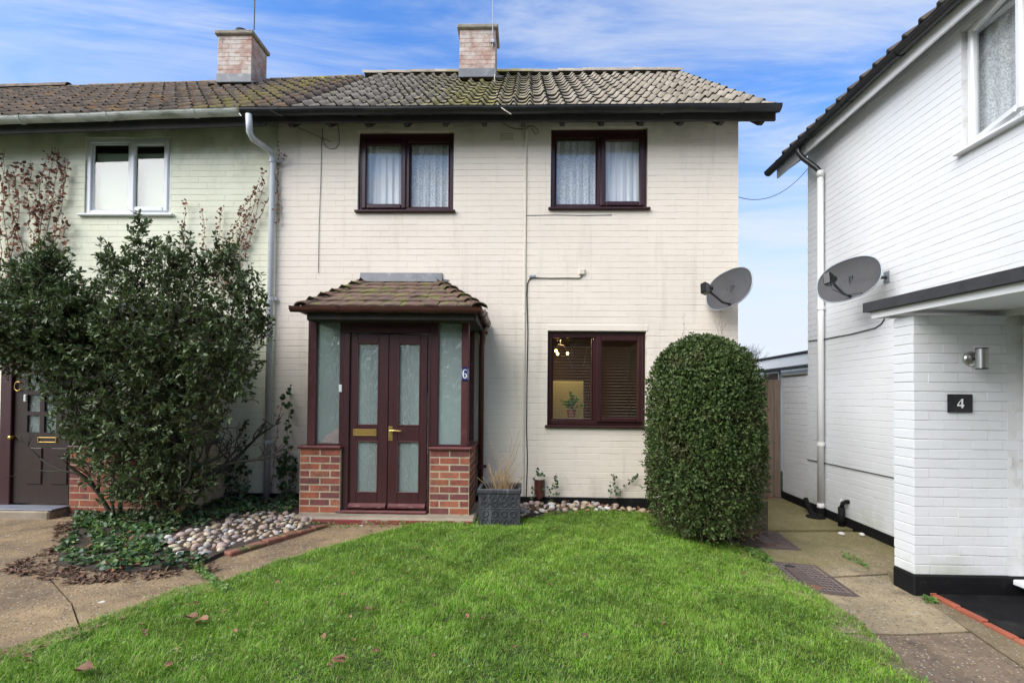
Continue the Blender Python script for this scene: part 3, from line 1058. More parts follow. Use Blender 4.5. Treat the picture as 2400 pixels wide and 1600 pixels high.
# bed of earth under the shrubs
BED = gp([(160, 1196), (640, 1168), (700, 1168), (705, 1230), (765, 1233), (520, 1304), (462, 1332), (372, 1345), (250, 1352), (130, 1330), (150, 1275), (180, 1235), (178, 1210)])
bed = poly_sheet('planting_bed', BED, 0.040, 'soil', None, 0.08, 0.25)
bed['kind'] = 'structure'
tag(bed, 'dark earth bed under the left shrubs', 'flower bed')
BED2 = gp([(1205, 1178), (1560, 1178), (1800, 1178), (1800, 1285), (1755, 1290), (1640, 1262), (1570, 1242), (1525, 1212), (1210, 1216)])
bed2 = poly_sheet('planting_bed', BED2, 0.022, 'soil', None, 0.06, 0.25)
bed2['kind'] = 'structure'
tag(bed2, 'strip of earth and stones below the ground floor window', 'flower bed')

# right-hand path
rpath = link('pavement', None, None, (0, 0, 0))
rpath['kind'] = 'structure'
tag(rpath, 'mossy concrete side path between the two houses', 'path')
jl = [((1745, 1238), (2140, 1238)), ((1735, 1300), (2300, 1352)), ((1950, 1482), (2340, 1480))]
EDGE_R = [(2142, 1378), (2250, 1445), (2400, 1540), (2700, 1740)]
RP = [gp([(1755, 1166), (1838, 1161), (2093, 1279), (2035, 1243), (1735, 1245)]),
      gp([(1735, 1249), (2046, 1249), (2094, 1280), (2120, 1345), (2085, 1347), (1740, 1350)]),
      gp([(1740, 1354), (2085, 1351), (2122, 1350), (2150, 1390), (2270, 1484), (1950, 1486), (1900, 1410), (1740, 1400)]),
      gp([(1950, 1490), (2275, 1488), (2420, 1588), (2700, 1780), (2300, 1790), (2060, 1600)])]
RP = [gp([(1700, 1180), (1838, 1161), (2020, 1243), (1735, 1245)]), RP[1], RP[2], RP[3]]
for q, ms in zip(RP, ('rpath', 'rpath', 'rpath', 'rpath2')):
    poly_sheet('path_slab', q, 0.016, ms, rpath, 0.06, 0.5)

# ------------------------------------------------------------------ number 6
H6 = thing('terraced_house', 'cream painted brick terraced house with dark brown windows and mossy pantile roof', 'house', (-0.2, YF, 0), 'houses along the front')
XL, XR = PY(646, 700, YF).x, PY(1730, 700, YF).x
ZB6, ZT6 = 0.165, 4.86


def rect(x0, x1, y0, y1, Y):
    a, b = PY(x0, (y0 + y1) / 2, Y), PY(x1, (y0 + y1) / 2, Y)
    c, d = PY((x0 + x1) / 2, y1, Y), PY((x0 + x1) / 2, y0, Y)
    return a.x, b.x, c.z, d.z


W1 = rect(839, 1063, 308, 499, YF)
W2 = rect(1291, 1518, 299, 493, YF)
W3 = rect(1283, 1514, 776, 1002, YF)
VENT = rect(1173, 1203, 312, 329, YF)
hol6 = [W1, W2, W3, VENT]
mb = MB()
panel(mb, 'S', YF + 0.0027, YF + 0.12, XL, XR - 0.001, 0.03, ZT6, hol6)
mb.box(XR - 0.12, XR - 0.002, YF + 0.121, YF + 6.5, 0, 4.86)
mb.prism([(XR - 0.12, YF + 0.121, 4.861), (XR - 0.12, YF + 6.5, 4.861), (XR - 0.12, 9.46, 7.3)], (0.118, 0, 0))
wall6 = mb.build('wall', 'cream_joint', H6)
hid6 = lambda u, z: not (-2.6 < u < -0.55 and z < 2.6) and not (u > 1.25 and z < 2.05)
lay_bricks(wall6, 'S', YF, brick_rects(XL, XR, ZB6, ZT6, hol6, phase=0.06), 'cream', 300, 0.0008, hid6)
MB().cbox(PY(1090, 1160, YF).x, XR + 0.012, YF - 0.014, YF + 0.003, -0.02, ZB6 - 0.002, 0.006).build('plinth', 'bitumen', H6)
MB().cbox(XL, PY(720, 1160, YF).x, YF - 0.014, YF + 0.003, -0.02, ZB6 - 0.002, 0.006).build('plinth', 'bitumen', H6)
# painted lintel over the ground window
MB().cbox(W3[0] - 0.005, W3[1] + 0.02, YF - 0.006, YF + 0.004, W3[3] + 0.004, W3[3] + 0.075, 0.003).build('lintel', 'cream', H6)
w1, *_ = window(H6, *W1, YF, 'brownpvc', 'L', mull=PY(952, 400, YF).x, curtain=('net', 'lace'), head=0.06)
w2, *_ = window(H6, *W2, YF, 'brownpvc', 'R', mull=PY(1407, 400, YF).x, curtain=('lace', 'net'), head=0.05)
w3, li3, (zb3, zt3), y3 = window(H6, *W3, YF, 'brownpvc', 'R', mull=PY(1397, 880, YF).x, room=False, head=0.02)
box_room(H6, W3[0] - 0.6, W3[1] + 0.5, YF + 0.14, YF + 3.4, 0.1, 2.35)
# things seen inside: green chimney breast, table, shelf, blind
MB().cbox(W3[0] - 0.5, W3[0] + 0.62, YF + 1.5, YF + 1.7, 0.12, 1.62, 0.01).build('room_partition', 'roomgreen', H6)
for k in range(27):
    z = zb3 + 0.02 + (zt3 - zb3 - 0.05) * k / 26
    for (a, b) in li3:
        sm = bpy.data.meshes.get('blind_slat_mesh_%d' % round(a * 100))
        if sm is None:
            sm = MB().box(-(b - a) / 2 + .01, (b - a) / 2 - .01, -0.0045, 0.0045, -0.0006, 0.0006).mesh('blind_slat_mesh_%d' % round(a * 100), 'slat')
        o = link('slat', sm, w3, ((a + b) / 2, y3 + 0.115, z))
        o.rotation_euler = (0.10, 0, 0)
# airbrick
mb = MB()
vx0, vx1, vz0, vz1 = VENT
mb.box(vx0 + .001, vx1 - .001, YF + 0.03, YF + 0.05, vz0, vz1)
ab = mb.build('air_brick', 'dark', H6)
mb = MB()
hx = [(vx0 + (vx1 - vx0) * (i + 0.22) / 7, vx0 + (vx1 - vx0) * (i + 0.82) / 7, vz0 + (vz1 - vz0) * (j + 0.2) / 4, vz0 + (vz1 - vz0) * (j + 0.8) / 4) for i in range(7) for j in range(4)]
panel(mb, 'S', YF - 0.004, YF + 0.02, vx0, vx1, vz0, vz1, hx)
mb.build('grille', 'cream', ab)

# eaves, gutter
EY, EZ = 5.80, 4.70
RY, RZ = 9.46, 7.50
PHI = math.atan2(RZ - EZ, RY - EY)


def gutter(house, x0, x1, y, z0, z1, r, m, name='gutter', brk=0.9, along='x', y1=None):
    """half-round gutter from one end to the other (z0 -> z1)"""
    n, mb = 10, MB()
    prof = [(r * math.cos(math.pi + math.pi * k / n), r * math.sin(math.pi + math.pi * k / n)) for k in range(n + 1)]
    prof = [(-r - .006, 0.004)] + prof + [(r + .006, 0.004)]
    prin = [(p[0] * 0.93, p[1] * 0.93 + .002) for p in prof]
    ring = prof + prin[::-1]
    k = len(ring)

    def P(t, a, b):
        if along == 'x':
            return (x0 + (x1 - x0) * t, y + a, z0 + (z1 - z0) * t + b)
        return (x0 + a, y + (y1 - y) * t, z0 + (z1 - z0) * t + b)
    segs = 12
    vs, fs = [], []
    for s_ in range(segs + 1):
        sag = -0.004 * math.sin(s_ * 2.3)
        vs += [P(s_ / segs, a, b + sag) for a, b in ring]
    for s_ in range(segs):
        for i in range(k):
            j = (i + 1) % k
            fs.append((s_ * k + i, s_ * k + j, (s_ + 1) * k + j, (s_ + 1) * k + i))
    mb.add(vs, fs)
    mb.add([P(0, a, b) for a, b in ring], [tuple(range(k))])
    mb.add([P(1, a, b) for a, b in ring], [tuple(range(k))[::-1]])
    g = mb.build(name, m, house, smooth=False)
    L = abs((x1 - x0) if along == 'x' else (y1 - y))
    nb = max(2, int(L / brk))
    for i in range(nb):
        t = (i + 0.5) / nb
        mb = MB()
        w = 0.035 / L
        pr = [(p[0] * 1.10, p[1] * 1.10 - 0.001) for p in prof]
        a = [P(t - w / 2, *q) for q in pr]
        b = [P(t + w / 2, *q) for q in pr]
        c = [P(t - w / 2, q[0] * .9, q[1] * .9) for q in pr]
        d = [P(t + w / 2, q[0] * .9, q[1] * .9) for q in pr]
        m_ = len(pr)
        fs = []
        for i2 in range(m_ - 1):
            fs.append((i2, i2 + 1, m_ + i2 + 1, m_ + i2))
            fs.append((i2, 2 * m_ + i2, 2 * m_ + i2 + 1, i2 + 1))
            fs.append((m_ + i2, m_ + i2 + 1, 3 * m_ + i2 + 1, 3 * m_ + i2))
        mb.add(a + b + c + d, fs).build('gutter_bracket', m, g)
    return g


gutter(H6, PY(566, 262, 5.72).x, PY(1828, 250, 5.72).x, 5.72, 4.665, 4.675, 0.062, 'black', brk=0.85)
mb = MB()
mb.box(XL, XR + 0.30, 5.795, 5.825, 4.555, 4.70)
mb.prism([(XR + 0.28, 5.60, 4.46), (XR + 0.28, 5.83, 4.44), (XR + 0.28, 5.83, 4.58), (XR + 0.28, 5.60, 4.56)], (0.03, 0, 0))
mb.map(lambda v: v)
MB().box(XL, XR + 0.29, 5.795, 5.825, 4.56, 4.70).build('fascia', 'timberdark', H6)
for k in range(13):
    x = XL + 0.25 + k * 0.46
    if x < XR + .2:
        o = MB().prism([(x, 5.827, 4.62), (x, 6.15, 4.86), (x, 6.15, 4.75), (x, 5.9, 4.555), (x, 5.827, 4.555)], (0.05, 0, 0)).build('rafter_end', 'timberdark', H6)


def pantile_mesh(name, m, w=0.205, ln=0.40, th=0.030):
    xs = [-w / 2 + w * k / 10 for k in range(11)]

    def h(x):
        t = (x + w / 2) / w
        return 0.056 * math.exp(-((t - 0.76) / 0.15) ** 2) - 0.007 * math.sin(math.pi * min(1, t / 0.55)) + 0.006
    vs, fs = [], []
    for x in xs:
        vs += [(x, 0, h(x)), (x, ln, h(x)), (x, 0.001, h(x) - th)]
    for k in range(10):
        a, b = k * 3, (k + 1) * 3
        fs += [(a, b, b + 1, a + 1), (a, a + 2, b + 2, b)]
    fs.append((0, 1, 2)); fs.append((30, 32, 31))
    me = MB().add(vs, fs).mesh(name, m)
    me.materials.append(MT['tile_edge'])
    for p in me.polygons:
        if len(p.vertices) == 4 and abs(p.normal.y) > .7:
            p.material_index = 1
    return me


TILE6, TILE8 = pantile_mesh('roof_tile', 'tile6'), pantile_mesh('roof_tile', 'tile8')
for t_ in (TILE6, TILE8):
    t_.polygons.foreach_set('use_smooth', [True] * len(t_.polygons))
    for p in t_.polygons:
        if abs(p.normal.y) > 0.7:
            p.use_smooth = False


def lay_tiles(roof, me, xs, rows, gauge, ey, ez, phi, m, nind=300, drop=0.0, fall=0.0):
    pos = []
    for r in range(rows):
        for x in xs:
            s = r * gauge
            pos.append((r, x, Vector((x, ey + s * math.cos(phi), ez + s * math.sin(phi) - drop - fall * (xs[0] - x)))))
    pos.sort(key=lambda t: ((t[2] - CAM).length - (0 if PYvis(t[2]) else -50)))
    rest = MB()
    mv = [v.co.copy() for v in me.vertices]
    mf = [tuple(p.vertices) for p in me.polygons]
    me_idx, ei = [p.material_index for p in me.polygons], []
    for i, (r, x, p) in enumerate(pos):
        rx = phi - 0.058 + R.uniform(-.010, .010)
        rz = R.uniform(-.015, .015)
        p = p + Vector((R.uniform(-.004, .004), R.uniform(-.006, .006), R.uniform(-.002, .005)))
        if i < nind:
            link('roof_tile', me, roof, p, (rx, R.uniform(-.012, .012), rz))
        else:
            Mx = Matrix.Translation(p) @ Matrix.Rotation(rz, 4, 'Z') @ Matrix.Rotation(rx, 4, 'X')
            rest.add([Mx @ v for v in mv], mf)
            ei.extend(me_idx)
    if rest.v:
        o = rest.build('roof_tiles', m, roof, smooth=True)
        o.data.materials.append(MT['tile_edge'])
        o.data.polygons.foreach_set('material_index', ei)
        o['kind'] = 'stuff'


def PYvis(p):
    d = p - CAM
    x = CX + FOC * d.dot(_r) / d.dot(_f)
    return -40 < x < 2440


def ridge_tiles(roof, x0, x1, y, z, m, r=0.12, fall=0.0):
    n = max(1, int(round((x1 - x0) / 0.45)))
    ln = (x1 - x0) / n
    mb = MB()
    prof = [(r * math.cos(math.pi * k / 8), r * 0.85 * math.sin(math.pi * k / 8)) for k in range(9)]
    vs = [(0, a, b) for a, b in prof] + [(ln * 1.02, a * .93, b * .93) for a, b in prof] + [(0, a * .85, b * .85) for a, b in prof]
    fs = [(k, 9 + k, 10 + k, k + 1) for k in range(8)] + [(k, k + 1, 19 + k, 18 + k) for k in range(8)]
    me = mb.add(vs, fs).mesh('ridge_tile', m)
    for i in range(n):
        link('ridge_tile', me, roof, (x0 + i * ln, y + R.uniform(-.006, .006), z + R.uniform(-.006, .008) - fall * (XL - x0 - i * ln)), (0, -fall + R.uniform(-.012, .012), 0), smooth=True)


def roof_under(house, x0, x1, m='timberdark', z=0.0, fall=0.0):
    mb = MB()
    t = 0.04
    mb.prism([(x0, EY + .02, EZ - .05 + z), (x0, RY, RZ - .03 + z), (x0, 2 * RY - EY, EZ - .05 + z), (x0, 2 * RY - EY, EZ - .05 - t + z), (x0, RY, RZ - .03 - t * 1.4 + z), (x0, EY + .02, EZ - .05 - t + z)], (x1 - x0, 0, 0))
    mb.map(lambda v: Vector((v.x, v.y, v.z - fall * (x1 - v.x))))
    return mb.build('roof', m, house)


roof6 = roof_under(H6, XL, XR + 0.28)
VX = XR + 0.32
xs6 = [VX - 0.1 - 0.2 * k for k in range(int((VX - XL) / 0.2))]
lay_tiles(roof6, TILE6, xs6, 13, 0.350, EY, EZ, PHI, 'tile6')
ridge_tiles(roof6, XL - 0.05, VX + 0.01, RY, RZ - 0.01, 'tile6')
MB().prism([(VX - 0.03, EY, EZ - 0.06), (VX - 0.03, EY + .01, EZ - 0.015), (VX - 0.03, RY, RZ - 0.005), (VX - 0.03, RY, RZ - 0.06)], (0.022, 0, 0)).build('verge', 'cement', H6)


def chimney(roof, x0px, x1px, ytop, ybot, Y, dep, m='chim', pot=False):
    x0, x1 = PY(x0px, 140, Y).x, PY(x1px, 140, Y).x
    zt, zb = PY(0.5 * (x0px + x1px), ytop, Y).z, PY(0.5 * (x0px + x1px), ybot, Y).z
    mb = MB()
    mb.box(x0 + .004, x1 - .004, Y + .004, Y + dep - .004, zb - 0.5, zt)
    ch = mb.build('chimney', 'chimm', roof)
    bk = MB()
    for (u0, u1, z0, z1) in brick_rects(x0, x1, zb - 0.3, zt, [], phase=0.03):
        me = brick_mesh(u1 - u0, z1 - z0, 'S', m)
        bk.add([(v.co.x + (u0 + u1) / 2, v.co.y + Y + R.uniform(-.002, .002), v.co.z + (z0 + z1) / 2) for v in me.vertices], [tuple(p.vertices) for p in me.polygons])
    for xx, fc in ((x1, 'E'), (x0, 'W')):
        for (u0, u1, z0, z1) in brick_rects(Y, Y + dep, zb - 0.3, zt, [], phase=0.14):
            me = brick_mesh(u1 - u0, z1 - z0, fc, m)
            bk.add([(v.co.x + xx, v.co.y + (u0 + u1) / 2, v.co.z + (z0 + z1) / 2) for v in me.vertices], [tuple(p.vertices) for p in me.polygons])
    o = bk.build('bricks', m, ch)
    o['kind'] = 'stuff'
    MB().cbox(x0 - 0.045, x1 + 0.045, Y - 0.045, Y + dep + 0.045, zt - .01, zt + 0.065, 0.015).build('cap', 'cement', ch)
    f = MB()
    f.cbox(x0 - 0.012, x1 + 0.012, Y - 0.012, Y + 0.003, zb - 0.02, zb + 0.15, 0.004)
    f.prism([(x0 - 0.14, Y + 0.01, zb + 0.01), (x1 + 0.14, Y + 0.01, zb + 0.01), (x1 + 0.12, Y - 0.17, zb - 0.17 * math.tan(PHI) + 0.02), (x0 - 0.12, Y - 0.17, zb - 0.17 * math.tan(PHI) + 0.02)], (0, -0.004, 0.012))
    f.build('flashing', 'lead', ch)
    if pot:
        xc = x0 + (x1 - x0) * 0.62
        p = MB().tube([(xc, Y + dep * .2, zt + .05), (xc, Y + dep * .2, zt + .125), (xc, Y + dep * .2, zt + .13)], 0.11, 16)
        p.build('chimney_pot', 'felt', ch)
    return ch, x0, x1, zt


ch6, cx0, cx1, cz = chimney(roof6, 1077, 1161, 68, 181, 8.62, 0.46)

# ------------------------------------------------------------------ number 8
H8 = thing('terraced_house', 'pale green painted brick terraced house with white window, adjoining the cream house', 'house', (-6, YF, 0), 'houses along the front')
X8 = -10.6
W8 = rect(199, 400, 322, 507, YF)
hol8 = [W8]
mb = MB()
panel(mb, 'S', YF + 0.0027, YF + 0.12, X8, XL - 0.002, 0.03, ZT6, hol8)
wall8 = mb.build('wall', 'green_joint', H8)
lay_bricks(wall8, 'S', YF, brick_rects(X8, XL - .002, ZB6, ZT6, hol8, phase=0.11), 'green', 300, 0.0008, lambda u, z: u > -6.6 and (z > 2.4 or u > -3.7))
MB().cbox(X8, XL - .003, YF - 0.014, YF + 0.003, -0.02, ZB6 - 0.002, 0.006).build('plinth', 'bitumen', H8)
w8, li8, (zb8, zt8), y8 = window(H8, *W8, YF, 'upvc', 'R', mull=PY(302, 410, YF).x, sill_over=0.06, rec=0.02, room=True, head=0.0)
MB().box(W8[0] + .06, W8[1] - .06, y8 + 0.085, y8 + 0.09, W8[2], zt8 - 0.10).build('roller_blind', 'blind8', w8)
roof8 = roof_under(H8, X8, XL, z=-0.05, fall=0.028)
xs8 = [XL - 0.1 - 0.2 * k for k in range(int((XL - X8) / 0.2))]
lay_tiles(roof8, TILE8, xs8, 13, 0.348, EY, EZ, PHI, 'tile8', drop=0.03, fall=0.028)
ridge_tiles(roof8, X8, PY(165, 205, RY).x, RY, RZ - 0.05, 'tile8', r=.13, fall=.028)
ridge_tiles(roof8, PY(165, 205, RY).x, XL - 0.06, RY, RZ - 0.095, 'tile8', r=0.11, fall=.028)
chimney(roof8, 510, 589, 82, 193, 8.62, 0.52, pot=True)
ga, gb = PY(-600, 300, 5.72), PY(562, 262, 5.72)
gutter(H8, X8, gb.x, 5.72, 4.665 - .030 * (gb.x - X8), 4.665, 0.062, 'wgutter', brk=1.0)
MB().box(X8, XL - .001, 5.795, 5.825, 4.53, 4.685).map(lambda v: Vector((v.x, v.y, v.z - .028 * (XL - v.x)))).build('fascia', 'timberdark', H8)
for k in range(16):
    x = XL - 0.3 - k * 0.46
    MB().prism([(x, 5.827, 4.62), (x, 6.15, 4.86), (x, 6.15, 4.75), (x, 5.9, 4.555), (x, 5.827, 4.555)], (0.05, 0, 0)).build('rafter_end', 'timberdark', H8)


def downpipe(house, pts, r, m, clips=(), collar=(), name='downpipe'):
    d = MB().tube(pts, r, 12).build(name, m, house, smooth=True)
    for c in clips:
        c = Vector(c)
        mb = MB().tube([c - Vector((0, 0, .022)), c + Vector((0, 0, .022))], r * 1.22, 12)
        mb.cbox(c.x + r * 0.8, c.x + r * 2.1, c.y + r * .2, c.y + r * 1.0, c.z - .018, c.z + .018, .004)
        mb.build('pipe_clip', m, d)
    for c in collar:
        c = Vector(c)
        MB().tube([c - Vector((0, 0, .04)), c + Vector((0, 0, .04))], r * 1.15, 12).build('pipe_collar', m, d, smooth=True)
    return d


yp = YF - 0.055
A_ = PY(583, 268, 5.70); B_ = PY(585, 310, 5.72); C_ = PY(592, 325, 5.78); D_ = PY(632, 352, yp - .02); E_ = PY(640, 372, yp)
F_ = PY(622, 1168, yp)
xx = 0.5 * (E_.x + PY(632, 800, yp).x)
E_ = Vector((xx, yp, E_.z)); F_ = Vector((xx - .01, yp, F_.z))
downpipe(H8, [A_, B_, C_, D_, E_, F_], 0.036, 'pipe',
         clips=[(xx, yp, PY(640, 378, yp).z), (xx - .005, yp, PY(636, 700, yp).z), (xx - .01, yp, PY(628, 1036, yp).z)])

# wall trunking, cables and a drawn ledge shadow on number 6
tx0, tx1 = PY(1231, 280, YF), PY(1228, 1165, YF)
xt = (tx0.x + tx1.x) / 2
MB().cbox(xt - 0.012, xt + 0.012, YF - 0.016, YF + 0.002, ZB6, 4.70, 0.004).build('cable_trunking', 'cablew', H6)
yw = YF - 0.008
cp = [PY(1364, 640, yw), PY(1364, 649, yw), PY(1357, 652, yw), PY(1330, 651.5, yw), PY(1290, 652, yw), PY(1250, 651, yw), PY(1241, 654, yw), PY(1236, 664, yw), PY(1235, 690, yw), PY(1237, 780, yw), PY(1235, 900, yw), PY(1234, 1000, yw), PY(1236, 1080, yw), PY(1233, 1166, yw)]
cb = MB().tube(cp, 0.0055, 6).build('black_cable', 'gloss_black', H6)
MB().cbox(PY(1356, 636, YF).x, PY(1371, 636, YF).x, YF - 0.03, YF, PY(1360, 645, YF).z, PY(1360, 630, YF).z, 0.012).build('junction_box', 'cablew', H6)
MB().cbox(PY(1240, 650, YF).x, PY(1256, 650, YF).x, YF - 0.025, YF, PY(1245, 652, YF).z, PY(1245, 645, YF).z, 0.008).build('cable_cover', 'greymetal', H6)
mb = MB()
mb.tube([PY(x, y, yw) for x, y in ((1175, 283), (1182, 291), (1195, 299), (1210, 303), (1226, 303))], 0.004, 5)
mb.tube([PY(x, y, yw - .02) for x, y in ((1232, 303), (1238, 297), (1250, 296), (1260, 303), (1262, 312), (1256, 315), (1250, 308), (1246, 300))], 0.004, 5)
mb.tube([PY(x, y, yw) for x, y in ((755, 300), (757, 330), (764, 344), (776, 350), (788, 347), (795, 336), (795, 316), (792, 288))], 0.0035, 5)
mb.tube([PY(x, y, yw) for x, y in ((754, 325), (752, 420), (748, 520), (746, 640))], 0.003, 5)
mb.tube([PY(x, y, YF - .004) for x, y in ((1232, 505), (1300, 504), (1370, 505), (1434, 504))], 0.0035, 4)  # no cable: dark tube drawn in as the shadow line of a ledge
mb.build('cable_or_shade_line', 'timberdark', H6)
mb = MB()
mb.tube([PY(1159, 175, 8.55), PY(1160, 205, 8.0), PY(1167, 225, 6.9), PY(1165, 245, 5.9)], 0.006, 5)
mb.tube([PY(1165, 245, 5.68), PY(1185, 260, 5.65), PY(1198, 268, 5.66)], 0.006, 5)
mb.build('aerial_cable', 'cablew', H6)
MB().tube([PY(632, 258, 5.64), PY(660, 272, 5.66), PY(700, 300, YF - .03), PY(742, 318, YF - .01), PY(775, 333, YF - .005)], 0.0035, 5).build('cable_or_shade_line', 'timberdark', H6)
for (ca, cb_, zz, px) in ((cx0, cx1, cz, 1158),):
    x = PY(px, 30, 8.9).x
    MB().tube([(x, 8.58, cz - 0.35), (x, 8.58, cz + 1.6)], 0.010, 6).build('aerial_mast', 'greymetal', ch6)
    MB().cbox(x - .03, x + .03, 8.56, 8.61, cz - 0.28, cz - 0.22, .004).build('mast_bracket', 'greymetal', ch6)
x = PY(589, 40, 8.9).x
m8 = MB().tube([(x, 9.0, PY(589, 70, 9.0).z), (x, 9.0, PY(589, 70, 9.0).z + 1.6)], 0.012, 6).build('aerial_mast', 'darkmetal')
m8.parent = [o for o in roof8.children if o.name.startswith('chimney')][0]

# ------------------------------------------------------------------ porch of number 6
YP = 5.339
pl0, pl1 = PY(701.5, 1130, YP).x, PY(797, 1130, YP).x
pr0, pr1 = PY(1006, 1130, YP).x, PY(1100, 1130, YP).x
zst = PY(900, 1204, YP).z                      # top of the step
zcap = PY(900, 1053, YP).z
P6 = thing('porch', 'red-brown timber porch with glazed double doors and mossy tiled roof', 'porch', ((pl0 + pr1) / 2, YP + .35, 0), 'porches')
cnt = [0]
for (a, b) in ((pl0, pl1), (pr0, pr1)):
    q = MB()
    q.box(a + .0025, b - .0025, YP + .0025, YP + .10, zst - 0.02, zcap)
    side = a if a < -1.5 else b
    sx_ = (side + .0025, side + .10) if a < -1.5 else (side - .10, side - .0025)
    q.box(sx_[0], sx_[1], YP + .101, YF - 0.01, zst - 0.02, zcap)
    pil = q.build('dwarf_wall', 'mortar', P6)
    rows = 9
    ch_ = (zcap - zst) / rows
    for r in range(rows):
        z = zst + (r + .5) * ch_
        wid = b - a
        cuts = [0, .5 * wid, wid] if r % 2 == 0 else [0, .25 * wid, .75 * wid, wid]
        for i in range(len(cuts) - 1):
            lu = cuts[i + 1] - cuts[i] - .012
            me = brick_mesh(lu, ch_ - .013, 'S', 'brick', 0.004)
            link('brick', me, pil, (a + (cuts[i] + cuts[i + 1]) / 2, YP + R.uniform(-.0015, .0015), z))
        fc = 'W' if a < -1.5 else 'E'
        u = YP + .10 + (0.0 if r % 2 else .11)
        st = YP + .004
        while st < YF - .03:
            en = min(u, YF - .01)
            if en - st > .03:
                me = brick_mesh(en - st - .012, ch_ - .013, fc, 'brick', 0.004)
                link('brick', me, pil, (side, (st + en) / 2, z))
            st, u = en, en + 0.225
    # capping tiles
    c0, c1 = a - .022, b + .012
    if a > -1.5:
        c0, c1 = a - .012, b + .03
    MB().cbox(c0, c1, YP - .03, YP + .09, zcap, zcap + .035, .012).build('wall_capping', 'maroon_worn', P6)
    if a < -1.5:
        MB().cbox(side - .03, side + .09, YP + .092, YF - .005, zcap, zcap + .034, .012).build('wall_capping', 'maroon_worn', P6)
    else:
        MB().cbox(side - .09, side + .03, YP + .092, YF - .005, zcap, zcap + .034, .012).build('wall_capping', 'maroon_worn', P6)
# step
s0, s1 = PY(682, 1225, YP - .17).x, PY(1112, 1225, YP - .17).x
MB().cbox(s0, s1, YP - 0.17, YF - .02, -0.16, zst - .001, .02).build('step', 'concrete', P6)
MB().cbox(s0 + .03, s1 - .02, YP - 0.178, YP - 0.160, -0.12, zst - .022, .006).build('step_face', 'redpaint', P6)

YD = YP + 0.045
PD = lambda x, y, Y=YD: PY(x, y, Y)
X5 = lambda x: 600 + x / 2.4115
Y5 = lambda y: 600 + y / 2.4115
ztop = PD(900, Y5(345)).z
zs = zcap + .036
# corner posts, door posts, rails
po = [(PD(X5(299), 900).x - .012, PD(X5(340), 900).x), (PD(X5(470), 900).x, PD(X5(528), 900).x), (PD(X5(974), 900).x, PD(X5(1030), 900).x), (PD(X5(1160), 900).x, PD(X5(1202), 900).x)]
zhead = PD(900, Y5(378)).z
for i, (a, b) in enumerate(po):
    zb = zst + .03 if i in (1, 2) else zs
    if i in (1, 2):
        a2, b2 = (pl1 + .004, PD(X5(528), 900).x) if i == 1 else (PD(X5(974), 900).x, pr0 - .004)
        MB().cbox(a, b, YD + .002, YD + .075, zs, ztop, .006).build('post', 'maroon', P6)
        MB().cbox(a2, b2, YD - .004, YD + .07, zst + .03, PD(900, Y5(434)).z, .006).build('door_jamb', 'maroon', P6)
    else:
        MB().cbox(a, b, YD - .01, YD + .085, zb, ztop, .008).build('post', 'maroon_trim', P6)
MB().cbox(po[0][0] - .01, po[3][1] + .01, YD - .012, YD + .09, ztop - .045, ztop + .03, .006).build('head_rail', 'maroon', P6)
for (a, b) in ((po[0][1], po[1][0]), (po[2][1], po[3][0])):
    MB().cbox(a + .001, b - .001, YD + .003, YD + .07, zs, zs + .02, .004).build('sill_rail', 'maroon', P6)
    MB().box(a + .001, b - .001, YD + .03, YD + .036, zs + .021, ztop - .046).build('side_light', 'obs', P6)
# panel over the doors
MB().cbox(po[1][1] - .002, po[2][0] + .002, YD + .004, YD + .06, PD(900, Y5(434)).z + .001, ztop - .046, .004).build('overdoor_panel', 'maroon', P6)
MB().cbox(po[1][1] + .004, po[2][0] - .004, YD - .006, YD + .012, PD(900, Y5(416)).z, PD(900, Y5(398)).z, .005).build('panel_moulding', 'maroon', P6)
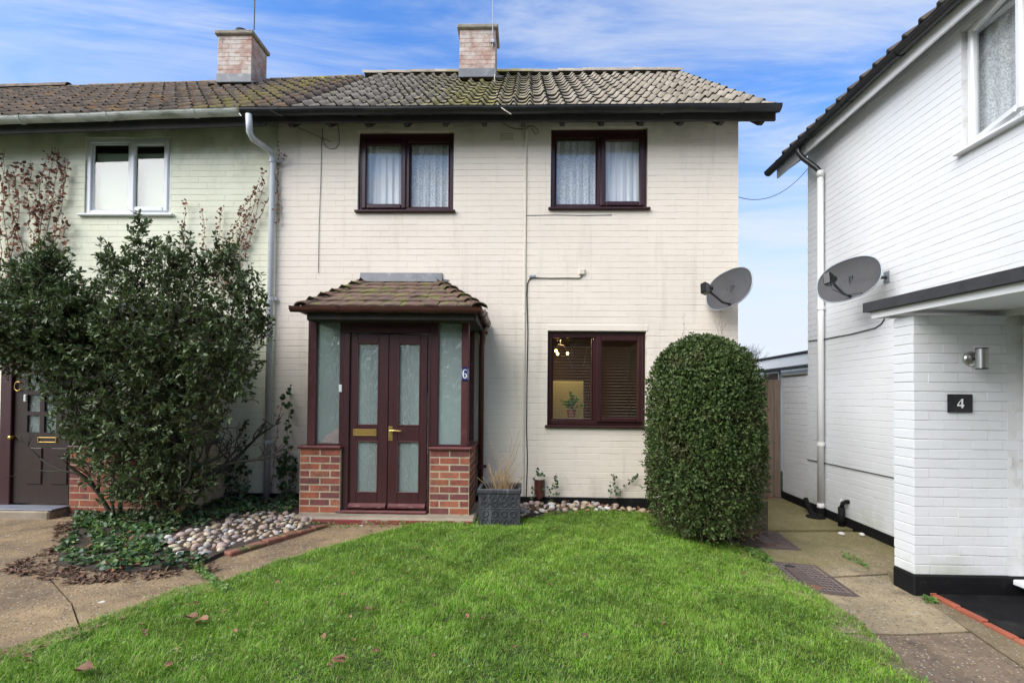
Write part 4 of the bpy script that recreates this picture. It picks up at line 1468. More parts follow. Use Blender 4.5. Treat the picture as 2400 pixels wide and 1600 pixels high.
# doors
zdt, zdb = PD(900, Y5(440)).z, PD(900, Y5(1428)).z
dm = PD(X5(746), 900).x
dl, dr = PD(X5(522), 900).x, PD(X5(968), 900).x
panes = {}
ydoor = YD + 0.02
for nm, (a, b), gx in (('L', (dl + .004, dm - .003), ((573, 692), (573, 692))), ('R', (dm + .003, dr - .004), ((804, 926), (804, 926)))):
    ga_, gb_ = PD(X5(gx[0][0]), 900, ydoor).x, PD(X5(gx[0][1]), 900, ydoor).x
    zu1, zu0 = PD(900, Y5(492), ydoor).z, PD(900, Y5(955), ydoor).z
    zl1, zl0 = PD(900, Y5(1046), ydoor).z, PD(900, Y5(1335), ydoor).z
    mb = MB()
    mb.cbox(a, ga_, ydoor, ydoor + .044, zdb, zdt, .004)
    mb.cbox(gb_, b, ydoor, ydoor + .044, zdb, zdt, .004)
    for z0, z1 in ((zdb + .001, zl0), (zl1, zu0), (zu1, zdt - .001)):
        mb.cbox(ga_ + .0005, gb_ - .0005, ydoor + .0005, ydoor + .0435, z0, z1, .004)
    d = mb.build('door', 'maroon', P6)
    for z0, z1 in ((zl0, zl1), (zu0, zu1)):
        MB().frame(ga_ - .006, gb_ + .006, z0 - .006, z1 + .006, ydoor - .006, ydoor + .006, .014, .004).build('glazing_bead', 'maroon_trim', d)
        MB().box(ga_ + .001, gb_ - .001, ydoor + .02, ydoor + .026, z0, z1).build('pane', 'obs', d)
    zk = PD(900, Y5(1396), ydoor).z
    MB().prism([(a + .01, ydoor - .001, zdb + .012), (a + .01, ydoor - .035, zdb + .012), (a + .01, ydoor - .035, zdb + .028), (a + .01, ydoor - .001, zk)], (b - a - .02, 0, 0)).build('weather_bar', 'maroon_worn', d)
    if nm == 'L':
        lp = MB()
        x0, x1 = PD(X5(549), 900).x, PD(X5(682), 900).x
        z0, z1 = PD(900, Y5(1018)).z, PD(900, Y5(978)).z
        lp.frame(x0, x1, z0, z1, ydoor - .008, ydoor, .016, .003)
        o = lp.build('letter_plate', 'brass', d)
        lp2 = MB().cbox(x0 + .018, x1 - .018, ydoor - .006, ydoor - .001, z0 + .018, z1 - .018, .002)
        o2 = lp2.build('letter_flap', 'brass', None)
        o2.parent = d
    else:
        x0, x1 = PD(X5(748), 900).x, PD(X5(773), 900).x
        z0, z1 = PD(900, Y5(1044)).z, PD(900, Y5(962)).z
        hd = MB().cbox(x0, x1, ydoor - .007, ydoor + .001, z0, z1, .004)
        zc = PD(900, Y5(985)).z
        xc = (x0 + x1) / 2
        hd.tube([(xc, ydoor - .006, zc), (xc, ydoor - .05, zc)], .009, 8)
        hd.tube([(xc, ydoor - .045, zc), (xc + .05, ydoor - .05, zc + .003), (xc + .11, ydoor - .045, zc - .003), (xc + .125, ydoor - .04, zc - .002)], .0085, 8)
        hd.build('door_handle', 'brass', d, smooth=False)
        MB().tube([(xc, ydoor - .0085, zc - .085), (xc, ydoor - .006, zc - .085)], .006, 8).build('keyhole', 'gloss_black', d)
MB().cbox(PD(X5(465), 900).x, PD(X5(975), 900).x, YD - .05, YD + .09, zst, zst + .032, .01).build('threshold', 'maroon_worn', P6)
# door bell
MB().cbox(PD(X5(469), 900).x, PD(X5(487), 900).x, YD - .012, YD + .004, PD(900, Y5(771)).z, PD(900, Y5(728)).z, .006).build('doorbell', 'white_enamel', P6)
# glazed sides
for sd in (0, 1):
    xo = po[0][0] if sd == 0 else po[3][1]
    xa, xb = (xo + .012, xo + .075) if sd == 0 else (xo - .075, xo - .012)
    mb = MB()
    mb.cbox(xa, xb, YF - .07, YF - .004, zs, ztop, .005)
    mb.cbox(xa + .002, xb - .002, YD + .09, YF - .072, ztop - .05, ztop, .005)
    mb.cbox(xa + .002, xb - .002, YD + .09, YF - .072, zs, zs + .03, .005)
    mb.build('side_frame', 'maroon_trim', P6)
    MB().box((xa + xb) / 2 - .003, (xa + xb) / 2 + .003, YD + .086, YF - .07, zs + .031, ztop - .051).build('side_light', 'obs' if sd == 0 else 'glass', P6)
# inside: inner wall with the house door, red bag on the sill
MB().box(po[0][1], po[3][0] - .02, YF - 0.012, YF - .004, zst, ztop).build('inner_wall', 'porchwall', P6)
MB().cbox(dl + .02, dm + .10, YF - 0.05, YF - .013, zst + .02, zst + 2.0, .006).build('inner_door', 'door8', P6)
MB().box(po[0][0] + .02, po[3][1] - .02, YD + .09, YF - .05, ztop + .001, ztop + .02).build('ceiling', 'porchwall', P6)
bagm = MB()
xa, xb = po[0][1] + .01, po[1][0] + .01
za = zs + .021
vs, fs = [], []
for j in range(7):
    t = j / 6
    for k in range(16):
        an = 2 * math.pi * k / 16
        rr = (1 - 0.25 * t - 0.55 * t ** 4) * (1 + 0.10 * math.sin(3 * an + 4 * t) + .06 * math.sin(7 * an + t * 9))
        vs.append(((xa + xb) / 2 + (xb - xa) * .52 * rr * math.cos(an) + .04 * t, YD + .105 + .055 * rr * math.sin(an), za - .02 + t * .16 + .03 * math.sin(an + 1) * t))
for j in range(6):
    for k in range(16):
        k2 = (k + 1) % 16
        fs.append((j * 16 + k, j * 16 + k2, j * 16 + 16 + k2, j * 16 + 16 + k))
fs.append(tuple(range(96, 112))); fs.append(tuple(range(16))[::-1])
bag = bagm.add(vs, fs).build('bag', 'red', None, smooth=True)
tag(bag, 'bright red bag lying on the porch sill behind obscured glass', 'bag')
# the shelf it lies on
MB().cbox(po[0][0] + .02, po[1][0] + .06, YD + .092, YD + .32, zs - .02, zs + .005, .004).build('inner_shelf', 'porchwall', P6)

# porch roof
EYp = 5.13
ez = PY(900, 719, EYp).z
zt = PY(900, 663, YF - .02).z
ex0, ex1 = PY(708, 716, EYp).x, PY(1122, 716, EYp).x
tx0_, tx1_ = PY(852, 663, YF).x, PY(1030, 663, YF).x
YT = YF - .01
rf = MB()
v = [(ex0, EYp, ez - .02), (ex1, EYp, ez - .02), (tx1_, YT, zt - .02), (tx0_, YT, zt - .02), (ex0, YT, ez - .02), (ex1, YT, ez - .02)]
rf.add(v, [(0, 1, 2, 3), (0, 3, 4), (1, 5, 2), (0, 4, 5, 1)])
roofp = rf.build('roof', 'timberdark', P6)


def slab_tile(w, ln, m='tilep', c=.004):
    k = ('slabtile', round(w, 3), round(ln, 3))
    if k in _bm:
        return _bm[k]
    vs, fs = [], []
    n = 6
    for j, (yy, dz) in enumerate(((0, 0.0), (0, .017), (.006, .022), (ln, .020))):
        for i in range(n + 1):
            x = -w / 2 + w * i / n
            cam_ = .007 * math.sin(math.pi * i / n) if n else 0
            vs.append((x, yy, dz + cam_))
    for j in range(3):
        for i in range(n):
            fs.append((j * (n + 1) + i, j * (n + 1) + i + 1, (j + 1) * (n + 1) + i + 1, (j + 1) * (n + 1) + i))
    q = [j * (n + 1) for j in range(4)]
    fs.append(tuple(q[::-1])); fs.append(tuple(x + n for x in q))
    _bm[k] = MB().add(vs, fs).mesh('roof_tile', m)
    return _bm[k]


NR = 6
phf = math.atan2(zt - ez, YT - EYp)
lnf = math.hypot(zt - ez, YT - EYp) / NR
for r in range(NR):
    t = r / NR
    z, y = ez + (zt - ez) * t, EYp + (YT - EYp) * t
    a, b = ex0 + (tx0_ - ex0) * t + .03, ex1 + (tx1_ - ex1) * t - .03
    n = max(2, int(round((b - a) / 0.19)))
    off = 0.5 if r % 2 else 0
    edges = [a] + [a + (b - a) * (k + off) / n for k in range(0 if off else 1, n)] + [b]
    for k in range(len(edges) - 1):
        w = edges[k + 1] - edges[k]
        if w < .03:
            continue
        link('roof_tile', slab_tile(round(w - .003, 2), lnf * 1.45), roofp, ((edges[k] + edges[k + 1]) / 2, y - .01 + R.uniform(-.006, .006), z + R.uniform(-.002, .004)), (phf - .075 + R.uniform(-.012, .012), R.uniform(-.012, .012), R.uniform(-.015, .015)))
for sd in (0, 1):
    e, tt = (ex0, tx0_) if sd == 0 else (ex1, tx1_)
    phs = math.atan2(zt - ez, abs(tt - e))
    lns = math.hypot(zt - ez, tt - e) / NR
    for r in range(NR):
        t = r / NR
        x, z = e + (tt - e) * t, ez + (zt - ez) * t
        ya, yb = EYp + (YT - EYp) * t + .03, YT
        n = max(1, int(round((yb - ya) / .19)))
        for k in range(n):
            w = (yb - ya) / n
            yc = ya + w * (k + .5)
            rz_ = -math.pi / 2 if sd == 0 else math.pi / 2
            link('roof_tile', slab_tile(round(w - .003, 2), lns * 1.45), roofp, (x + (-.01 if sd == 0 else .01), yc, z + R.uniform(-.002, .004)), (phs - .09 + R.uniform(-.012, .012), 0, rz_ + R.uniform(-.015, .015)))
    # bonnet hip tiles
    n = 6
    p0, p1 = Vector((e, EYp, ez + .015)), Vector((tt, YT, zt + .02))
    dv = (p1 - p0)
    ln = dv.length / n
    dd = dv.normalized()
    sidev = dd.cross(Vector((0, 0, 1))).normalized()
    upv = sidev.cross(dd).normalized()
    for k in range(n):
        c = p0 + dv * (k / n) - dd * .02
        vs, fs = [], []
        for j, (s_, sc, lift) in enumerate(((0, 1.0, .018), (ln * 1.25, .72, .0))):
            for i in range(9):
                an = math.pi * i / 8
                ra = .095 * sc
                vs.append(dd * s_ + sidev * (ra * math.cos(an)) + upv * (ra * .62 * math.sin(an) - .030 + lift))
        for i in range(9):
            vs.append(vs[i] - upv * .014 + dd * .001)
        for i in range(8):
            fs.append((i, 9 + i, 10 + i, i + 1)); fs.append((i, i + 1, 19 + i, 18 + i))
        MB().add(vs, fs)
        me = MB().add(vs, fs).mesh('hip_tile', 'tilep')
        link('hip_tile', me, roofp, c + Vector((R.uniform(-.004, .004), 0, R.uniform(-.004, .004))), smooth=True)
# flashings against the wall
fl0, fl1 = PY(845, 650, YF).x, PY(1037, 650, YF).x
MB().prism([(fl0, YF - .012, zt + .125), (fl1, YF - .012, zt + .125), (fl1 + .0, YF - .04, zt + .015), (fl0 - .0, YF - .04, zt + .015)], (0, .004, .004)).build('flashing', 'lead', P6)
for sd in (0, 1):
    e, tt = (ex0, tx0_) if sd == 0 else (ex1, tx1_)
    for k in range(6):
        t = (k + .35) / 6
        x, z = e + (tt - e) * t, ez + (zt - ez) * t
        s_ = -1 if sd == 0 else 1
        poly = [(x - s_ * .02, YF - .006, z + .02), (x + s_ * .055, YF - .006, z + .095), (x - s_ * .06, YF - .006, z + .105), (x - s_ * .10, YF - .006, z + .06)]
        MB().prism(poly, (0, -.006, 0)).build('step_flashing', 'lead', P6)
# eaves board, soffit and brown gutter
gx0, gx1 = PY(680, 725, 5.08).x, PY(1129, 725, 5.08).x
MB().cbox(ex0 + .06, ex1 - .05, EYp + .015, EYp + .035, ez - .13, ez - .012, .003).build('fascia', 'timberdark', P6)
MB().box(ex0 + .07, ex1 - .06, EYp + .036, YF - .012, ez - .125, ez - .105).build('soffit', 'timberdark', P6)
for s_, e in ((-1, ex0 + .05), (1, ex1 - .04)):
    MB().cbox(e - .012, e + .012, EYp + .03, YF - .012, ez - .13, ez - .014, .003).build('fascia', 'timberdark', P6)
gutter(P6, gx0, gx1, EYp - .035, ez - .012, ez - .018, .052, 'browngutter', brk=.7)
gutter(P6, ex1 + .015, 0, EYp + .03, ez - .016, ez - .03, .045, 'browngutter', along='y', y1=YF - .02)
gutter(P6, ex0 - .015, 0, EYp + .03, ez - .016, ez - .03, .045, 'browngutter', along='y', y1=YF - .02)
xd = PY(1128, 900, YF - .07).x
downpipe(P6, [(ex1 - .0, YF - .10, ez - .06), (ex1 - .03, YF - .09, ez - .13), (xd + .01, YF - .06, ez - .22), (xd, YF - .055, ez - .30), (xd, YF - .055, 0.10)], .033, 'browngutter', clips=[(xd, YF - .055, PY(1130, 780, YF).z), (xd, YF - .055, PY(1130, 1091, YF).z)])


# ------------------------------------------------------------------ digits
def stroke(pts, widths, y0, y1, m, name, parent):
    """a figure drawn as one thick-and-thin stroke, pushed out from the plate"""
    mb = MB()
    L, Rr = [], []
    n = len(pts)
    for i in range(n):
        a, b = Vector(pts[max(i - 1, 0)]), Vector(pts[min(i + 1, n - 1)])
        d = (b - a).normalized()
        nn = Vector((-d.y, d.x))
        p = Vector(pts[i])
        L.append(p + nn * widths[i] / 2); Rr.append(p - nn * widths[i] / 2)
    for i in range(n - 1):
        q = [L[i], L[i + 1], Rr[i + 1], Rr[i]]
        mb.prism([(v.x, y0, v.y) for v in q], (0, y1 - y0, 0))
    return mb.build(name, m, parent)


def plate_curve(cx, cz, s, pts):
    return [(cx + a * s, cz + b * s) for a, b in pts]


n0, n1 = PD(X5(1161), 870, YD - .012), PD(X5(1202), 870, YD - .012)
zp1, zp0 = PD(X5(1180), Y5(627), YD - .012).z, PD(X5(1180), Y5(706), YD - .012).z
S6 = thing('house_number_plaque', 'blue enamel plaque with white number 6 on the porch corner post', 'house number', ((n0.x + n1.x) / 2, YD - .015, (zp0 + zp1) / 2), 'house number signs')
pm = MB()
w = n1.x - n0.x
cxp = (n0.x + n1.x) / 2
pm.cbox(n0.x, n1.x, YD - .018, YD - .011, zp0 + .012, zp1 - .012, .003)
for zz in (zp0 + .006, zp1 - .006):
    pm.cbox(cxp - w * .3, cxp + w * .3, YD - .0175, YD - .0115, zz - .0055, zz + .0055, .002)
pm.build('plaque', 'blue_enamel', S6)
MB().frame(n0.x + .004, n1.x - .004, zp0 + .016, zp1 - .016, YD - .0195, YD - .0175, .003, .0008).build('border', 'white_enamel', S6)
six = [(0.30, 0.78), (0.16, 0.92), (-0.02, 0.97), (-0.2, 0.86), (-0.31, 0.6), (-0.35, 0.25), (-0.33, -0.2), (-0.22, -0.6), (0, -0.78), (0.22, -0.62), (0.31, -0.3), (0.26, 0.02), (0.06, 0.18), (-0.14, 0.08), (-0.27, -0.12)]
sw = [.16, .15, .12, .18, .24, .27, .27, .22, .14, .22, .26, .22, .13, .10, .08]
sc = (zp1 - zp0) * .36
stroke(plate_curve(cxp, (zp0 + zp1) / 2 - .004, sc, six), [q * sc for q in sw], YD - .021, YD - .0179, 'white_enamel', 'digit', S6)

# ------------------------------------------------------------------ number 4, to the right
XW = 3.77                                        # its front wall, facing left
YC = PX(1893, 700, XW).y                         # its far corner
YN = 1.2                                         # beyond the right edge of the frame
H4 = thing('end_house', 'white painted brick house on the right with black gutter and open upper window', 'house', (XW + 1, 4, -0.2))
YW4 = 4.027                                      # face of the porch wing wall
XWING = PY(2142, 1000, YW4).x
ZWT = PX(2142, 1345, XWING).z if False else PY(2142, 1345, YW4).z
wz0 = PX(2254, 364, XW).z
WY1 = PX(2253, 200, XW).y
W4 = (WY1 - 1.25, WY1, wz0, wz0 + 1.08)
ZT4 = 4.80
DOORH = (2.55, YW4 - .001, -0.3, 1.98)
ZB4 = -0.06
hol4 = [W4, (YN, YW4, -0.4, 2.02)]
mb = MB()
panel(mb, 'W', XW + .0027, XW + .12, YN, YC - .001, -.3, ZT4, hol4)
mb.box(XW + .121, XW + 6, YC - .12, YC - .002, -.3, ZT4)
mb.prism([(XW + .121, YC - .12, ZT4 + .001), (XW + 6, YC - .12, ZT4 + .001), (XW + 3.6, YC - .12, ZT4 + 2.5)], (0, .118, 0))
wall4 = mb.build('wall', 'white_joint', H4)
lay_bricks(wall4, 'W', XW, brick_rects(YN, YC, ZB4, ZT4, hol4, phase=.04, joint=.005, vj=.0005), 'white', 300, .0009, lambda u, z: u > 2.9)


def z_plinth(y):
    return G(XW, y) + 0.115


mb = MB()
pl = []
for y in np.linspace(YW4 + .2, YC + .66, 14):
    pl.append(y)
vs, fs = [], []
for i, y in enumerate(pl):
    vs += [(XW - .016, y, G(XW, y) - .1), (XW - .016, y, z_plinth(y)), (XW + .003, y, z_plinth(y) + .004)]
for i in range(len(pl) - 1):
    a, b = i * 3, i * 3 + 3
    fs += [(a, a + 1, b + 1, b), (a + 1, a + 2, b + 2, b + 1)]
mb.add(vs, fs).build('plinth', 'bitumen', H4)
# wing wall beside its door
WX1 = XW + .23
zw0, zw1 = ZWT, PX(2142, 742, XWING).z if False else PY(2142, 738, YW4).z
mb = MB()
mb.box(XWING + .005, WX1, YW4 + .005, YW4 + .21, zw0 - .02, zw1)
wing = mb.build('porch_wing_wall', 'white_joint', H4)
lay_bricks(wing, 'S', YW4, brick_rects(XWING, WX1, zw0, zw1, [], joint=.005, phase=.112, vj=.0018), 'white', 300, .0018)
mb = MB()
cnt_ = int((zw1 - zw0) / .075) + 1
lay_bricks(wing, 'W', XWING, brick_rects(YW4 + .001, YW4 + .215, zw0, zw1, [], lu=.43, joint=.007, phase=0), 'white', 60, .002)
pz = MB()
pz.cbox(XWING - .012, WX1, YW4 - .012, YW4 + .22, zw0 - .32, zw0 - .001, .012)
pz.build('wing_plinth', 'bitumen', H4)
# door recess
XDR = PX(2372, 1000, WX1).x
MB().box(XW + .235, XW + .30, YN, YW4 - .002, -.25, 2.10).build('recess_wall', 'white', H4)
dfr = MB()
yj = YW4 - .002
dx = XW + .112
zsill = PX(2360, 1342, dx).z
for (a, b) in ((yj - .06, yj), (yj - 1.05, yj - .96)):
    dfr.cbox(dx, dx + .062, a, b, zsill, 1.95, .006)
dfr.cbox(dx, dx + .06, yj - .96, yj - .06, 1.86, 1.949, .006)
dfr.build('door_frame', 'upvc', H4)
dd4 = MB().cbox(dx + .02, dx + .058, yj - .955, yj - .063, zsill + .03, 1.855, .006).build('door', 'upvc', H4)
MB().tube([(dx - .03, yj - .16, .86), (dx + .02, yj - .16, .86)], .022, 12).build('door_handle', 'brass', dd4, smooth=True)
MB().cbox(dx - .09, dx + .06, yj - 1.08, yj - .005, zsill - .045, zsill - .001, .008).build('door_sill', 'upvc', H4)
# canopy
XCA = 2.95
ya = PX(2022, 720, XCA).y
zc1, zc0 = PX(2022, 711, XCA).z, PX(2022, 733, XCA).z
ze1, ze0 = PX(2400, 623, XCA).z, PX(2400, 651, XCA).z
ye = PX(2400, 640, XCA).y
sl1 = (ze1 - zc1) / (ye - ya)
cz_ = lambda y, z: z + sl1 * (y - ya)
cn = MB()
yn = 1.3
cn.add([(XCA, ya, zc1), (XCA, yn, cz_(yn, zc1)), (XW - .002, yn, cz_(yn, zc1) + .03), (XW - .002, ya, zc1 + .03),
        (XCA, ya, zc0), (XCA, yn, cz_(yn, zc0)), (XW - .002, yn, cz_(yn, zc0)), (XW - .002, ya, zc0)],
       [(0, 1, 2, 3), (4, 7, 6, 5), (0, 4, 5, 1), (1, 5, 6, 2), (2, 6, 7, 3), (3, 7, 4, 0)])
cn.build('canopy_felt', 'felt', H4)
cf = MB()
za, zb = zc0 - .002, zc0 - .058
yb_ = ya - .05
cf.add([(XCA + .04, yb_, za), (XCA + .04, yn, cz_(yn, za)), (XCA + .065, yn, cz_(yn, za)), (XCA + .065, yb_, za),
        (XCA + .04, yb_, zb), (XCA + .04, yn, cz_(yn, zb)), (XCA + .065, yn, cz_(yn, zb)), (XCA + .065, yb_, zb)],
       [(0, 1, 2, 3), (4, 7, 6, 5), (0, 4, 5, 1), (1, 5, 6, 2), (2, 6, 7, 3), (3, 7, 4, 0)])
cf.build('canopy_fascia', 'upvc', H4)
cs = MB()
cs.add([(XCA + .066, yb_, zb + .022), (XCA + .066, yn, cz_(yn, zb + .022)), (XW + .30, yn, cz_(yn, zb + .022)), (XW + .30, YW4 - .0, cz_(YW4, zb + .022)), (XW - .001, YW4 - .0, cz_(YW4, zb + .022)), (XW - .001, yb_, zb + .022)],
       [(0, 1, 2, 3, 4, 5)])
cs.build('canopy_soffit', 'white', H4)
MB().cbox(XCA + .066, XW - .003, yb_ - .02, yb_, zb + .0, za, .003).build('canopy_end', 'upvc', H4)
# cable along the wall and the horizontal wire
xs_ = XW - .008
MB().tube([PX(2073, 747, xs_), PX(2066, 758, xs_), PX(2052, 768, xs_), PX(2030, 774, xs_), PX(1990, 784, xs_), PX(1960, 789, xs_), PX(1935, 794, xs_), PX(1895, 799, xs_)], .006, 6).build('wall_cable', 'timberdark', H4)
MB().tube([PX(1892, 1076, xs_), PX(1932, 1084, xs_), PX(2000, 1099, xs_), PX(2094, 1119, xs_)], .005, 6).build('wall_cable', 'timberdark', H4)
# eaves
XE = 3.54
zg = 4.685
yfar = PX(1800, 400, XE).y
gutter(H4, XE, 0, YN - .4, zg, zg + .005, .058, 'black', along='y', y1=yfar, brk=.72)
MB().cbox(XE + .066, XE + .09, YN - .4, yfar - .12, zg - .14, zg + .06, .004).build('fascia', 'upvc', H4)
MB().box(XE + .091, XW - .002, YN - .4, YC + .15, zg + .01, zg + .02).build('soffit', 'timberdark', H4)
MB().prism([(XE + .10, YC + .20, zg - .13), (XE + .10, YC + .20, zg + .06), (XE + 3.6, YC + .20, zg + 2.65), (XE + 3.6, YC + .20, zg + 2.45)], (0, .025, 0)).build('bargeboard', 'upvc', H4)
rf4 = MB().prism([(XE + .02, YN - .4, zg + .045), (XE + 3.9, YN - .4, zg + .045 + 3.88 * .72), (XE + 7.8, YN - .4, zg + .045), (XE + 7.8, YN - .4, zg - .0), (XE + 3.9, YN - .4, zg + 3.88 * .72), (XE + .02, YN - .4, zg)], (0, YC + .22 - YN + .4, 0)).build('roof', 'timberdark', H4)
T4 = pantile_mesh('roof_tile', 'tile4')
PH4 = math.atan(.72)
k = 0
rest = MB()
for r in range(4):
    y = YC + .20
    while y > YN - .3:
        s = r * .345 - .03
        p = Vector((XE + .02 + s * math.cos(PH4), y, zg + .052 + s * math.sin(PH4) + R.uniform(-.004, .006)))
        if r == 0:
            o = link('roof_tile', T4, rf4, p, smooth=True)
            o.rotation_euler = (PH4 - .035 + R.uniform(-.015, .015), 0, -math.pi / 2)
        else:
            Mx = Matrix.Translation(p) @ Matrix.Rotation(-math.pi / 2, 4, 'Z') @ Matrix.Rotation(PH4 - .035, 4, 'X')
            rest.add([Mx @ v.co for v in T4.vertices], [tuple(q.vertices) for q in T4.polygons])
        y -= .2
o = rest.build('roof_tiles', 'tile4', rf4, smooth=True)
o['kind'] = 'stuff'
# rainwater pipe
xp = XW - .06
ypp = PX(1923, 600, xp).y
zpt = PX(1923, 410, xp).z
dp4 = downpipe(H4, [(xp, ypp, zpt), (xp, ypp, 2.0), (xp, ypp, PX(1923, 1188, xp).z)], .036, 'pipe4',
               clips=[(xp, ypp, PX(1923, 722, xp).z), (xp, ypp, PX(1923, 1040, xp).z)], collar=[(xp, ypp, zpt + .01), (xp, ypp, PX(1923, 1186, xp).z)])
yo = PX(1872, 352, XE).y
MB().tube([(XE, yo, zg - .05), (XE, yo, zg - .12), (XE + .04, yo - .03, zg - .20), (xp - .03, ypp + .03, zpt + .10), (xp, ypp, zpt + .03), (xp, ypp, zpt - .03)], .033, 12).build('swan_neck', 'black', H4, smooth=True)
# black waste pipes at the foot
zf = G(xp, ypp)
gl = MB()
gl.tube([(xp, ypp, PX(1923, 1192, xp).z + .02), (xp, ypp, zf + .05), (xp - .02, ypp - .02, zf - .01)], .05, 12)
gl.tube([PX(1888, 1168, xp - .02), PX(1893, 1182, xp - .03), PX(1902, 1200, xp - .05), PX(1912, 1214, xp - .06)], .03, 10)
gl.tube([(xp - .08, ypp - .03, zf + .012), (xp - .08, ypp - .03, zf + .03)], .11, 14)
gl.build('drain_gully', 'bitumen', H4)
yv = PX(1973, 1190, xp).y
vp_ = MB()
zv = PX(1973, 1188, xp).z
vp_.tube([(xp - .005, yv, G(xp, yv) - .02), (xp - .005, yv, zv)], .036, 12)
vp_.tube([(xp - .005, yv, zv - .01), (xp - .0, yv - .02, zv + .05), (xp + .03, yv - .03, zv + .07), (xp + .06, yv - .03, zv + .07)], .024, 10)
vp_.build('waste_pipe', 'bitumen', H4, smooth=True)
MB().tube([PX(1972, 1176, xp), PX(1972, 1169, xp)], .016, 8).build('overflow_pipe', 'pipe4', H4)

# window on its upper floor, casement ajar
y0w, y1w, z0w, z1w = W4
xr = XW + .05
mb = MB()
mb.frame(y0w, y1w, z0w + .03, z1w, xr, xr + .065, .05, .006)
mb.cbox((y0w + y1w) / 2 - .03, (y0w + y1w) / 2 + .03, xr + .001, xr + .064, z0w + .081, z1w - .051, .006)
mb.map(lambda v: Vector((v.y, v.x, v.z)))
wf = mb.build('window', 'upvc', H4)
yc_ = (y0w + y1w) / 2
hw = y1w - .012 - yc_ + .02                       # casement width
cs_ = MB()
cs_.frame(0, hw, 0, z1w - z0w - .05, 0, .055, .062, .012)
MX = Matrix.Translation((xr - .012, y1w - .012, z0w + .05)) @ Matrix.Rotation(rad(-90 - 13), 4, 'Z')
cs_.map(lambda v: MX @ v)
cs_.build('casement', 'upvc', wf)
MB().box(.06, hw - .06, .02, .026, .06, z1w - z0w - .11).map(lambda v: MX @ v).build('pane', 'glass', wf)
MB().box(xr + .03, xr + .036, y0w + .05, yc_ - .03, z0w + .08, z1w - .05).build('pane', 'glass', wf)
MB().cbox(XW - .06, xr + .06, y0w - .04, y1w + .03, z0w - .002, z0w + .029, .008).build('sill', 'upvc', wf)
V, F = [], []
n = 70
for k in range(n + 1):
    y = y0w + (y1w - y0w) * k / n
    for zz in (z0w - .05, z1w + .02):
        V.append((xr + .085 + .012 * math.sin(y * 52) + .005 * math.sin(y * 131), y, zz))
for k in range(n):
    F.append((k * 2, k * 2 + 2, k * 2 + 3, k * 2 + 1))
MB().add(V, F).build('curtain', 'lace', wf, smooth=True)
mb = MB()
x0, x1 = xr + .10, xr + 1.4
v = [(x0, y0w - .2, z0w - .2), (x1, y0w - .2, z0w - .2), (x1, y1w + .2, z0w - .2), (x0, y1w + .2, z0w - .2), (x0, y0w - .2, z1w + .02), (x1, y0w - .2, z1w + .02), (x1, y1w + .2, z1w + .02), (x0, y1w + .2, z1w + .02)]
mb.add(v, [(0, 1, 2, 3), (4, 7, 6, 5), (0, 4, 5, 1), (1, 5, 6, 2), (2, 6, 7, 3)]).build('room', 'room', H4)

# garden wall, gate, garage behind
gw = thing('garden_wall', 'low white painted garden wall joining the far corner of the white house', 'wall', (XW, YC + .3, 0))
yg = PX(1834.5, 1000, XW).y
ztw = PX(1860, 881, XW).z
q = MB()
q.box(XW + .005, XW + .2, YC + .001, yg, -.3, ztw)
gwb = q.build('wall', 'white_joint', gw)
lay_bricks(gwb, 'W', XW, brick_rects(YC + .001, yg, -.03, ztw, [], joint=.006, vj=.0005), 'white', 300, .001)
MB().cbox(XW - .02, XW + .22, YC + .002, yg + .01, ztw, ztw + .022, .008).build('coping', 'coping', gw)
gt = thing('garden_gate', 'tall brown boarded wooden gate between the houses', 'gate', (3.2, yg, 0))
zg1, zg0 = PY(1815, 889, yg).z, G(3.3, yg) + .03
nb = 11
bw = (XW - .03 - 2.66) / nb
bm_ = MB().cbox(-bw / 2 + .003, bw / 2 - .003, -.011, .011, 0, zg1 - zg0, .004).mesh('board', 'gate')
for k in range(nb):
    link('board', bm_, gt, (2.66 + bw * (k + .5), yg + R.uniform(-.003, .003), zg0 + R.uniform(-.008, .008)), (0, R.uniform(-.003, .003), 0))
for z in (zg0 + .25, (zg0 + zg1) / 2, zg1 - .2):
    MB().cbox(2.68, XW - .05, yg + .015, yg + .05, z - .05, z + .05, .004).build('ledge', 'gate', gt)
MB().cbox(2.62, XW - .02, yg - .06, yg + .06, zg0 - .07, zg0 - .012, .01).build('gate_threshold', 'edging', gt)
ga4 = thing('garage', 'white flat roofed garage with dark roof edge beyond the garden gate', 'garage', (7, 13, 0))
XG = 6.4
zr = PX(1850, 832, XG).z
yy0, yy1 = 9.6, PX(1764, 846, XG).y
MB().cbox(XG, XG + 3, yy0, yy1, -.3, zr - .33, .01).build('wall', 'upvc', ga4)
MB().cbox(XG - .10, XG + 3.1, yy0 - .1, yy1 + .1, zr - .29, zr - .04, .01).build('fascia', 'upvc', ga4)
MB().cbox(XG - .13, XG + 3.13, yy0 - .12, yy1 + .12, zr - .035, zr + .02, .01).build('roof_edge', 'felt', ga4)
lean = thing('lean_to', 'small white lean-to with corrugated roof and brown window behind the gate', 'shed', (5, 10, 0))
XL4 = 5.2
zl = PX(1840, 868, XL4).z
MB().cbox(XL4, XL4 + 1.0, 8.4, 11.3, -.3, zl - .03, .01).build('wall', 'upvc', lean)
V, F = [], []
nn = 90
for k in range(nn + 1):
    y = 8.3 + 3.1 * k / nn
    V += [(XL4 - .12, y, zl + .02 + .014 * math.sin(k * 2.1)), (XL4 + 1.1, y, zl + .16 + .014 * math.sin(k * 2.1)), (XL4 - .12, y, zl - .0 + .014 * math.sin(k * 2.1))]
for k in range(nn):
    a, b = k * 3, k * 3 + 3
    F += [(a, b, b + 1, a + 1), (a + 2, b + 2, b, a)]
MB().add(V, F).build('corrugated_roof', 'timberdark', lean)
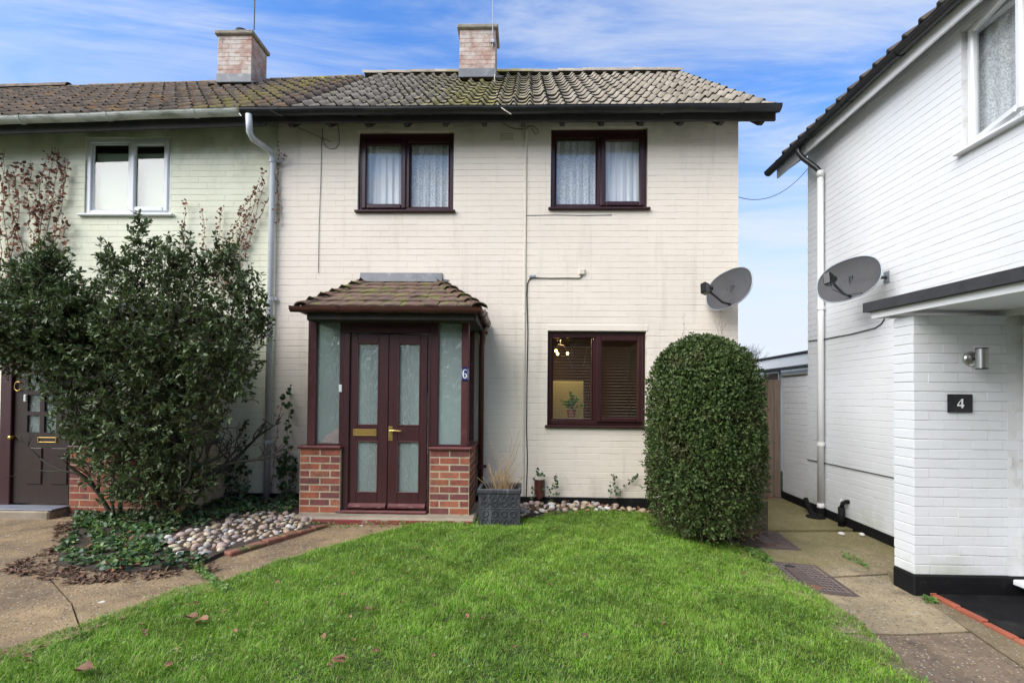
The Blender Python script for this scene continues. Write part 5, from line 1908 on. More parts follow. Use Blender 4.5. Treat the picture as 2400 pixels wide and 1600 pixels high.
q0, q1 = PX(1795, 880, XL4), PX(1826, 880, XL4)
MB().frame(q1.y - .05, q0.y + .05, q0.z - .30, q0.z + .08, 0, .04, .04, .004).map(lambda v: Vector((XL4 - .03 + v.y, v.x, v.z))).build('window_frame', 'upvc', lean)
MB().box(XL4 - .012, XL4 - .004, q1.y, q0.y, q0.z - .25, q0.z + .03).build('pane', 'gate', lean)

# number plate, lamp on the wing wall
n4a, n4b = PY(2222, 945, YW4 - .012), PY(2280, 945, YW4 - .012)
z4a, z4b = PY(2250, 966.5, YW4 - .012).z, PY(2250, 923.5, YW4 - .012).z
S4 = thing('house_number_plaque', 'square black plate with white number 4 on white brick', 'house number', ((n4a.x + n4b.x) / 2, YW4 - .01, (z4a + z4b) / 2), 'house number signs')
MB().cbox(n4a.x, n4b.x, YW4 - .014, YW4 - .002, z4a, z4b, .003).build('plaque', 'gloss_black', S4)
cx4, cz4 = (n4a.x + n4b.x) / 2, (z4a + z4b) / 2
hh = PY(2250, 934, YW4).z - PY(2250, 955.5, YW4).z
ww = hh * .72
dgt = MB()
yA, yB = YW4 - .0165, YW4 - .0138
T = lambda a, b: (cx4 + a * ww, yA, cz4 + b * hh)
e = (0, yB - yA, 0)
dgt.prism([T(.10, -.5), T(.34, -.5), T(.34, .5), T(.10, .36)], e)                        # stem
dgt.prism([T(.10, .36), T(.34, .5), T(.20, .5), T(-.02, .27)], e)
dgt.prism([T(-.02, .27), T(.20, .5), T(.16, .5), T(-.50, -.14), T(-.36, -.14)], e)      # diagonal
dgt.prism([T(-.50, -.30), T(.098, -.30), T(.098, -.142), T(-.50, -.142)], e)             # bar
dgt.prism([T(.342, -.30), T(.50, -.30), T(.50, -.142), T(.342, -.142)], e)
dgt.build('digit', 'white_enamel', S4)
LP = thing('wall_lamp', 'brushed steel cylinder wall lamp on the white wing wall', 'lamp', (PY(2275, 840, YW4).x, YW4, PY(2275, 840, YW4).z))
c0 = PY(2273, 841, YW4)
mb = MB()
prof = [(.058, 0), (.058, -.012), (.050, -.024), (.030, -.032), (.004, -.034)]
vs, fs = [], []
for (r_, yy) in prof:
    for k in range(20):
        an = 2 * math.pi * k / 20
        vs.append((c0.x + r_ * math.cos(an), YW4 - .001 + yy, c0.z + r_ * math.sin(an)))
for j in range(4):
    for k in range(20):
        fs.append((j * 20 + k, j * 20 + (k + 1) % 20, j * 20 + 20 + (k + 1) % 20, j * 20 + 20 + k))
fs.append(tuple(range(80, 100)))
mb.add(vs, fs).build('wall_plate', 'steel', LP, smooth=True)
xl_ = PY(2297, 840, YW4 - .08).x
MB().tube([(c0.x, YW4 - .03, c0.z), (c0.x + .02, YW4 - .06, c0.z), (xl_, YW4 - .075, c0.z)], .013, 8).build('arm', 'darkmetal', LP, smooth=True)
zl1, zl0 = PY(2297, 817, YW4 - .08).z, PY(2297, 864, YW4 - .08).z
MB().tube([(xl_, YW4 - .095, zl0), (xl_, YW4 - .095, zl1)], .037, 24).build('lamp_body', 'steel', LP, smooth=False)
for z in (zl0, zl1):
    MB().tube([(xl_, YW4 - .095, z - .004), (xl_, YW4 - .095, z + .004)], .0385, 24).build('rim', 'darkmetal', LP)


# ------------------------------------------------------------------ satellite dishes
def dish(c, yaw, wall_pt, name_label, wdt=.56, hgt=.45, tilt=.14, roll=0.0):
    t = thing('satellite_dish', name_label, 'satellite dish', c, 'satellite dishes')
    vs, fs = [], []
    NR_, NA = 8, 40
    dpt = .060
    for side in (0, 1):
        for i in range(NR_ + 1):
            r_ = i / NR_
            for k in range(NA):
                an = 2 * math.pi * k / NA
                ce, se = math.cos(an), math.sin(an)
                ex = 2.35
                rr = 1 / (abs(ce) ** ex + abs(se) ** ex) ** (1 / ex)
                vs.append((wdt / 2 * r_ * rr * ce, dpt * (1 - r_ * r_) + side * .004, hgt / 2 * r_ * rr * se))
    st = (NR_ + 1) * NA
    for side in (0, 1):
        for i in range(NR_):
            for k in range(NA):
                a = side * st + i * NA + k
                b = side * st + i * NA + (k + 1) % NA
                f = (a, b, b + NA, a + NA)
                fs.append(f if side else f[::-1])
    Rm = Matrix.Rotation(yaw, 4, 'Z') @ Matrix.Rotation(-tilt, 4, 'X') @ Matrix.Rotation(roll, 4, 'Y')
    C = Vector(c)
    T_ = lambda v: C + (Rm @ Vector(v))
    MB().add(vs, fs).map(T_).build('reflector', 'dish', t, smooth=True)
    rim = []
    for k in range(NA + 1):
        an = 2 * math.pi * k / NA
        ce, se = math.cos(an), math.sin(an)
        rr = 1 / (abs(ce) ** 2.35 + abs(se) ** 2.35) ** (1 / 2.35)
        rim.append(T_((wdt / 2 * rr * ce, 0, hgt / 2 * rr * se)))
    MB().tube(rim, .006, 6, caps=False).build('rim', 'greymetal', t, smooth=True)
    foot = T_((0, .03, -hgt * .40))
    lnb = T_((0, -.40, -hgt * .32))
    MB().tube([foot, T_((0, -.12, -hgt * .46)), T_((0, -.28, -hgt * .38)), lnb], .013, 8).build('feed_arm', 'darkmetal', t, smooth=True)
    lb = MB()
    lb.tube([T_((0, -.33, -hgt * .26)), T_((0, -.385, -hgt * .28))], .042, 14)
    lb.cbox(-.036, .036, -.46, -.38, -hgt * .30 - .075, -hgt * .30 + .05, .008)
    lb.v[-24:] = [tuple(T_(v)) for v in lb.v[-24:]]
    lb.build('receiver', 'gloss_black', t)
    W = Vector(wall_pt)
    bk = T_((0, .075, 0))
    mid = Vector((W.x, W.y, W.z)) + (bk - W) * .45
    br = MB()
    br.tube([W, mid, bk], .017, 8)
    br.tube([bk + Vector((0, 0, -.06)), bk + Vector((0, 0, .06))], .022, 10)
    br.build('bracket_arm', 'darkmetal', t)
    for sx3 in (-.045, .045):
        MB().tube([T_((sx3, .05, .035)), T_((sx3, .047, .035))], .005, 8).build('bolt', 'gloss_black', t)
    return t, T_


def dish_plate(t, p, axis):
    q = MB()
    if axis == 'x':
        q.cbox(p[0] - .008, p[0], p[1] - .045, p[1] + .045, p[2] - .06, p[2] + .06, .003)
    else:
        q.cbox(p[0] - .045, p[0] + .045, p[1] - .008, p[1], p[2] - .06, p[2] + .06, .003)
    q.build('wall_plate', 'greymetal', t)


wp4 = PX(2077, 649, XW - .01)
cd4 = PX(1987, 655, 3.40)
t4, T4_ = dish(tuple(cd4), rad(-57), tuple(wp4), 'grey oval satellite dish on the white house wall above its porch', .62, .46, .20, rad(-10))
dish_plate(t4, (XW, wp4.y, wp4.z), 'x')
MB().tube([T4_((0, -.40, -.18)), T4_((.02, -.40, -.26)), T4_((.06, -.25, -.29)), T4_((.12, 0, -.20))], .004, 5).build('dish_cable', 'darkmetal', t4)
wp6 = Vector((XR - .10, YF, PY(1708, 672, YF).z))
cd6 = PY(1707, 677, YF - .26)
t6, T6_ = dish(tuple(cd6), rad(-58), tuple(wp6), 'grey oval satellite dish at the right corner of the cream house', .60, .47, .22, rad(-12))
dish_plate(t6, tuple(wp6), 'y')

# overhead wire between the corners
ow = [PY(1731, 461, YF + .02)]
pts = []
a, b = PY(1731, 462, YF + .05), PX(1893, 396, XW)
for k in range(15):
    t = k / 14
    p = a.lerp(b, t)
    pts.append(p + Vector((0, 0, -.17 * 4 * t * (1 - t))))
o = MB().tube(pts, .004, 5).build('overhead_wire', 'timberdark')
tag(o, 'thin sagging wire strung between the two house corners', 'wire')

# ------------------------------------------------------------------ porch of number 8 behind the shrubs
YQ = 5.30
P8 = thing('porch', 'dark brown porch with glazed panelled door behind the left shrubs', 'porch', (-5, YQ + .3, 0), 'porches')
b0, b1 = PY(162, 1100, YQ).x, PY(430, 1100, YQ).x
zq0, zq1 = PY(250, 1200, YQ).z, PY(250, 1052, YQ).z
q = MB()
q.box(b0 + .004, b1, YQ + .004, YQ + .1, zq0 - .1, zq1)
q.box(b1 - .1, b1 - .004, YQ + .101, YF - .01, zq0 - .1, zq1)
dw = q.build('dwarf_wall', 'mortar', P8)
for (u0, u1, z0, z1) in brick_rects(b0, b1, zq0 - .02, zq1, [], joint=.011, vj=.010, phase=.0):
    link('brick', brick_mesh(u1 - u0, z1 - z0, 'S', 'brick', .004), dw, ((u0 + u1) / 2, YQ + R.uniform(-.0015, .0015), (z0 + z1) / 2))
MB().cbox(b0 - .01, b1 + .03, YQ - .03, YQ + .1, zq1, zq1 + .035, .01).build('wall_capping', 'maroon_trim', P8)
zt8_ = PY(160, 760, YQ).z
MB().cbox(b1 - .06, b1, YQ + .02, YQ + .09, zq1 + .036, zt8_, .006).build('post', 'door8', P8)
MB().cbox(b0 - .01, b0 + .05, YQ + .02, YQ + .09, zq1 + .036, zt8_, .006).build('post', 'door8', P8)
wf8 = MB().frame(b0 + .052, b1 - .062, zq1 + .037, zt8_ - .002, YQ + .025, YQ + .085, .045, .005).build('window_frame', 'door8', P8)
zb_ = PY(250, 919, YQ).z
MB().cbox(b0 + .098, b1 - .108, YQ + .03, YQ + .08, zb_ - .02, zb_ + .02, .005).build('transom', 'upvc', wf8)
MB().box(b0 + .098, b1 - .108, YQ + .05, YQ + .056, zq1 + .083, zb_ - .021).build('pane', 'glass', wf8)
MB().box(b0 + .098, b1 - .108, YQ + .05, YQ + .056, zb_ + .021, zt8_ - .048).build('pane', 'glass', wf8)
box_room(P8, b0 - .9, b1 - .12, YQ + .12, YF - .02, zq0, zt8_)
d0, d1 = PY(26, 1000, YQ).x, PY(158, 1000, YQ).x
zd0, zd1 = PY(90, 1180, YQ).z, PY(90, 800, YQ).z
MB().cbox(d0 - .13, d0 - .004, YQ, YQ + .09, zd0 - .03, zt8_, .006).build('post', 'maroon', P8)
MB().cbox(d0 - .13, b1 + .1, YQ - .01, YQ + .1, zt8_ + .001, zt8_ + .12, .006).build('head_rail', 'door8', P8)
gpx = lambda x: x / 3.564
gpy = lambda y: 780 + y / 3.564
cols = [(207, 312), (349, 450), (495, 590)]
rows_ = [(345, 485), (515, 655), (688, 830)]
pn = [(PY(gpx(a), 950, YQ).x, PY(gpx(b), 950, YQ).x) for a, b in cols]
rw = [(PY(80, gpy(b), YQ).z, PY(80, gpy(a), YQ).z) for a, b in rows_]
pn[2] = (pn[2][0], min(pn[2][1], d1 - .05))
arch = (rw[0][1] + .045, zd1 - .12)
holes = [(p[0], p[1], r_[0], r_[1]) for p in pn for r_ in rw] + [(p[0], p[1], arch[0], arch[1] - (0 if i == 1 else .06)) for i, p in enumerate(pn)]
mb = MB()
panel(mb, 'S', YQ + .03, YQ + .075, d0, d1, zd0, zd1, holes)
door8 = mb.build('door', 'door8', P8)
for h in holes:
    MB().box(h[0], h[1], YQ + .05, YQ + .055, h[2], h[3]).build('pane', 'obs', door8)
za, zb = PY(80, gpy(1265), YQ).z, PY(80, gpy(960), YQ).z
for (a, b) in ((205, 330), (410, 545)):
    xa, xb = PY(gpx(a), 1100, YQ).x, PY(gpx(b), 1100, YQ).x
    MB().cbox(xa, xb, YQ + .018, YQ + .031, za, zb, .012).build('door_panel', 'door8', door8)
MB().frame(PY(gpx(295), 1030, YQ).x, PY(gpx(455), 1030, YQ).x, PY(90, gpy(918), YQ).z, PY(90, gpy(870), YQ).z, YQ + .02, YQ + .031, .012, .003).build('letter_plate', 'brass', door8)
kn = PY(gpx(97), gpy(872), YQ)
MB().tube([(kn.x, YQ + .03, kn.z), (kn.x, YQ - .005, kn.z), (kn.x, YQ - .03, kn.z)], .018, 12).build('door_knob', 'brass', door8, smooth=True)
rg = PY(gpx(137), gpy(445), YQ)
MB().tube([(rg.x + .035 * math.cos(a), YQ + .015, rg.z + .05 * math.sin(a)) for a in np.linspace(0.6, 5.7, 14)], .006, 6).build('door_knocker', 'brass', door8, smooth=True)
MB().cbox(PY(gpx(188), 930, YQ).x, PY(gpx(212), 930, YQ).x, YQ + .005, YQ + .029, PY(90, gpy(575), YQ).z, PY(90, gpy(515), YQ).z, .006).build('doorbell', 'white_enamel', door8)
MB().cbox(d0 - .4, d1 + .02, YQ - .22, YQ + .08, zd0 - .16, zd0 - .03, .015).build('step', 'concrete', P8)
MB().cbox(PY(-200, 1185, YQ - .15).x, PY(132, 1185, YQ - .15).x, YQ - .20, YQ + .02, zd0 - .029, zd0 - .015, .005).build('threshold_mat', 'slate', P8)
MB().cbox(d0 - .5, b1 + .12, YQ - .16, YF - .01, zt8_ + .121, zt8_ + .20, .01).build('porch_roof', 'felt', P8)
zf8 = PY(200, 737, YQ - .17).z
MB().cbox(d0 - .52, b1 + .14, YQ - .185, YQ - .162, zt8_ + .10, zt8_ + .21, .005).build('fascia', 'upvc', P8)

# ------------------------------------------------------------------ planter
pb0, pb1 = PG(1119, 1236), PG(1220, 1236)
yb0 = pb0.y
zb0 = pb0.z - .01
wpl = pb1.x - pb0.x
ztp = PY(1168, 1146, yb0).z
hp = ztp - zb0
PL = thing('planter', 'square dark grey moulded planter with arch pattern beside the porch', 'planter', ((pb0.x + pb1.x) / 2, yb0 + wpl / 2, zb0))
xa, xb = pb0.x, pb1.x
ya_, yb_p = yb0, yb0 + wpl
mb = MB()
t = .028
for (x0, x1, y0, y1) in ((xa, xb, ya_, ya_ + t), (xa, xb, yb_p - t, yb_p), (xa, xa + t, ya_ + t, yb_p - t), (xb - t, xb, ya_ + t, yb_p - t)):
    mb.box(x0 + .006, x1 - .006 if x1 != xa + t else x1, y0 + .006, y1, zb0, ztp - .045)
mb.build('planter_body', 'planter', PL)
mb = MB()
for (x0, x1, y0, y1) in ((xa - .006, xb + .006, ya_ - .006, ya_ + t), (xa - .006, xb + .006, yb_p - t, yb_p + .006), (xa - .006, xa + t, ya_ + t + .001, yb_p - t - .001), (xb - t, xb + .006, ya_ + t + .001, yb_p - t - .001)):
    mb.cbox(x0, x1, y0, y1, ztp - .047, ztp, .008)
mb.build('planter_rim', 'planter', PL)
mb = MB()
n = 4
wn_ = (wpl - .06) / n
for k in range(n):
    xc = xa + .03 + wn_ * (k + .5)
    zt_ = ztp - .062
    for s_ in (-1, 1):
        mb.tube([(xc, ya_ + .004, zt_), (xc + s_ * wn_ * .25, ya_ + .002, zt_ - .04), (xc + s_ * wn_ * .48, ya_ + .004, zt_ - .09)], .006, 5)
        mb.tube([(xc + s_ * wn_ * .5, ya_ + .004, zt_), (xc + s_ * wn_ * .3, ya_ + .003, zt_ - .03), (xc, ya_ + .004, zt_ - .075)], .005, 5) if k % 1 == 0 else None
    mb.tube([(xc + .028 * math.cos(a), ya_ + .004, zt_ - .085 + .028 * math.sin(a)) for a in np.linspace(0, 2 * math.pi, 15)], .006, 5, caps=False)
    mb.tube([(xc + .030 * math.cos(a), ya_ + .004, zt_ - .185 + .030 * math.sin(a)) for a in np.linspace(0, 2 * math.pi, 15)], .006, 5, caps=False)
    for s_ in (-.22, .22):
        x_ = xc + s_ * wn_
        mb.tube([(x_ - .016, ya_ + .004, zb0 + .02), (x_ - .016, ya_ + .004, zb0 + .075), (x_, ya_ + .004, zb0 + .098), (x_ + .016, ya_ + .004, zb0 + .075), (x_ + .016, ya_ + .004, zb0 + .02)], .005, 5)
mb.tube([(xa + .02, ya_ + .005, zt_ - .13), (xb - .02, ya_ + .005, zt_ - .13)], .004, 5)
mb.build('relief', 'planter', PL)
MB().box(xa + t, xb - t, ya_ + t, yb_p - t, ztp - .08, ztp - .06).build('potting_soil', 'soil', PL)
PT = thing('dry_plant', 'bare straw coloured plant stems standing in the dark planter', 'plant', ((xa + xb) / 2, (ya_ + yb_p) / 2, ztp - .06))
mb = MB()
cxp_, cyp_ = (xa + xb) / 2, (ya_ + yb_p) / 2
for k in range(95):
    an, rr = R.uniform(0, 6.28), abs(R.gauss(0, .055))
    bx, by = cxp_ + .02 + rr * math.cos(an), cyp_ - .05 + rr * math.sin(an)
    h = R.choice([.10, .14, .18, .22, .28]) * R.uniform(.8, 1.2)
    lean_ = R.uniform(.1, .75) * (1.3 if h < .2 else .7)
    dx_, dy_ = math.cos(an) * lean_ * h, math.sin(an) * lean_ * h * .7
    mb.tube([(bx, by, ztp - .065), (bx + dx_ * .45, by + dy_ * .45, ztp - .06 + h * .6), (bx + dx_, by + dy_, ztp - .06 + h)], .0032, 5, r1=.0016)
for pts_ in (((1168, 1140), (1172, 1090), (1175, 1060), (1172, 1055)), ((1172, 1130), (1190, 1100), (1205, 1080), (1213, 1050), (1220, 1032)), ((1170, 1135), (1180, 1110), (1195, 1065), (1199, 1030), (1192, 1005)),
             ((1175, 1110), (1165, 1075), (1150, 1040), (1142, 1012)), ((1190, 1090), (1205, 1050), (1218, 1008)), ((1165, 1140), (1150, 1100), (1146, 1085)), ((1175, 1140), (1200, 1110), (1213, 1085)), ((1190, 1090), (1203, 1075), (1203, 1062)), ((1176, 1085), (1187, 1074), (1180, 1067), (1172, 1072))):
    mb.tube([PY(x, y, cyp_ - .03 + R.uniform(-.04, .04)) for x, y in pts_], .0042, 5, r1=.0014)
mb.build('stems', 'straw', PT)

# ------------------------------------------------------------------ flue, edging, manholes, mat
fx0, fx1 = PY(1252, 1140, YF - .03).x, PY(1277, 1140, YF - .03).x
fz1, fz0 = PY(1264, 1124, YF - .06).z, PY(1264, 1165, YF - .06).z
FL = thing('vent_cowl', 'small dark brown rounded vent cowl low on the cream wall', 'vent', ((fx0 + fx1) / 2, YF, fz0))
mb = MB()
xc, rr = (fx0 + fx1) / 2, (fx1 - fx0) / 2
A = [(xc + rr * math.cos(a), YF - .002 - rr * 1.1 * math.sin(a)) for a in np.linspace(0, math.pi, 13)]
Bp = [(xc + rr * .85 * math.cos(a), YF - .002 - rr * .9 * math.sin(a)) for a in np.linspace(0, math.pi, 13)]
vs = [(x, y, fz0) for x, y in A] + [(x, y, fz1) for x, y in A] + [(x, y, fz1) for x, y in Bp] + [(x, y, fz0) for x, y in Bp]
fs = []
for k in range(12):
    for j in range(3):
        fs.append((j * 13 + k, j * 13 + k + 1, (j + 1) * 13 + k + 1, (j + 1) * 13 + k))
mb.add(vs, fs).build('cowl', 'browngutter', FL, smooth=False)
MB().tube([(xc, YF - .04, fz0 - .02), (xc, YF - .04, fz1 - .02)], rr * .5, 10).build('inner_pipe', 'maroon_trim', FL)

EB = thing('brick_edging', 'row of mossy red edging bricks between pebbles and path', 'edging', tuple(PG(640, 1268)))
e0, e1 = PG(530, 1305), PG(762, 1234)
nE = 6
for k in range(nE):
    a_, b_ = e0.lerp(e1, k / nE), e0.lerp(e1, (k + 1) / nE)
    c = (a_ + b_) / 2
    ln = (b_ - a_).length
    me = MB().cbox(-ln / 2 + .004, ln / 2 - .004, -.05, .05, -.06, .028, .01).mesh('brick', 'edging')
    link('brick', me, EB, (c.x, c.y, G(c.x, c.y) + .015 + R.uniform(-.006, .006)), (R.uniform(-.05, .05), R.uniform(-.02, .02), math.atan2(b_.y - a_.y, b_.x - a_.x) + R.uniform(-.03, .03)))


def manhole(corner_px, label, holes=True, ln=.69, wd=.54, hinges=True):
    """corner_px: front right and back right corners"""
    fr, br_ = PG(*corner_px[0], .018), PG(*corner_px[1], .018)
    d = (br_ - fr); d.z = 0
    d.normalize()
    L_ = Vector((-d.y, d.x, 0))
    c = fr + d * ln / 2 + L_ * wd / 2
    t = thing('manhole_cover', label, 'manhole cover', (c.x, c.y, G(c.x, c.y) + .02), 'manhole covers in the side path')
    rot = math.atan2(L_.y, L_.x) + math.pi
    Mx = Matrix.Rotation(rot, 4, 'Z')
    nrm = Vector((-(G(c.x + .1, c.y) - G(c.x - .1, c.y)) / .2, -(G(c.x, c.y + .1) - G(c.x, c.y - .1)) / .2, 1)).normalized()
    Mt = Matrix.Translation((c.x, c.y, G(c.x, c.y) + .022)) @ Vector((0, 0, 1)).rotation_difference(nrm).to_matrix().to_4x4() @ Mx
    X, Y_ = wd / 2, ln / 2
    f = MB()
    for (x0, x1, y0, y1) in ((-X, -X + .035, -Y_, Y_), (X - .035, X, -Y_, Y_), (-X + .035, X - .035, -Y_, -Y_ + .035), (-X + .035, X - .035, Y_ - .035, Y_)):
        f.cbox(x0, x1, y0, y1, -.05, .004, .003)
    f.map(lambda v: Mt @ v).build('frame', 'iron', t)
    l = MB()
    l.cbox(-X + .039, X - .039, -Y_ + .039, Y_ - .039, -.03, .001, .003)
    yy = -Y_ + .07
    r = 0
    while yy < Y_ - .06:
        xx_ = -X + .07 + (.016 if r % 2 else 0)
        while xx_ < X - .06:
            if not (abs(xx_) < .065 and abs(yy) < Y_ * .62):
                s_ = .010 if (r % 2) else -.010
                l.add([(xx_ - .010, yy - s_ - .003, .0012), (xx_ + .010, yy + s_ - .003, .0012), (xx_ + .010, yy + s_ + .003, .0085), (xx_ - .010, yy - s_ + .003, .0085)], [(0, 1, 2, 3)])
            xx_ += .034
        yy += .028
        r += 1
    l.cbox(-.06, .06, -Y_ * .58, Y_ * .58, .0005, .008, .003)
    l.map(lambda v: Mt @ v).build('lid', 'iron', t)
    for s_ in (-1, 1):
        MB().tube([Mt @ Vector((0, s_ * (Y_ - .115), .001)), Mt @ Vector((0, s_ * (Y_ - .115), .009))], .042, 16).build('keyhole', 'gloss_black' if s_ > 0 else 'deadleaf', t)
    return t


manhole(((2018, 1398), (1912, 1323)), 'large rusty manhole cover at the lawn edge of the side path', ln=.70, wd=.54)
manhole(((1880, 1289), (1830, 1252)), 'smaller rusty manhole cover partly under the clipped bush', ln=.62, wd=.52)

# black mat and edging at number 4
me0 = gp([(2148, 1374), (2400, 1508), (2800, 1720), (2900, 1420), (2420, 1340)])
zm = G(XWING, 3.9) + .03
mt = thing('entrance_step', 'black rubber covered step in front of the white house door', 'step', (me0[0][0] + .4, me0[0][1] - .4, zm))
e_dir0, e_dir1 = Vector((*me0[0], 0)), Vector((*me0[2], 0))
polym = [me0[0], me0[1], me0[2], (XW + .3, me0[2][1]), (XW + .3, YW4 - .015), (XWING + .02, YW4 - .015)]
import bmesh as _b


def flat_slab(name, poly, z0, z1, m, parent):
    mb_ = MB()
    mb_.prism([(x, y, z0) for x, y in poly], (0, 0, z1 - z0))
    return mb_.build(name, m, parent)


poly_sheet('rubber_mat', polym, .034, 'mat', mt, .08, .5)
strip = poly_sheet('dirt_strip', gp([(2078, 1340), (2110, 1352), (2146, 1374), (2400, 1494), (2560, 1570), (2700, 1760), (2420, 1584), (2280, 1487), (2150, 1400), (2088, 1366)]), .018, 'dirt', None, .05, .5)
strip['kind'] = 'structure'
tag(strip, 'strip of mossy dirt between side path and terracotta edging', 'dirt')
TE = thing('brick_edging', 'row of orange terracotta edging bricks along the black step', 'edging', (me0[0][0], me0[0][1], zm))
a_, b_ = Vector((*me0[0], 0)), Vector((*me0[2], 0))
dv = (b_ - a_).normalized()
nv = Vector((dv.y, -dv.x, 0))
if nv.x > 0:
    nv = -nv
s_ = .02
while s_ < (b_ - a_).length:
    c = a_ + dv * (s_ + .11) + nv * .040
    me = bpy.data.meshes.get('terracotta_brick') or MB().cbox(-.1075, .1075, -.026, .026, -.08, .0, .006).mesh('terracotta_brick', 'terracotta')
    link('brick', me, TE, (c.x, c.y, G(c.x, c.y) + .038 + R.uniform(-.004, .003)), (0, 0, math.atan2(dv.y, dv.x) + R.uniform(-.012, .012)))
    s_ += .222

# ------------------------------------------------------------------ pebbles
peb_meshes = {}
for k, c in PEB.items():
    L_ = []
    for v_ in range(3):
        import bmesh
        bm = bmesh.new()
        bmesh.ops.create_icosphere(bm, subdivisions=2, radius=1)
        sx3, sy3, sz3 = R.uniform(.85, 1.15), R.uniform(.6, .9), R.uniform(.5, .72)
        ph = [R.uniform(0, 6) for _ in range(4)]
        for v in bm.verts:
            w_ = 1 + .10 * math.sin(2.1 * v.co.x + ph[0]) + .08 * math.sin(2.7 * v.co.y + ph[1]) + .05 * math.sin(4 * v.co.z + ph[2])
            v.co = Vector((v.co.x * sx3 * w_, v.co.y * sy3 * w_, v.co.z * sz3 * w_))
        me = bpy.data.meshes.new('pebble')
        bm.to_mesh(me)
        bm.free()
        me.polygons.foreach_set('use_smooth', [True] * len(me.polygons))
        me.materials.append(MT['peb_' + k])
        L_.append(me)
    peb_meshes[k] = L_


def strew_pebbles(poly_px, n, group, where, smin=.021, smax=.046, layers=1):
    poly = gp(poly_px)
    xs = [p[0] for p in poly]; ys = [p[1] for p in poly]
    placed, tries = [], 0
    while len(placed) < n and tries < 60000:
        tries += 1
        x, y = R.uniform(min(xs), max(xs)), R.uniform(min(ys), max(ys))
        if not inside(poly, x, y):
            continue
        s_ = R.uniform(smin, smax) * R.choice([.75, 1, 1, 1.15])
        near = [q for q in placed if math.hypot(q[0] - x, q[1] - y) < (q[3] + s_) * .72]
        lvl = 0
        if near:
            if len(near) > 2 or tries < n * 12 or any(q[4] > 0 for q in near):
                continue
            lvl = 1
        z = G(x, y) + .036 + s_ * .14 + (max(q[3] for q in near) * .55 if lvl else 0)
        placed.append((x, y, z, s_, lvl))
    for (x, y, z, s_, lvl) in placed:
        k = R.choice(['cream', 'cream', 'grey', 'pinkish', 'tan', 'tan', 'white', 'mauve grey'])
        o = link('pebble', R.choice(peb_meshes[k]), None, (x, y, z), (R.uniform(-.35, .35), R.uniform(-.35, .35), R.uniform(0, 6.28)))
        o.scale = (s_, s_, s_)
        tag(o, '%s rounded pebble %s' % (k, where), 'pebble', group)


strew_pebbles([(384, 1272), (440, 1256), (490, 1240), (540, 1216), (600, 1208), (690, 1214), (738, 1226), (712, 1246), (650, 1264), (590, 1276), (530, 1296), (490, 1310), (430, 1316), (386, 1308)], 195, 'pebbles heaped left of the porch', 'in the heap left of the porch step')
strew_pebbles([(1215, 1186), (1300, 1184), (1420, 1182), (1560, 1184), (1565, 1212), (1500, 1208), (1420, 1206), (1330, 1204), (1222, 1218)], 105, 'pebbles along the wall below the window', 'in the strip below the ground floor window', .024, .052)
for (x, y) in ((2020, 1255), (1972, 1183 + 70)):
    p = PG(x, y, .02)
    o = link('pebble', peb_meshes['white'][0], None, (p.x, p.y, p.z + .015), (0, 0, R.uniform(0, 3)))
    o.scale = (.035, .035, .035)
    tag(o, 'loose white pebble on the mossy side path', 'pebble', 'pebbles on the side path')

# ------------------------------------------------------------------ plants
def nrm(a):
    return a / (np.linalg.norm(a, axis=1, keepdims=True) + 1e-9)


def twig_leaves(P0, P1, per, size, m, name, spread=.9, aspect=.42, tip=0.35, jit=.35):
    """leaves set along short twigs P0 -> P1"""
    n = len(P0)
    t = tip + (1 - tip) * rng.random((n, per))
    base = P0[:, None, :] + (P1 - P0)[:, None, :] * t[..., None]
    d = nrm(P1 - P0)[:, None, :] + spread * rng.normal(size=(n, per, 3))
    P = base.reshape(-1, 3)
    D = nrm(d.reshape(-1, 3))
    Nn = nrm(rng.normal(size=P.shape) * .6 + np.array([0, -.25, .75]))
    return leaf_mesh(name, P, D, Nn, size, m, aspect, .22, jit)


def twigs_mesh(P0, P1, r, m, name):
    """thin three-sided twigs"""
    n = len(P0)
    d = nrm(P1 - P0)
    a = nrm(np.cross(d, np.array([0.31, 0.2, 0.93])))
    b = np.cross(d, a)
    V, F = [], []
    ring = []
    for k in range(3):
        an = 2 * math.pi * k / 3
        o = (a * math.cos(an) + b * math.sin(an)) * r
        ring.append((P0 + o, P1 + o * .4))
    V = np.stack([q for rg in ring for q in rg], 1)
    base = np.arange(n)[:, None] * 6
    F = np.concatenate([base + np.array([[2 * k, 2 * ((k + 1) % 3), 2 * ((k + 1) % 3) + 1, 2 * k + 1]]) for k in range(3)], 0)
    return raw_mesh(name, V.reshape(-1, 3), F, m)


def sample_ellipsoids(ells, n, inner=.25):
    """points in a union of ellipsoids ((centre), (radii), weight); returns points and outward directions"""
    w = np.array([e[2] for e in ells], float)
    w /= w.sum()
    P, D = [], []
    for (c, r_, _), k in zip(ells, rng.multinomial(n, w)):
        u = nrm(rng.normal(size=(k, 3)))
        rr = ((inner + (1 - inner) * rng.random(k) ** .70) * 1.10)[:, None]
        P.append(np.array(c) + u * np.array(r_) * rr)
        D.append(u)
    return np.concatenate(P), np.concatenate(D)


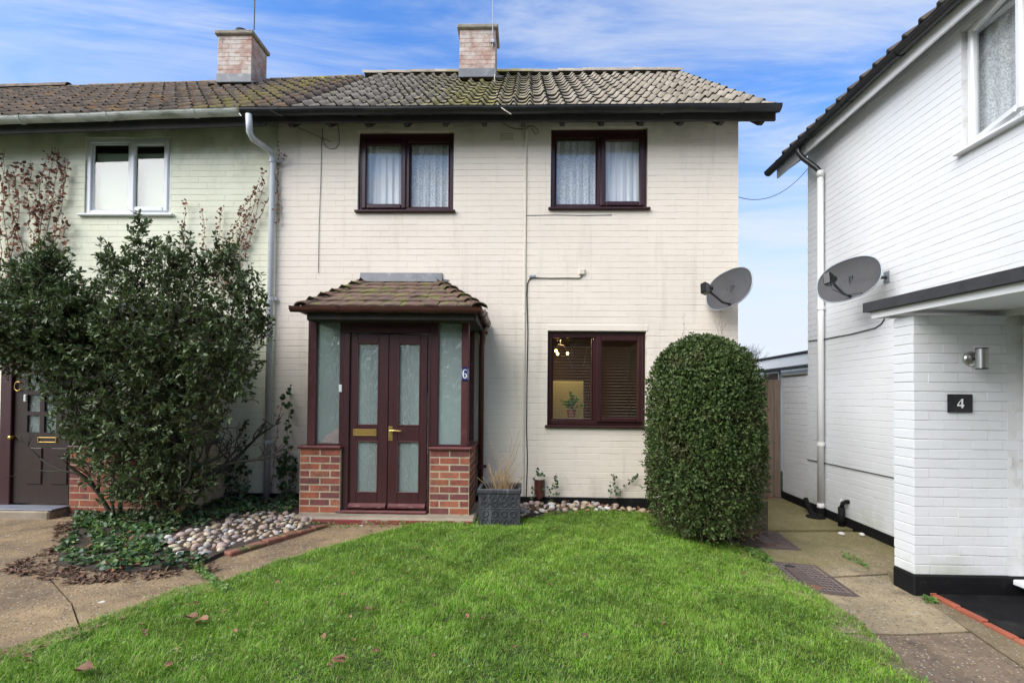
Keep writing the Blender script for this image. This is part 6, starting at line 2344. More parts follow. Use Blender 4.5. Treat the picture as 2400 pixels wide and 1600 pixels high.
def limb(mb, p, d, ln, r, depth, tips, bend=.25):
    pts = [p.copy()]
    dd = d.copy()
    for k in range(4):
        dd = (dd + Vector((R.gauss(0, bend), R.gauss(0, bend), R.gauss(0, bend) + .06))).normalized()
        pts.append(pts[-1] + dd * ln / 4)
    mb.tube(pts, r, 6, False, r * .62)
    tips.append(pts[-1])
    if depth:
        for k in range(R.choice([2, 3, 3])):
            q = pts[R.choice([2, 3, 4])]
            nd = (dd + Vector((R.gauss(0, .6), R.gauss(0, .5), R.gauss(.15, .4)))).normalized()
            limb(mb, q, nd, ln * R.uniform(.5, .68), r * .55, depth - 1, tips, bend)


def shrub(name, label, base, ells, ntwig, per, leaf, size, stems, group=None, tw=.22, m_leaf='leafdark', cat='shrub', clip=None, updir=.45):
    t = thing(name, label, cat, base, group)
    mb = MB()
    tips = []
    for (d, ln, r_) in stems:
        limb(mb, Vector(base) + Vector((R.uniform(-.06, .06), R.uniform(-.05, .05), -.03)), Vector(d).normalized(), ln * .58, r_, 3, tips, .18)
    mb.build('branches', 'branch', t, smooth=True)
    P, D = sample_ellipsoids(ells, ntwig)
    if clip is not None:
        k = clip(P)
        P, D = P[k], D[k]
    dirs = nrm(D + np.array([0, 0, updir]) + .55 * rng.normal(size=P.shape))
    L_ = tw * (0.6 + .8 * rng.random(len(P)))[:, None]
    P0, P1 = P - dirs * L_ * .6, P + dirs * L_ * .4
    link('twigs', twigs_mesh(P0, P1, .0028, 'twig', 'twigs'), t)['kind'] = 'stuff'
    o = link('leaves', twig_leaves(P0, P1, per, size, m_leaf, 'leaves', jit=.4), t)
    o['kind'] = 'stuff'
    return t


def ell(x, y, rx, ry, Y, ry_m, w):
    """ellipsoid measured in the photograph at distance Y"""
    c = PY(x, y, Y)
    k = Y / FOC
    return ((c.x, Y, c.z), (rx * k, ry_m, ry * k), w)


YS = 4.95
shrub('evergreen_shrub', 'large loose dark evergreen shrub in front of the pale green wall', tuple(PG(385, 1225)),
      [ell(395, 775, 205, 130, YS, .45, 4.6)] + [ell(x, y, 13, 48, YS, .10, .14) for x, y in ((252, 640), (345, 615), (398, 600), (440, 600), (492, 615), (535, 610), (585, 690), (608, 745), (470, 640), (300, 620), (560, 650))] + [ ell(290, 850, 150, 150, YS, .42, 3.2), ell(470, 800, 150, 130, YS, .38, 3), ell(350, 960, 150, 120, YS, .40, 3.2),
       ell(320, 1060, 120, 120, YS, .38, 3), ell(380, 1130, 105, 75, YS, .35, 1.6), ell(330, 570, 16, 55, YS, .10, .25), ell(300, 660, 70, 60, YS, .22, .8), ell(405, 640, 60, 60, YS, .25, .8),
       ell(515, 630, 45, 60, YS, .2, .5), ell(575, 720, 55, 75, YS, .2, .6), ell(560, 880, 45, 60, YS, .2, .45), ell(470, 950, 70, 60, YS, .25, .6), ell(255, 620, 28, 40, YS, .12, .25), ell(220, 1030, 60, 40, YS, .3, .5)],
      2750, 13, 'leafdark', .046,
      [((-.35, 0, 1), 1.5, .035), ((.15, -.1, 1), 1.6, .04), ((.55, .05, .85), 1.45, .034), ((.6, 0, .8), 1.05, .024), ((-.35, -.1, 1), .9, .022), ((.35, .1, 1), 1.7, .03), ((.75, -.05, .9), 1.15, .022)], 'evergreen shrubs before the green house')
YS2 = 4.85
shrub('evergreen_shrub', 'dark evergreen shrub at the left edge overhanging the brown door', tuple(PG(268, 1222)),
      [ell(x, y, 13, 44, YS2, .10, .16) for x, y in ((20, 670), (62, 655), (100, 640), (118, 610), (150, 690), (185, 690))] + [ell(60, 750, 150, 85, YS2, .45, 4), ell(10, 800, 110, 75, YS2, .4, 2.2), ell(115, 650, 48, 60, YS2, .2, .8), ell(135, 790, 95, 80, YS2, .35, 2), ell(150, 880, 60, 60, YS2, .3, .8), ell(190, 960, 50, 70, YS2, .25, .6), ell(65, 640, 45, 40, YS2, .2, .35), ell(170, 720, 60, 50, YS2, .25, .7)],
      1650, 13, 'leafdark', .046,
      [((-.24, 0, 1), 1.35, .024), ((-.08, -.1, 1), 1.3, .024), ((-.30, .05, 1), 1.2, .018)], 'evergreen shrubs before the green house')

# clipped shrub
BC = PG(1655, 1262)
BY = 5.25
kx = BY / FOC
cx_b = PY(1646, 1000, BY).x
zb_b, zt_b = G(cx_b, BY), PY(1650, 792, BY - .1).z
rx_b = 121 * kx
ry_b = .52


def bush_surface(n):
    """points and normals on a tall rounded drum"""
    zz = zb_b + .10 + (zt_b - zb_b - .10) * rng.random(n) ** .9
    th = 2 * math.pi * rng.random(n)
    hgt_ = zt_b - zb_b
    tt = (zz - zb_b) / hgt_

    def prof(t):
        top = np.clip((t - .64) / .36, 0, 1)
        low = np.clip((.30 - t) / .30, 0, 1)
        return np.sqrt(np.clip(1 - top ** 2.7, 0, 1)) * (1 - .15 * low ** 1.4) * (1 - .03 * (t > .6))
    # extra points for the top
    r_ = prof(tt)
    x, y = r_ * np.cos(th), r_ * np.sin(th)
    lump = 1 + .035 * np.sin(3 * th + 4 * tt) + .035 * np.sin(7 * th - 9 * tt) + .035 * np.sin(13 * th + 17 * tt) + .03 * np.sin(23 * th - 31 * tt + 2 * np.sin(5 * th))
    P = np.stack([cx_b + x * rx_b * lump + .02 * (1 - tt), BY + y * ry_b * lump, zz], 1)
    dr = (prof(np.clip(tt + .01, 0, 1)) - prof(np.clip(tt - .01, 0, 1))) / (.02 * hgt_)
    N_ = nrm(np.stack([np.cos(th) / rx_b, np.sin(th) / ry_b, -dr / .55], 1))
    return P, N_


CB = thing('clipped_bush', 'tall clipped evergreen bush with a rounded top beside the window', 'bush', (cx_b, BY, zb_b))
P, N_ = bush_surface(54000)
top = rng.random(len(P))
depth = (rng.random(len(P)) ** 1.6 * .17 - .035)[:, None]
P = P - N_ * depth
D = nrm(N_ * .55 + rng.normal(size=P.shape) * .75 + np.array([0, 0, .25]))
Nn = nrm(N_ + rng.normal(size=P.shape) * .55)
k = ~((P[:, 2] < zb_b + .70) & (rng.random(len(P)) < .95 * (1 - (P[:, 2] - zb_b) / .70)))
P, D, Nn = P[k], D[k], Nn[k]
o = link('leaves', leaf_mesh('leaves', P, D, Nn, .027, 'leafclip', .62, .2, .5), CB)
o['kind'] = 'stuff'
# extra cover for the dome
P, N_ = bush_surface(60000)
k = P[:, 2] > zt_b - .35
P, N_ = P[k][:13000], N_[k][:13000]
P = P - N_ * (rng.random(len(P)) * .06)[:, None]
o = link('leaves', leaf_mesh('leaves', P, nrm(N_ * .5 + rng.normal(size=P.shape) * .8), nrm(N_ + rng.normal(size=P.shape) * .5), .027, 'leafclip', .62, .2, .45), CB)
o['kind'] = 'stuff'
P, N_ = bush_surface(5200)
P0 = P - N_ * .22 + rng.normal(size=P.shape) * .03
P1 = P - N_ * .03 + rng.normal(size=P.shape) * .05
link('twigs', twigs_mesh(P0, P1, .003, 'twig', 'twigs'), CB)['kind'] = 'stuff'
mb = MB()
tips = []
for k in range(9):
    an = 2 * math.pi * k / 9
    limb(mb, Vector((cx_b + .12 * math.cos(an), BY + .12 * math.sin(an), zb_b - .05)), Vector((.28 * math.cos(an), .28 * math.sin(an), 1)).normalized(), .62, .022, 1, tips, .10)
mb.build('branches', 'branch', CB, smooth=True)
# dense shaded middle: old leaves and twigs, packed
P, N_ = bush_surface(9000)
P = P - N_ * (.14 + .10 * rng.random(len(P)))[:, None]
o = link('inner_leaves', leaf_mesh('inner_leaves', P, nrm(rng.normal(size=P.shape)), nrm(N_ + .3 * rng.normal(size=P.shape)), .075, 'leafclip', .8, .1, .3), CB)
o['kind'] = 'stuff'
# stray shoots at its left side
mb_p0, mb_p1 = [], []
for (x, y) in ((1512, 1040), (1505, 1060), (1512, 1075), (1500, 1082), (1510, 1120), (1500, 1140), (1498, 1090), (1515, 1160), (1520, 1150), (1590, 800), (1560, 815), (1640, 788), (1602, 786), (1700, 796), (1740, 822), (1770, 862), (1508, 1000), (1506, 960), (1785, 1050), (1782, 1120), (1530, 860), (1545, 835), (1680, 786), (1622, 780)):
    p = np.array(PY(x, y, BY - .05))
    q = np.array([cx_b, BY, p[2] - .03])
    d = (q - p) / np.linalg.norm(q - p)
    mb_p0.append(p + d * .12); mb_p1.append(p)
mb_p0, mb_p1 = np.array(mb_p0), np.array(mb_p1)
o = link('shoots', twigs_mesh(mb_p0, mb_p1, .002, 'twig', 'shoots'), CB); o['kind'] = 'stuff'
o = link('shoot_leaves', twig_leaves(mb_p0, mb_p1, 9, .030, 'leafclip', 'shoot_leaves', .8, .6, .3), CB); o['kind'] = 'stuff'


# climbers -----------------------------------------------------------
def climber(name, label, lines, Y, m_leaf, m_stem, size, per_m, cat='climber', group=None, r=.004, spread=.03, aspect=.6, side=0, lift=.04):
    p0 = PY(*lines[0][0], Y)
    t = thing(name, label, cat, tuple(p0), group)
    mb = MB()
    P, D = [], []
    for ln in lines:
        pts = [PY(x, y, Y - .012 - R.uniform(0, .02)) for x, y in ln]
        fine = []
        for a, b in zip(pts[:-1], pts[1:]):
            for k in range(4):
                q = a.lerp(b, k / 4) + Vector((R.gauss(0, .010), R.gauss(0, .004), R.gauss(0, .008)))
                fine.append(q)
        fine.append(pts[-1])
        mb.tube(fine, r, 5, True, r * .35)
        for a, b in zip(fine[:-1], fine[1:]):
            n = rng.poisson((b - a).length * per_m)
            for _ in range(n):
                q = a.lerp(b, R.random()) + Vector((R.gauss(0, spread), -abs(R.gauss(0, lift * .5)), R.gauss(0, spread)))
                P.append(q)
                D.append((R.gauss(0, 1), R.gauss(-.3, .5), R.gauss(-.35, .8)))
                if R.random() < .25:
                    mb.tube([a, q], r * .3, 3, False)
    mb.build('stems', m_stem, t)['kind'] = 'stuff'
    P, D = np.array(P), nrm(np.array(D, float))
    Nn = nrm(rng.normal(size=P.shape) * .5 + np.array([0, -1, .2]))
    o = link('leaves', leaf_mesh('leaves', P, D, Nn, size, m_leaf, aspect, .25, .45), t)
    o['kind'] = 'stuff'
    return t


climber('dead_creeper', 'dead brown creeper fanning up the green wall left of the white window',
        [[(55, 720), (75, 640), (92, 560), (108, 470), (118, 400), (130, 350)], [(60, 720), (85, 620), (115, 520), (126, 450), (138, 372), (136, 350)], [(88, 650), (76, 550), (62, 470), (76, 410), (70, 375)],
         [(40, 720), (24, 610), (10, 510), (4, 430), (12, 350)], [(100, 660), (125, 560), (146, 480), (158, 372)], [(110, 610), (130, 560), (150, 520), (142, 495)], [(20, 690), (30, 570), (46, 480), (34, 408), (40, 380)],
         [(92, 580), (84, 490), (96, 420), (112, 360)], [(-10, 690), (4, 590), (-6, 490), (-4, 400)], [(60, 600), (40, 540), (22, 470), (18, 400)], [(118, 500), (134, 470), (150, 450), (154, 400)], [(150, 545), (158, 535), (168, 525)],
         [(105, 520), (90, 470), (60, 420), (52, 380)], [(84, 620), (120, 610), (150, 590), (160, 560)]],
        YF - .02, 'deadcreep', 'twig', .046, 62, 'climber', 'dead creepers on the green wall', .0045, .018)
climber('dead_creeper', 'dead brown creeper beside the grey downpipe on the green wall',
        [[(520, 720), (548, 610), (578, 530), (600, 460), (622, 400)], [(520, 720), (530, 610), (558, 510), (598, 440), (620, 420)], [(500, 660), (480, 565), (474, 490)], [(512, 660), (514, 565), (520, 485)], [(430, 580), (433, 510), (437, 468)],
         [(545, 660), (575, 570), (602, 500), (618, 440)], [(540, 640), (565, 540), (585, 480), (600, 440)], [(628, 470), (600, 520), (575, 590), (560, 650)], [(500, 680), (540, 560), (570, 520), (590, 500)]],
        YF - .02, 'deadcreep', 'twig', .036, 50, 'climber', 'dead creepers on the green wall', .004, .016)
climber('dead_creeper', 'dead creeper runner clinging behind the grey downpipe',
        [[(652, 520), (654, 440), (650, 390), (655, 350), (648, 330)], [(650, 385), (662, 378), (670, 365)], [(650, 500), (652, 470), (650, 440)], [(640, 1090), (645, 1040), (660, 960), (665, 920)], [(636, 1150), (640, 1120), (642, 1090)]],
        YF - .02, 'deadcreep', 'twig', .026, 40, 'climber', 'dead creepers on the green wall', .004, .010)
climber('ivy_plant', 'dark ivy stem climbing the cream wall left of the porch pillar',
        [[(668, 1160), (664, 1110), (674, 1060), (676, 1020), (680, 900)], [(672, 1160), (684, 1120), (692, 1080)], [(690, 1165), (694, 1120), (688, 1090), (676, 1050)], [(660, 1150), (656, 1120), (664, 1085), (654, 1050)]],
        YF - .03, 'ivy', 'twig', .055, 46, 'ivy', 'ivy plants at the wall foot', .004, .022, .85)
climber('ivy_plant', 'straggly dark ivy on the green wall right of the shrub',
        [[(520, 1165), (524, 1120), (512, 1060), (508, 1030)], [(560, 1170), (566, 1110), (572, 1060), (576, 990)], [(575, 1170), (580, 1120), (570, 1080)], [(545, 1165), (540, 1130), (548, 1100), (540, 1070)], [(480, 1120), (500, 1100), (515, 1080), (500, 1050)], [(555, 1170), (556, 1130), (560, 1100)]],
        YF - .03, 'ivy', 'twig', .052, 52, 'ivy', 'ivy plants at the wall foot', .004, .025, .85)
climber('ivy_plant', 'small ivy growing round the brown vent cowl',
        [[(1250, 1170), (1247, 1135), (1258, 1110), (1262, 1098)], [(1262, 1108), (1270, 1112), (1274, 1106)], [(1280, 1140), (1284, 1152), (1290, 1165)], [(1258, 1178), (1262, 1190), (1275, 1195)], [(1300, 1140), (1303, 1120), (1304, 1108)], [(1304, 1160), (1300, 1140)]],
        YF - .05, 'ivy', 'twig', .034, 52, 'ivy', 'ivy plants at the wall foot', .0025, .012, .85)
climber('ivy_plant', 'small forked ivy on the cream wall beside the clipped bush',
        [[(1432, 1170), (1430, 1150), (1434, 1142)], [(1445, 1160), (1440, 1140), (1436, 1120), (1432, 1108)], [(1440, 1162), (1460, 1145), (1475, 1130), (1495, 1110)], [(1475, 1130), (1484, 1118), (1494, 1112)]],
        YF - .02, 'ivy', 'twig', .030, 55, 'ivy', 'ivy plants at the wall foot', .003, .010, .85)
climber('bare_creeper', 'thin bare creeper stems on the wall under the left dish',
        [[(1690, 800), (1686, 775), (1690, 745), (1700, 728)], [(1690, 800), (1695, 770), (1705, 750), (1712, 755)], [(1688, 790), (1680, 770), (1676, 748)], [(1604, 795), (1602, 770), (1604, 735)], [(1690, 790), (1690, 760), (1684, 725)]],
        YF - .02, 'deadcreep', 'twig', .014, 14, 'climber', 'dead creepers on the green wall' if False else None, .0018, .006)

# ground cover under the left shrubs
GC = gp([(172, 1205), (640, 1172), (700, 1180), (690, 1208), (560, 1212), (500, 1232), (440, 1252), (385, 1262), (384, 1300), (470, 1310), (500, 1300), (470, 1335), (372, 1348), (250, 1350), (150, 1330), (140, 1300), (175, 1250)])


def scatter_poly(poly, n):
    xs = [p[0] for p in poly]; ys = [p[1] for p in poly]
    out = []
    while len(out) < n:
        x, y = R.uniform(min(xs), max(xs)), R.uniform(min(ys), max(ys))
        if inside(poly, x, y):
            out.append((x, y))
    return np.array(out)


def cover(name, label, cat, poly, n, size, m, h=.12, aspect=.85, up=.8, clump=0.0):
    q = scatter_poly(poly, n)
    if clump:
        f = np.sin(q[:, 0] * 9 + 2 * np.sin(q[:, 1] * 7)) * np.sin(q[:, 1] * 11 + 2 * np.sin(q[:, 0] * 8)) + .5 * np.sin(q[:, 0] * 31) * np.sin(q[:, 1] * 29)
        q = q[f + rng.normal(size=len(q)) * .3 > clump - .5]
        n = len(q)
    z = np.array([G(x, y) for x, y in q]) + .045 + h * rng.random(n) ** 1.6 * (0.5 + .5 * np.sin(q[:, 0] * 6.1) * np.sin(q[:, 1] * 7.3))
    P = np.column_stack([q, z])
    D = nrm(np.column_stack([rng.normal(size=n), rng.normal(size=n), rng.normal(size=n) * .35]))
    Nn = nrm(rng.normal(size=P.shape) * .45 + np.array([0, -.2, up]))
    o = link(name, leaf_mesh(name, P, D, Nn, size, m, aspect, .2, .45))
    tag(o, label, cat)
    o['kind'] = 'stuff'
    return o


cover('ivy_ground_cover', 'low dark ivy covering the earth under the left shrubs', 'ground cover', GC, 7000, .044, 'ivy', .055, clump=.42)
GC2 = gp([(190, 1230), (300, 1225), (400, 1260), (380, 1300), (330, 1340), (160, 1330), (150, 1290)])
cover('weeds', 'patch of fresh green weeds at the path corner of the bed', 'weeds', GC2, 2600, .034, 'weed', .06, .45, clump=.4)
cover('weeds', 'fresh grassy weeds mixed into the ivy bed by the pebbles', 'weeds', GC, 2600, .036, 'weed', .06, .28, .3, clump=.75)
cover('leaf_litter', 'brown leaves and twigs lying through the ivy bed', 'leaf litter', GC, 1500, .045, 'deadcreep', .03, .45, 1.0, clump=.5)
GC3 = gp([(0, 1345), (120, 1290), (135, 1230), (190, 1225), (160, 1320), (330, 1350), (500, 1330), (520, 1340), (300, 1372), (150, 1378)])
cover('leaf_litter', 'brown rotting leaves strewn along the bed edge', 'leaf litter', GC3, 3200, .036, 'litter', .012, .5, 1.6, clump=.5).location.z -= .018
cover('leaf_litter', 'bits of dead leaf and twig caught among the heaped pebbles', 'leaf litter', gp([(384, 1272), (490, 1240), (600, 1208), (738, 1226), (650, 1258), (530, 1286), (420, 1308)]), 260, .034, 'litter', .035, .4, 1.0)
GC4 = gp([(1540, 1212), (1580, 1238), (1650, 1262), (1770, 1278), (1790, 1250), (1700, 1225), (1600, 1205)])
cover('leaf_litter', 'brown fallen leaves under the clipped bush', 'leaf litter', GC4, 700, .050, 'deadleaf', .02, .5, 1.2)
GC5 = gp([(1215, 1180), (1520, 1178), (1560, 1190), (1560, 1212), (1225, 1216)])
cover('leaf_litter', 'dead leaves among the stones below the window', 'leaf litter', GC5, 260, .045, 'deadleaf', .02, .5, 1.2)
# sprawling weeds in joints
for i, (label, poly, n, s_) in enumerate((('green weeds sprouting in a joint of the left path', [(432, 1322), (452, 1318), (545, 1392), (520, 1396)], 420, .026), ('tuft of weeds in a crack of the side path', [(1972, 1302), (2000, 1310), (2040, 1332), (2036, 1340), (2000, 1322), (1970, 1308)], 130, .026),
                                          ('little weed clump by the terracotta edging', [(2166, 1405), (2190, 1412), (2196, 1420), (2168, 1416)], 110, .026), ('weeds growing at the foot of the red porch step', [(690, 1233), (1112, 1230), (1112, 1237), (690, 1240)], 260, .026), ('leafy weed spreading over the lawn corner under the bush', [(1752, 1290), (1790, 1298), (1808, 1322), (1785, 1328), (1756, 1310)], 170, .045))):
    o = cover('weeds', label, 'weeds', gp(poly), n, s_, 'weed', .05, .45)
    o.location.z -= .02

# ------------------------------------------------------------------ grass
LN = [p for p in LAWN]


def grass_blades(n, poly, hmin, hmax, label, name='grass'):
    xs = [p[0] for p in poly]; ys = [p[1] for p in poly]
    N2 = int(n * 2.4)
    x = rng.uniform(min(xs), max(xs), N2)
    y = rng.uniform(max(min(ys), 2.15), max(ys), N2)
    px, py = np.array(poly).T
    ins = np.zeros(N2, bool)
    j = len(poly) - 1
    for i in range(len(poly)):
        c = (py[i] > y) != (py[j] > y)
        xi = (px[j] - px[i]) * (y - py[i]) / (py[j] - py[i] + 1e-12) + px[i]
        ins ^= c & (x < xi)
        j = i
    # only where the picture or a step to the side can see it
    ins &= np.abs(x) < y * 1.25 + .4
    x, y = x[ins][:n], y[ins][:n]
    m = len(x)
    # tufts: taller, thicker where a slow pattern says so
    tf = np.sin(x * 7.3 + 1.7 * np.sin(y * 5.1)) * np.sin(y * 8.7 + 1.3 * np.sin(x * 6.2)) + .6 * np.sin(x * 17.1 + y * 3) * np.sin(y * 15.3 - x * 4)
    h = (hmin + (hmax - hmin) * rng.random(m) ** 1.5) * (1 + .36 * tf)
    keep = rng.random(m) < np.clip(.86 + .35 * np.sin(x * 23 + 2 * np.sin(y * 19)) * np.sin(y * 27 + 1.5 * np.sin(x * 21)), .35, 1)
    x, y, h, tf = x[keep], y[keep], h[keep], tf[keep]
    m = len(x)
    h *= np.where(rng.random(m) < .03, 1.7, 1)
    z = np.array([G(a, b) for a, b in zip(x, y)]) + .010
    an = 3.0 * np.sin(x * 11.3 + 2.1 * np.sin(y * 9.7)) + 2.6 * np.sin(y * 13.1 + 1.7 * np.sin(x * 12.2)) + 1.5 * rng.normal(size=m)
    ln = h * (0.3 + .9 * rng.random(m)) * .95
    dx, dy = np.cos(an) * ln, np.sin(an) * ln
    w = .0011 + .0012 * rng.random(m)
    sa = an + math.pi / 2 + rng.normal(size=m) * .5
    sx_, sy_ = np.cos(sa) * w, np.sin(sa) * w
    B = np.stack([x, y, z], 1)
    S_ = np.stack([sx_, sy_, np.zeros(m)], 1)
    M1 = B + np.stack([dx * .30, dy * .30, h * .62], 1)
    T_ = B + np.stack([dx, dy, h * (1 - .35 * (ln / h) ** 2)], 1)
    V = np.stack([B - S_, B + S_, M1 + S_ * .8, M1 - S_ * .8, T_ + S_ * .12, T_ - S_ * .12], 1)
    b = np.arange(m)[:, None] * 6
    F = np.concatenate([b + np.array([[0, 1, 2, 3]]), b + np.array([[3, 2, 4, 5]])], 0)
    o = link(name, raw_mesh(name, V.reshape(-1, 3), F, 'grass'))
    tag(o, label, 'grass')
    o['kind'] = 'stuff'


grass_blades(430000, LN, .012, .043, 'short green grass growing over the whole front lawn')

# small broad-leaved weeds through the lawn
cover('clover', 'small flat clover leaves growing through the lawn', 'clover', [p for p in LAWN if p[1] > 1], 5200, .017, 'weed', .035, .85, 1.4, clump=.62)

# fallen leaves on the lawn and path
LF = [(992, 1272), (975, 1285), (1030, 1290), (1022, 1310), (985, 1308), (1002, 1308), (875, 1312), (827, 1344), (955, 1345), (994, 1350), (1280, 1320), (1250, 1245), (1056, 1268), (804, 1393), (945, 1415), (876, 1430), (860, 1427), (822, 1446), (830, 1500), (880, 1527), (1086, 1433), (1132, 1451), (1095, 1445), (1015, 1538),
      (330, 1465), (338, 1482), (342, 1490), (410, 1526), (395, 1560), (550, 1481), (525, 1435), (650, 1365), (624, 1412), (437, 1419), (458, 1415), (100, 1518), (65, 1540), (68, 1552), (12, 1528), (760, 1492), (775, 1560), (1204, 1517), (1555, 1462), (1290, 1372), (1370, 1490), (1480, 1240), (1300, 1240), (1742, 1346), (1692, 1558), (2070, 1560)]
lfm = []
for v_ in range(4):
    mb = MB()
    n = 7
    vs, fs = [], []
    c1_, c2_ = R.uniform(.25, .7), R.uniform(-.3, .5)
    for i in range(n + 1):
        t = i / n
        w_ = .34 * math.sin(math.pi * min(1, t * .96 + .02)) ** .75 * (1 + .12 * math.sin(9 * t + v_))
        for j in (-1, -.5, 0, .5, 1):
            vs.append((t - .5, w_ * j, c1_ * (w_ * j) ** 2 * 3 + c2_ * (t - .5) ** 2 + .04 * math.sin(7 * t + 3 * j + v_)))
    for i in range(n):
        for j in range(4):
            a = i * 5 + j
            fs.append((a, a + 5, a + 6, a + 1))
    lfm.append(mb.add(vs, fs).mesh('fallen_leaf', 'deadleaf'))
for i, (x, y) in enumerate(LF):
    p = PG(x, y, .045)
    on_path = not inside(LAWN, p.x, p.y)
    s_ = R.uniform(.024, .044)
    o = link('fallen_leaf', R.choice(lfm), None, (p.x, p.y, G(p.x, p.y) + (.052 if not on_path else .03)), (R.uniform(-.5, .5), R.uniform(-.5, .5), R.uniform(0, 6.28)))
    o.scale = (s_, s_, s_)
    tag(o, 'small curled brown dead leaf lying on the grass' if not on_path else 'small curled brown dead leaf lying on the path', 'leaf', 'dead leaves scattered over the lawn')
for (x, y, s_, lab) in ((445, 1450, .10, 'large flat reddish dead leaf on the lawn, left of a matching one'), (472, 1455, .09, 'large flat pinkish dead leaf on the lawn, right of a matching one'), (195, 1572, .10, 'large grey-brown dead leaf in the grass at the lower left'), (792, 1550, .07, 'cluster-like crumpled orange brown leaf at the front of the lawn'), (803, 1545, .06, 'folded tan leaf standing up at the front of the lawn')):
    p = PG(x, y, .05)
    o = link('fallen_leaf', lfm[int(x) % 4], None, (p.x, p.y, G(p.x, p.y) + .058), (R.uniform(-.25, .25), R.uniform(-.25, .25), R.uniform(-.4, .4)))
    o.scale = (s_, s_, s_)
    tag(o, lab, 'leaf', 'dead leaves scattered over the lawn')

# ------------------------------------------------------------------ lit lamp inside the ground-floor room
PD6 = thing('pendant_lamp', 'lit pendant lamp with three warm bulbs seen through the lower window', 'lamp', tuple(PY(1310, 790, YF + 1.1)))
yl = YF + 1.1
bulbs = [(1303, 822), (1307, 829), (1330, 828)]
arm = MB()
hub = PY(1314, 808, yl)
arm.tube([hub, hub + Vector((0, 0, .30))], .006, 6)
for i, (x, y) in enumerate(bulbs):
    q = PY(x, y, yl + (.0, .12, -.06)[i])
    arm.tube([hub, (hub + q) / 2 + Vector((0, 0, .05)), q + Vector((0, 0, .03))], .005, 6)
    MB().add(*(lambda rr: ([(q.x + rr * math.sin(b) * math.cos(a), q.y + rr * math.sin(b) * math.sin(a), q.z + rr * 1.25 * math.cos(b)) for b in np.linspace(.05, 3.09, 7) for a in np.linspace(0, 2 * math.pi, 9)[:-1]],
                         [(j * 8 + k, j * 8 + (k + 1) % 8, j * 8 + 8 + (k + 1) % 8, j * 8 + 8 + k) for j in range(6) for k in range(8)]))(.017)).build('bulb', 'bulb', PD6, smooth=True)
arm.build('arms', 'darkmetal', PD6)
pl_ = bpy.data.lights.new('lamp_light', 'POINT')
pl_.energy, pl_.color, pl_.shadow_soft_size = 7.0, (1.0, .62, .28), .05
plo = bpy.data.objects.new('lamp_light', pl_)
COL.objects.link(plo)
plo.parent = PD6
plo.location = (0, 0, -.02)
# plant on the window sill indoors
pot = thing('potted_plant', 'small potted plant on the sill inside the lower window', 'plant', tuple(PY(1339, 975, YF + .3)))
p = PY(1339, 978, YF + .3)
MB().tube([p, p + Vector((0, 0, .10))], .045, 14, True, .058).build('pot', 'edging', pot)
P0 = np.tile(np.array(p + Vector((0, 0, .10))), (26, 1))
P1 = P0 + np.column_stack([rng.normal(size=26) * .06, rng.normal(size=26) * .04, .06 + .14 * rng.random(26)])
o = link('stems', twigs_mesh(P0, P1, .002, 'twig', 'stems'), pot); o['kind'] = 'stuff'
o = link('leaves', twig_leaves(P0, P1, 7, .045, 'weed', 'leaves', .7, .6), pot); o['kind'] = 'stuff'
MB().cbox(W3[0] + .02, W3[1] - .02, YF + .135, YF + .42, zb3 - .08, zb3 - .04, .006).build('window_board', 'slat', H6)

# ------------------------------------------------------------------ across the road, behind the camera (seen in the window glass)
OP = thing('opposite_terrace', 'red brick terrace across the road mirrored in the lower window', 'house', (0, -15, 0))
yo_ = -14.0
zo = -.5
oh = []
for k in range(-4, 5):
    for z in (.4, 3.0):
        oh.append((k * 3.1 - .7, k * 3.1 + .7, zo + z + .5, zo + z + 1.7))
mb = MB()
us = [(-16, 16)]
panel(mb, 'S', yo_ - .3, yo_, -16, 16, zo, zo + 5.3, oh)
mb.build('wall', 'oppbrick', OP)
for h in oh:
    wfo = MB().frame(h[0], h[1], h[2], h[3], yo_ - .14, yo_ - .06, .09, .005).build('window', 'upvc', OP)
    MB().box((h[0] + h[1]) / 2 - .04, (h[0] + h[1]) / 2 + .04, yo_ - .13, yo_ - .07, h[2] + .09, h[3] - .09).build('mullion', 'upvc', wfo)
    MB().box(h[0] + .09, h[1] - .09, yo_ - .12, yo_ - .11, h[2] + .09, h[3] - .09).build('pane', 'dark', wfo)
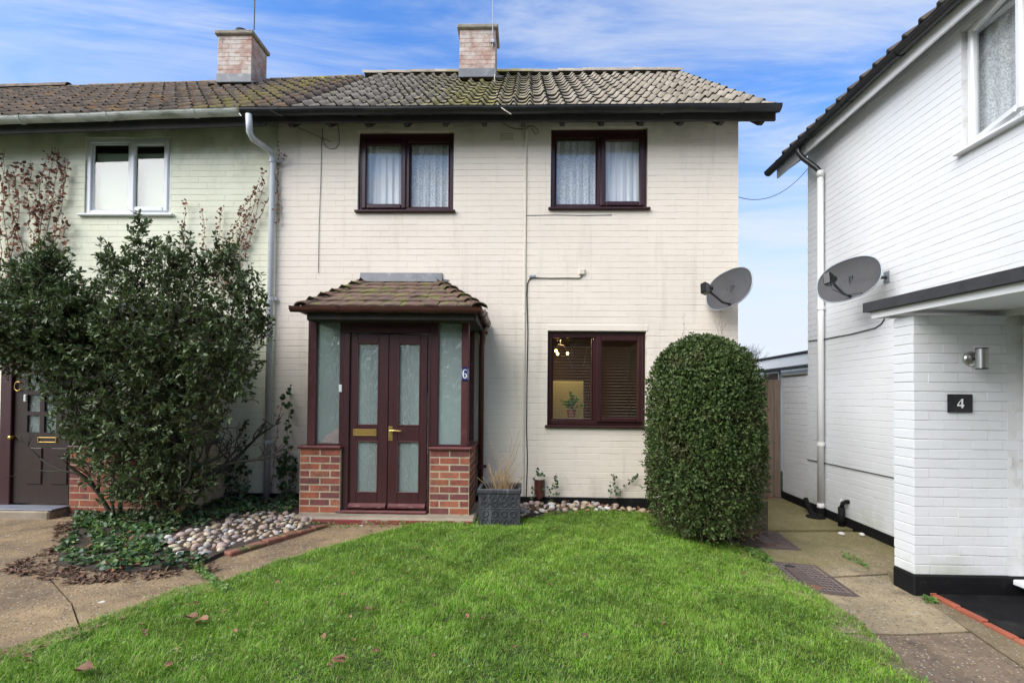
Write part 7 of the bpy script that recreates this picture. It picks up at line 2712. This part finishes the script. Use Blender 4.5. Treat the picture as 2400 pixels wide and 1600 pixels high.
MB().prism([(-16.3, yo_ + .35, zo + 5.2), (-16.3, yo_ - 3.6, zo + 7.8), (-16.3, yo_ - 7.5, zo + 5.2), (-16.3, yo_ - 7.5, zo + 5.1), (-16.3, yo_ + .35, zo + 5.1)], (32.6, 0, 0)).build('roof', 'opproof', OP)


def bare_tree(x, y, z, h, label):
    t = thing('bare_tree', label, 'tree', (x, y, z), 'bare street trees')
    mb = MB()
    mb.tube([(x, y, z - .1), (x + .05, y, z + h * .18), (x + .02, y + .05, z + h * .34)], .17, 9, True, .12)
    mb.build('trunk', 'branch', t, smooth=True)
    P0, P1 = [], []

    def br(p, d, ln, r_, dep):
        q = p + d * ln
        P0.append(p); P1.append(q)
        if dep == 0:
            return
        for _ in range(3 if dep > 1 else 4):
            nd = (d + Vector((R.gauss(0, .42), R.gauss(0, .42), R.gauss(.06, .30)))).normalized()
            br(p + d * ln * R.uniform(.55, 1), nd, ln * R.uniform(.62, .82), r_, dep - 1)
    for k in range(7):
        an = k * 2.4
        br(Vector((x, y, z + h * .30)), Vector((math.cos(an) * .6, math.sin(an) * .6, 1)).normalized(), h * .24, .05, 5)
    o = link('crown', twigs_mesh(np.array(P0), np.array(P1), .016, 'branch', 'crown'), t)
    o['kind'] = 'stuff'


bare_tree(-2.6, -6.5, -.4, 9.0, 'bare street tree mirrored in the upper left window')
bare_tree(2.4, -6.0, -.4, 9.5, 'bare street tree mirrored in the upper right window')
bare_tree(-8.5, -6.5, -.4, 8.5, 'bare street tree mirrored in the white window')

# small bare bush behind the gate
t = thing('bare_bush', 'twiggy bare bush showing just over the clipped bush', 'bush', (4.4, 8.6, 0))
P0, D = sample_ellipsoids([((4.25, 8.6, PY(1755, 828, 8.6).z - .10), (.22, .2, .13), 1)], 220)
P0[:, 0] += PY(1755, 828, 8.6).x - 4.25
dirs = nrm(D * .4 + np.array([0, 0, .9]) + .5 * rng.normal(size=P0.shape))
o = link('twigs', twigs_mesh(P0, P0 + dirs * .16, .003, 'twig', 'twigs'), t); o['kind'] = 'stuff'
q = PY(1755, 850, 8.6)
MB().tube([(q.x, 8.6, -.05), (q.x + .02, 8.6, q.z)], .02, 6, True, .012).build('stem', 'branch', t)
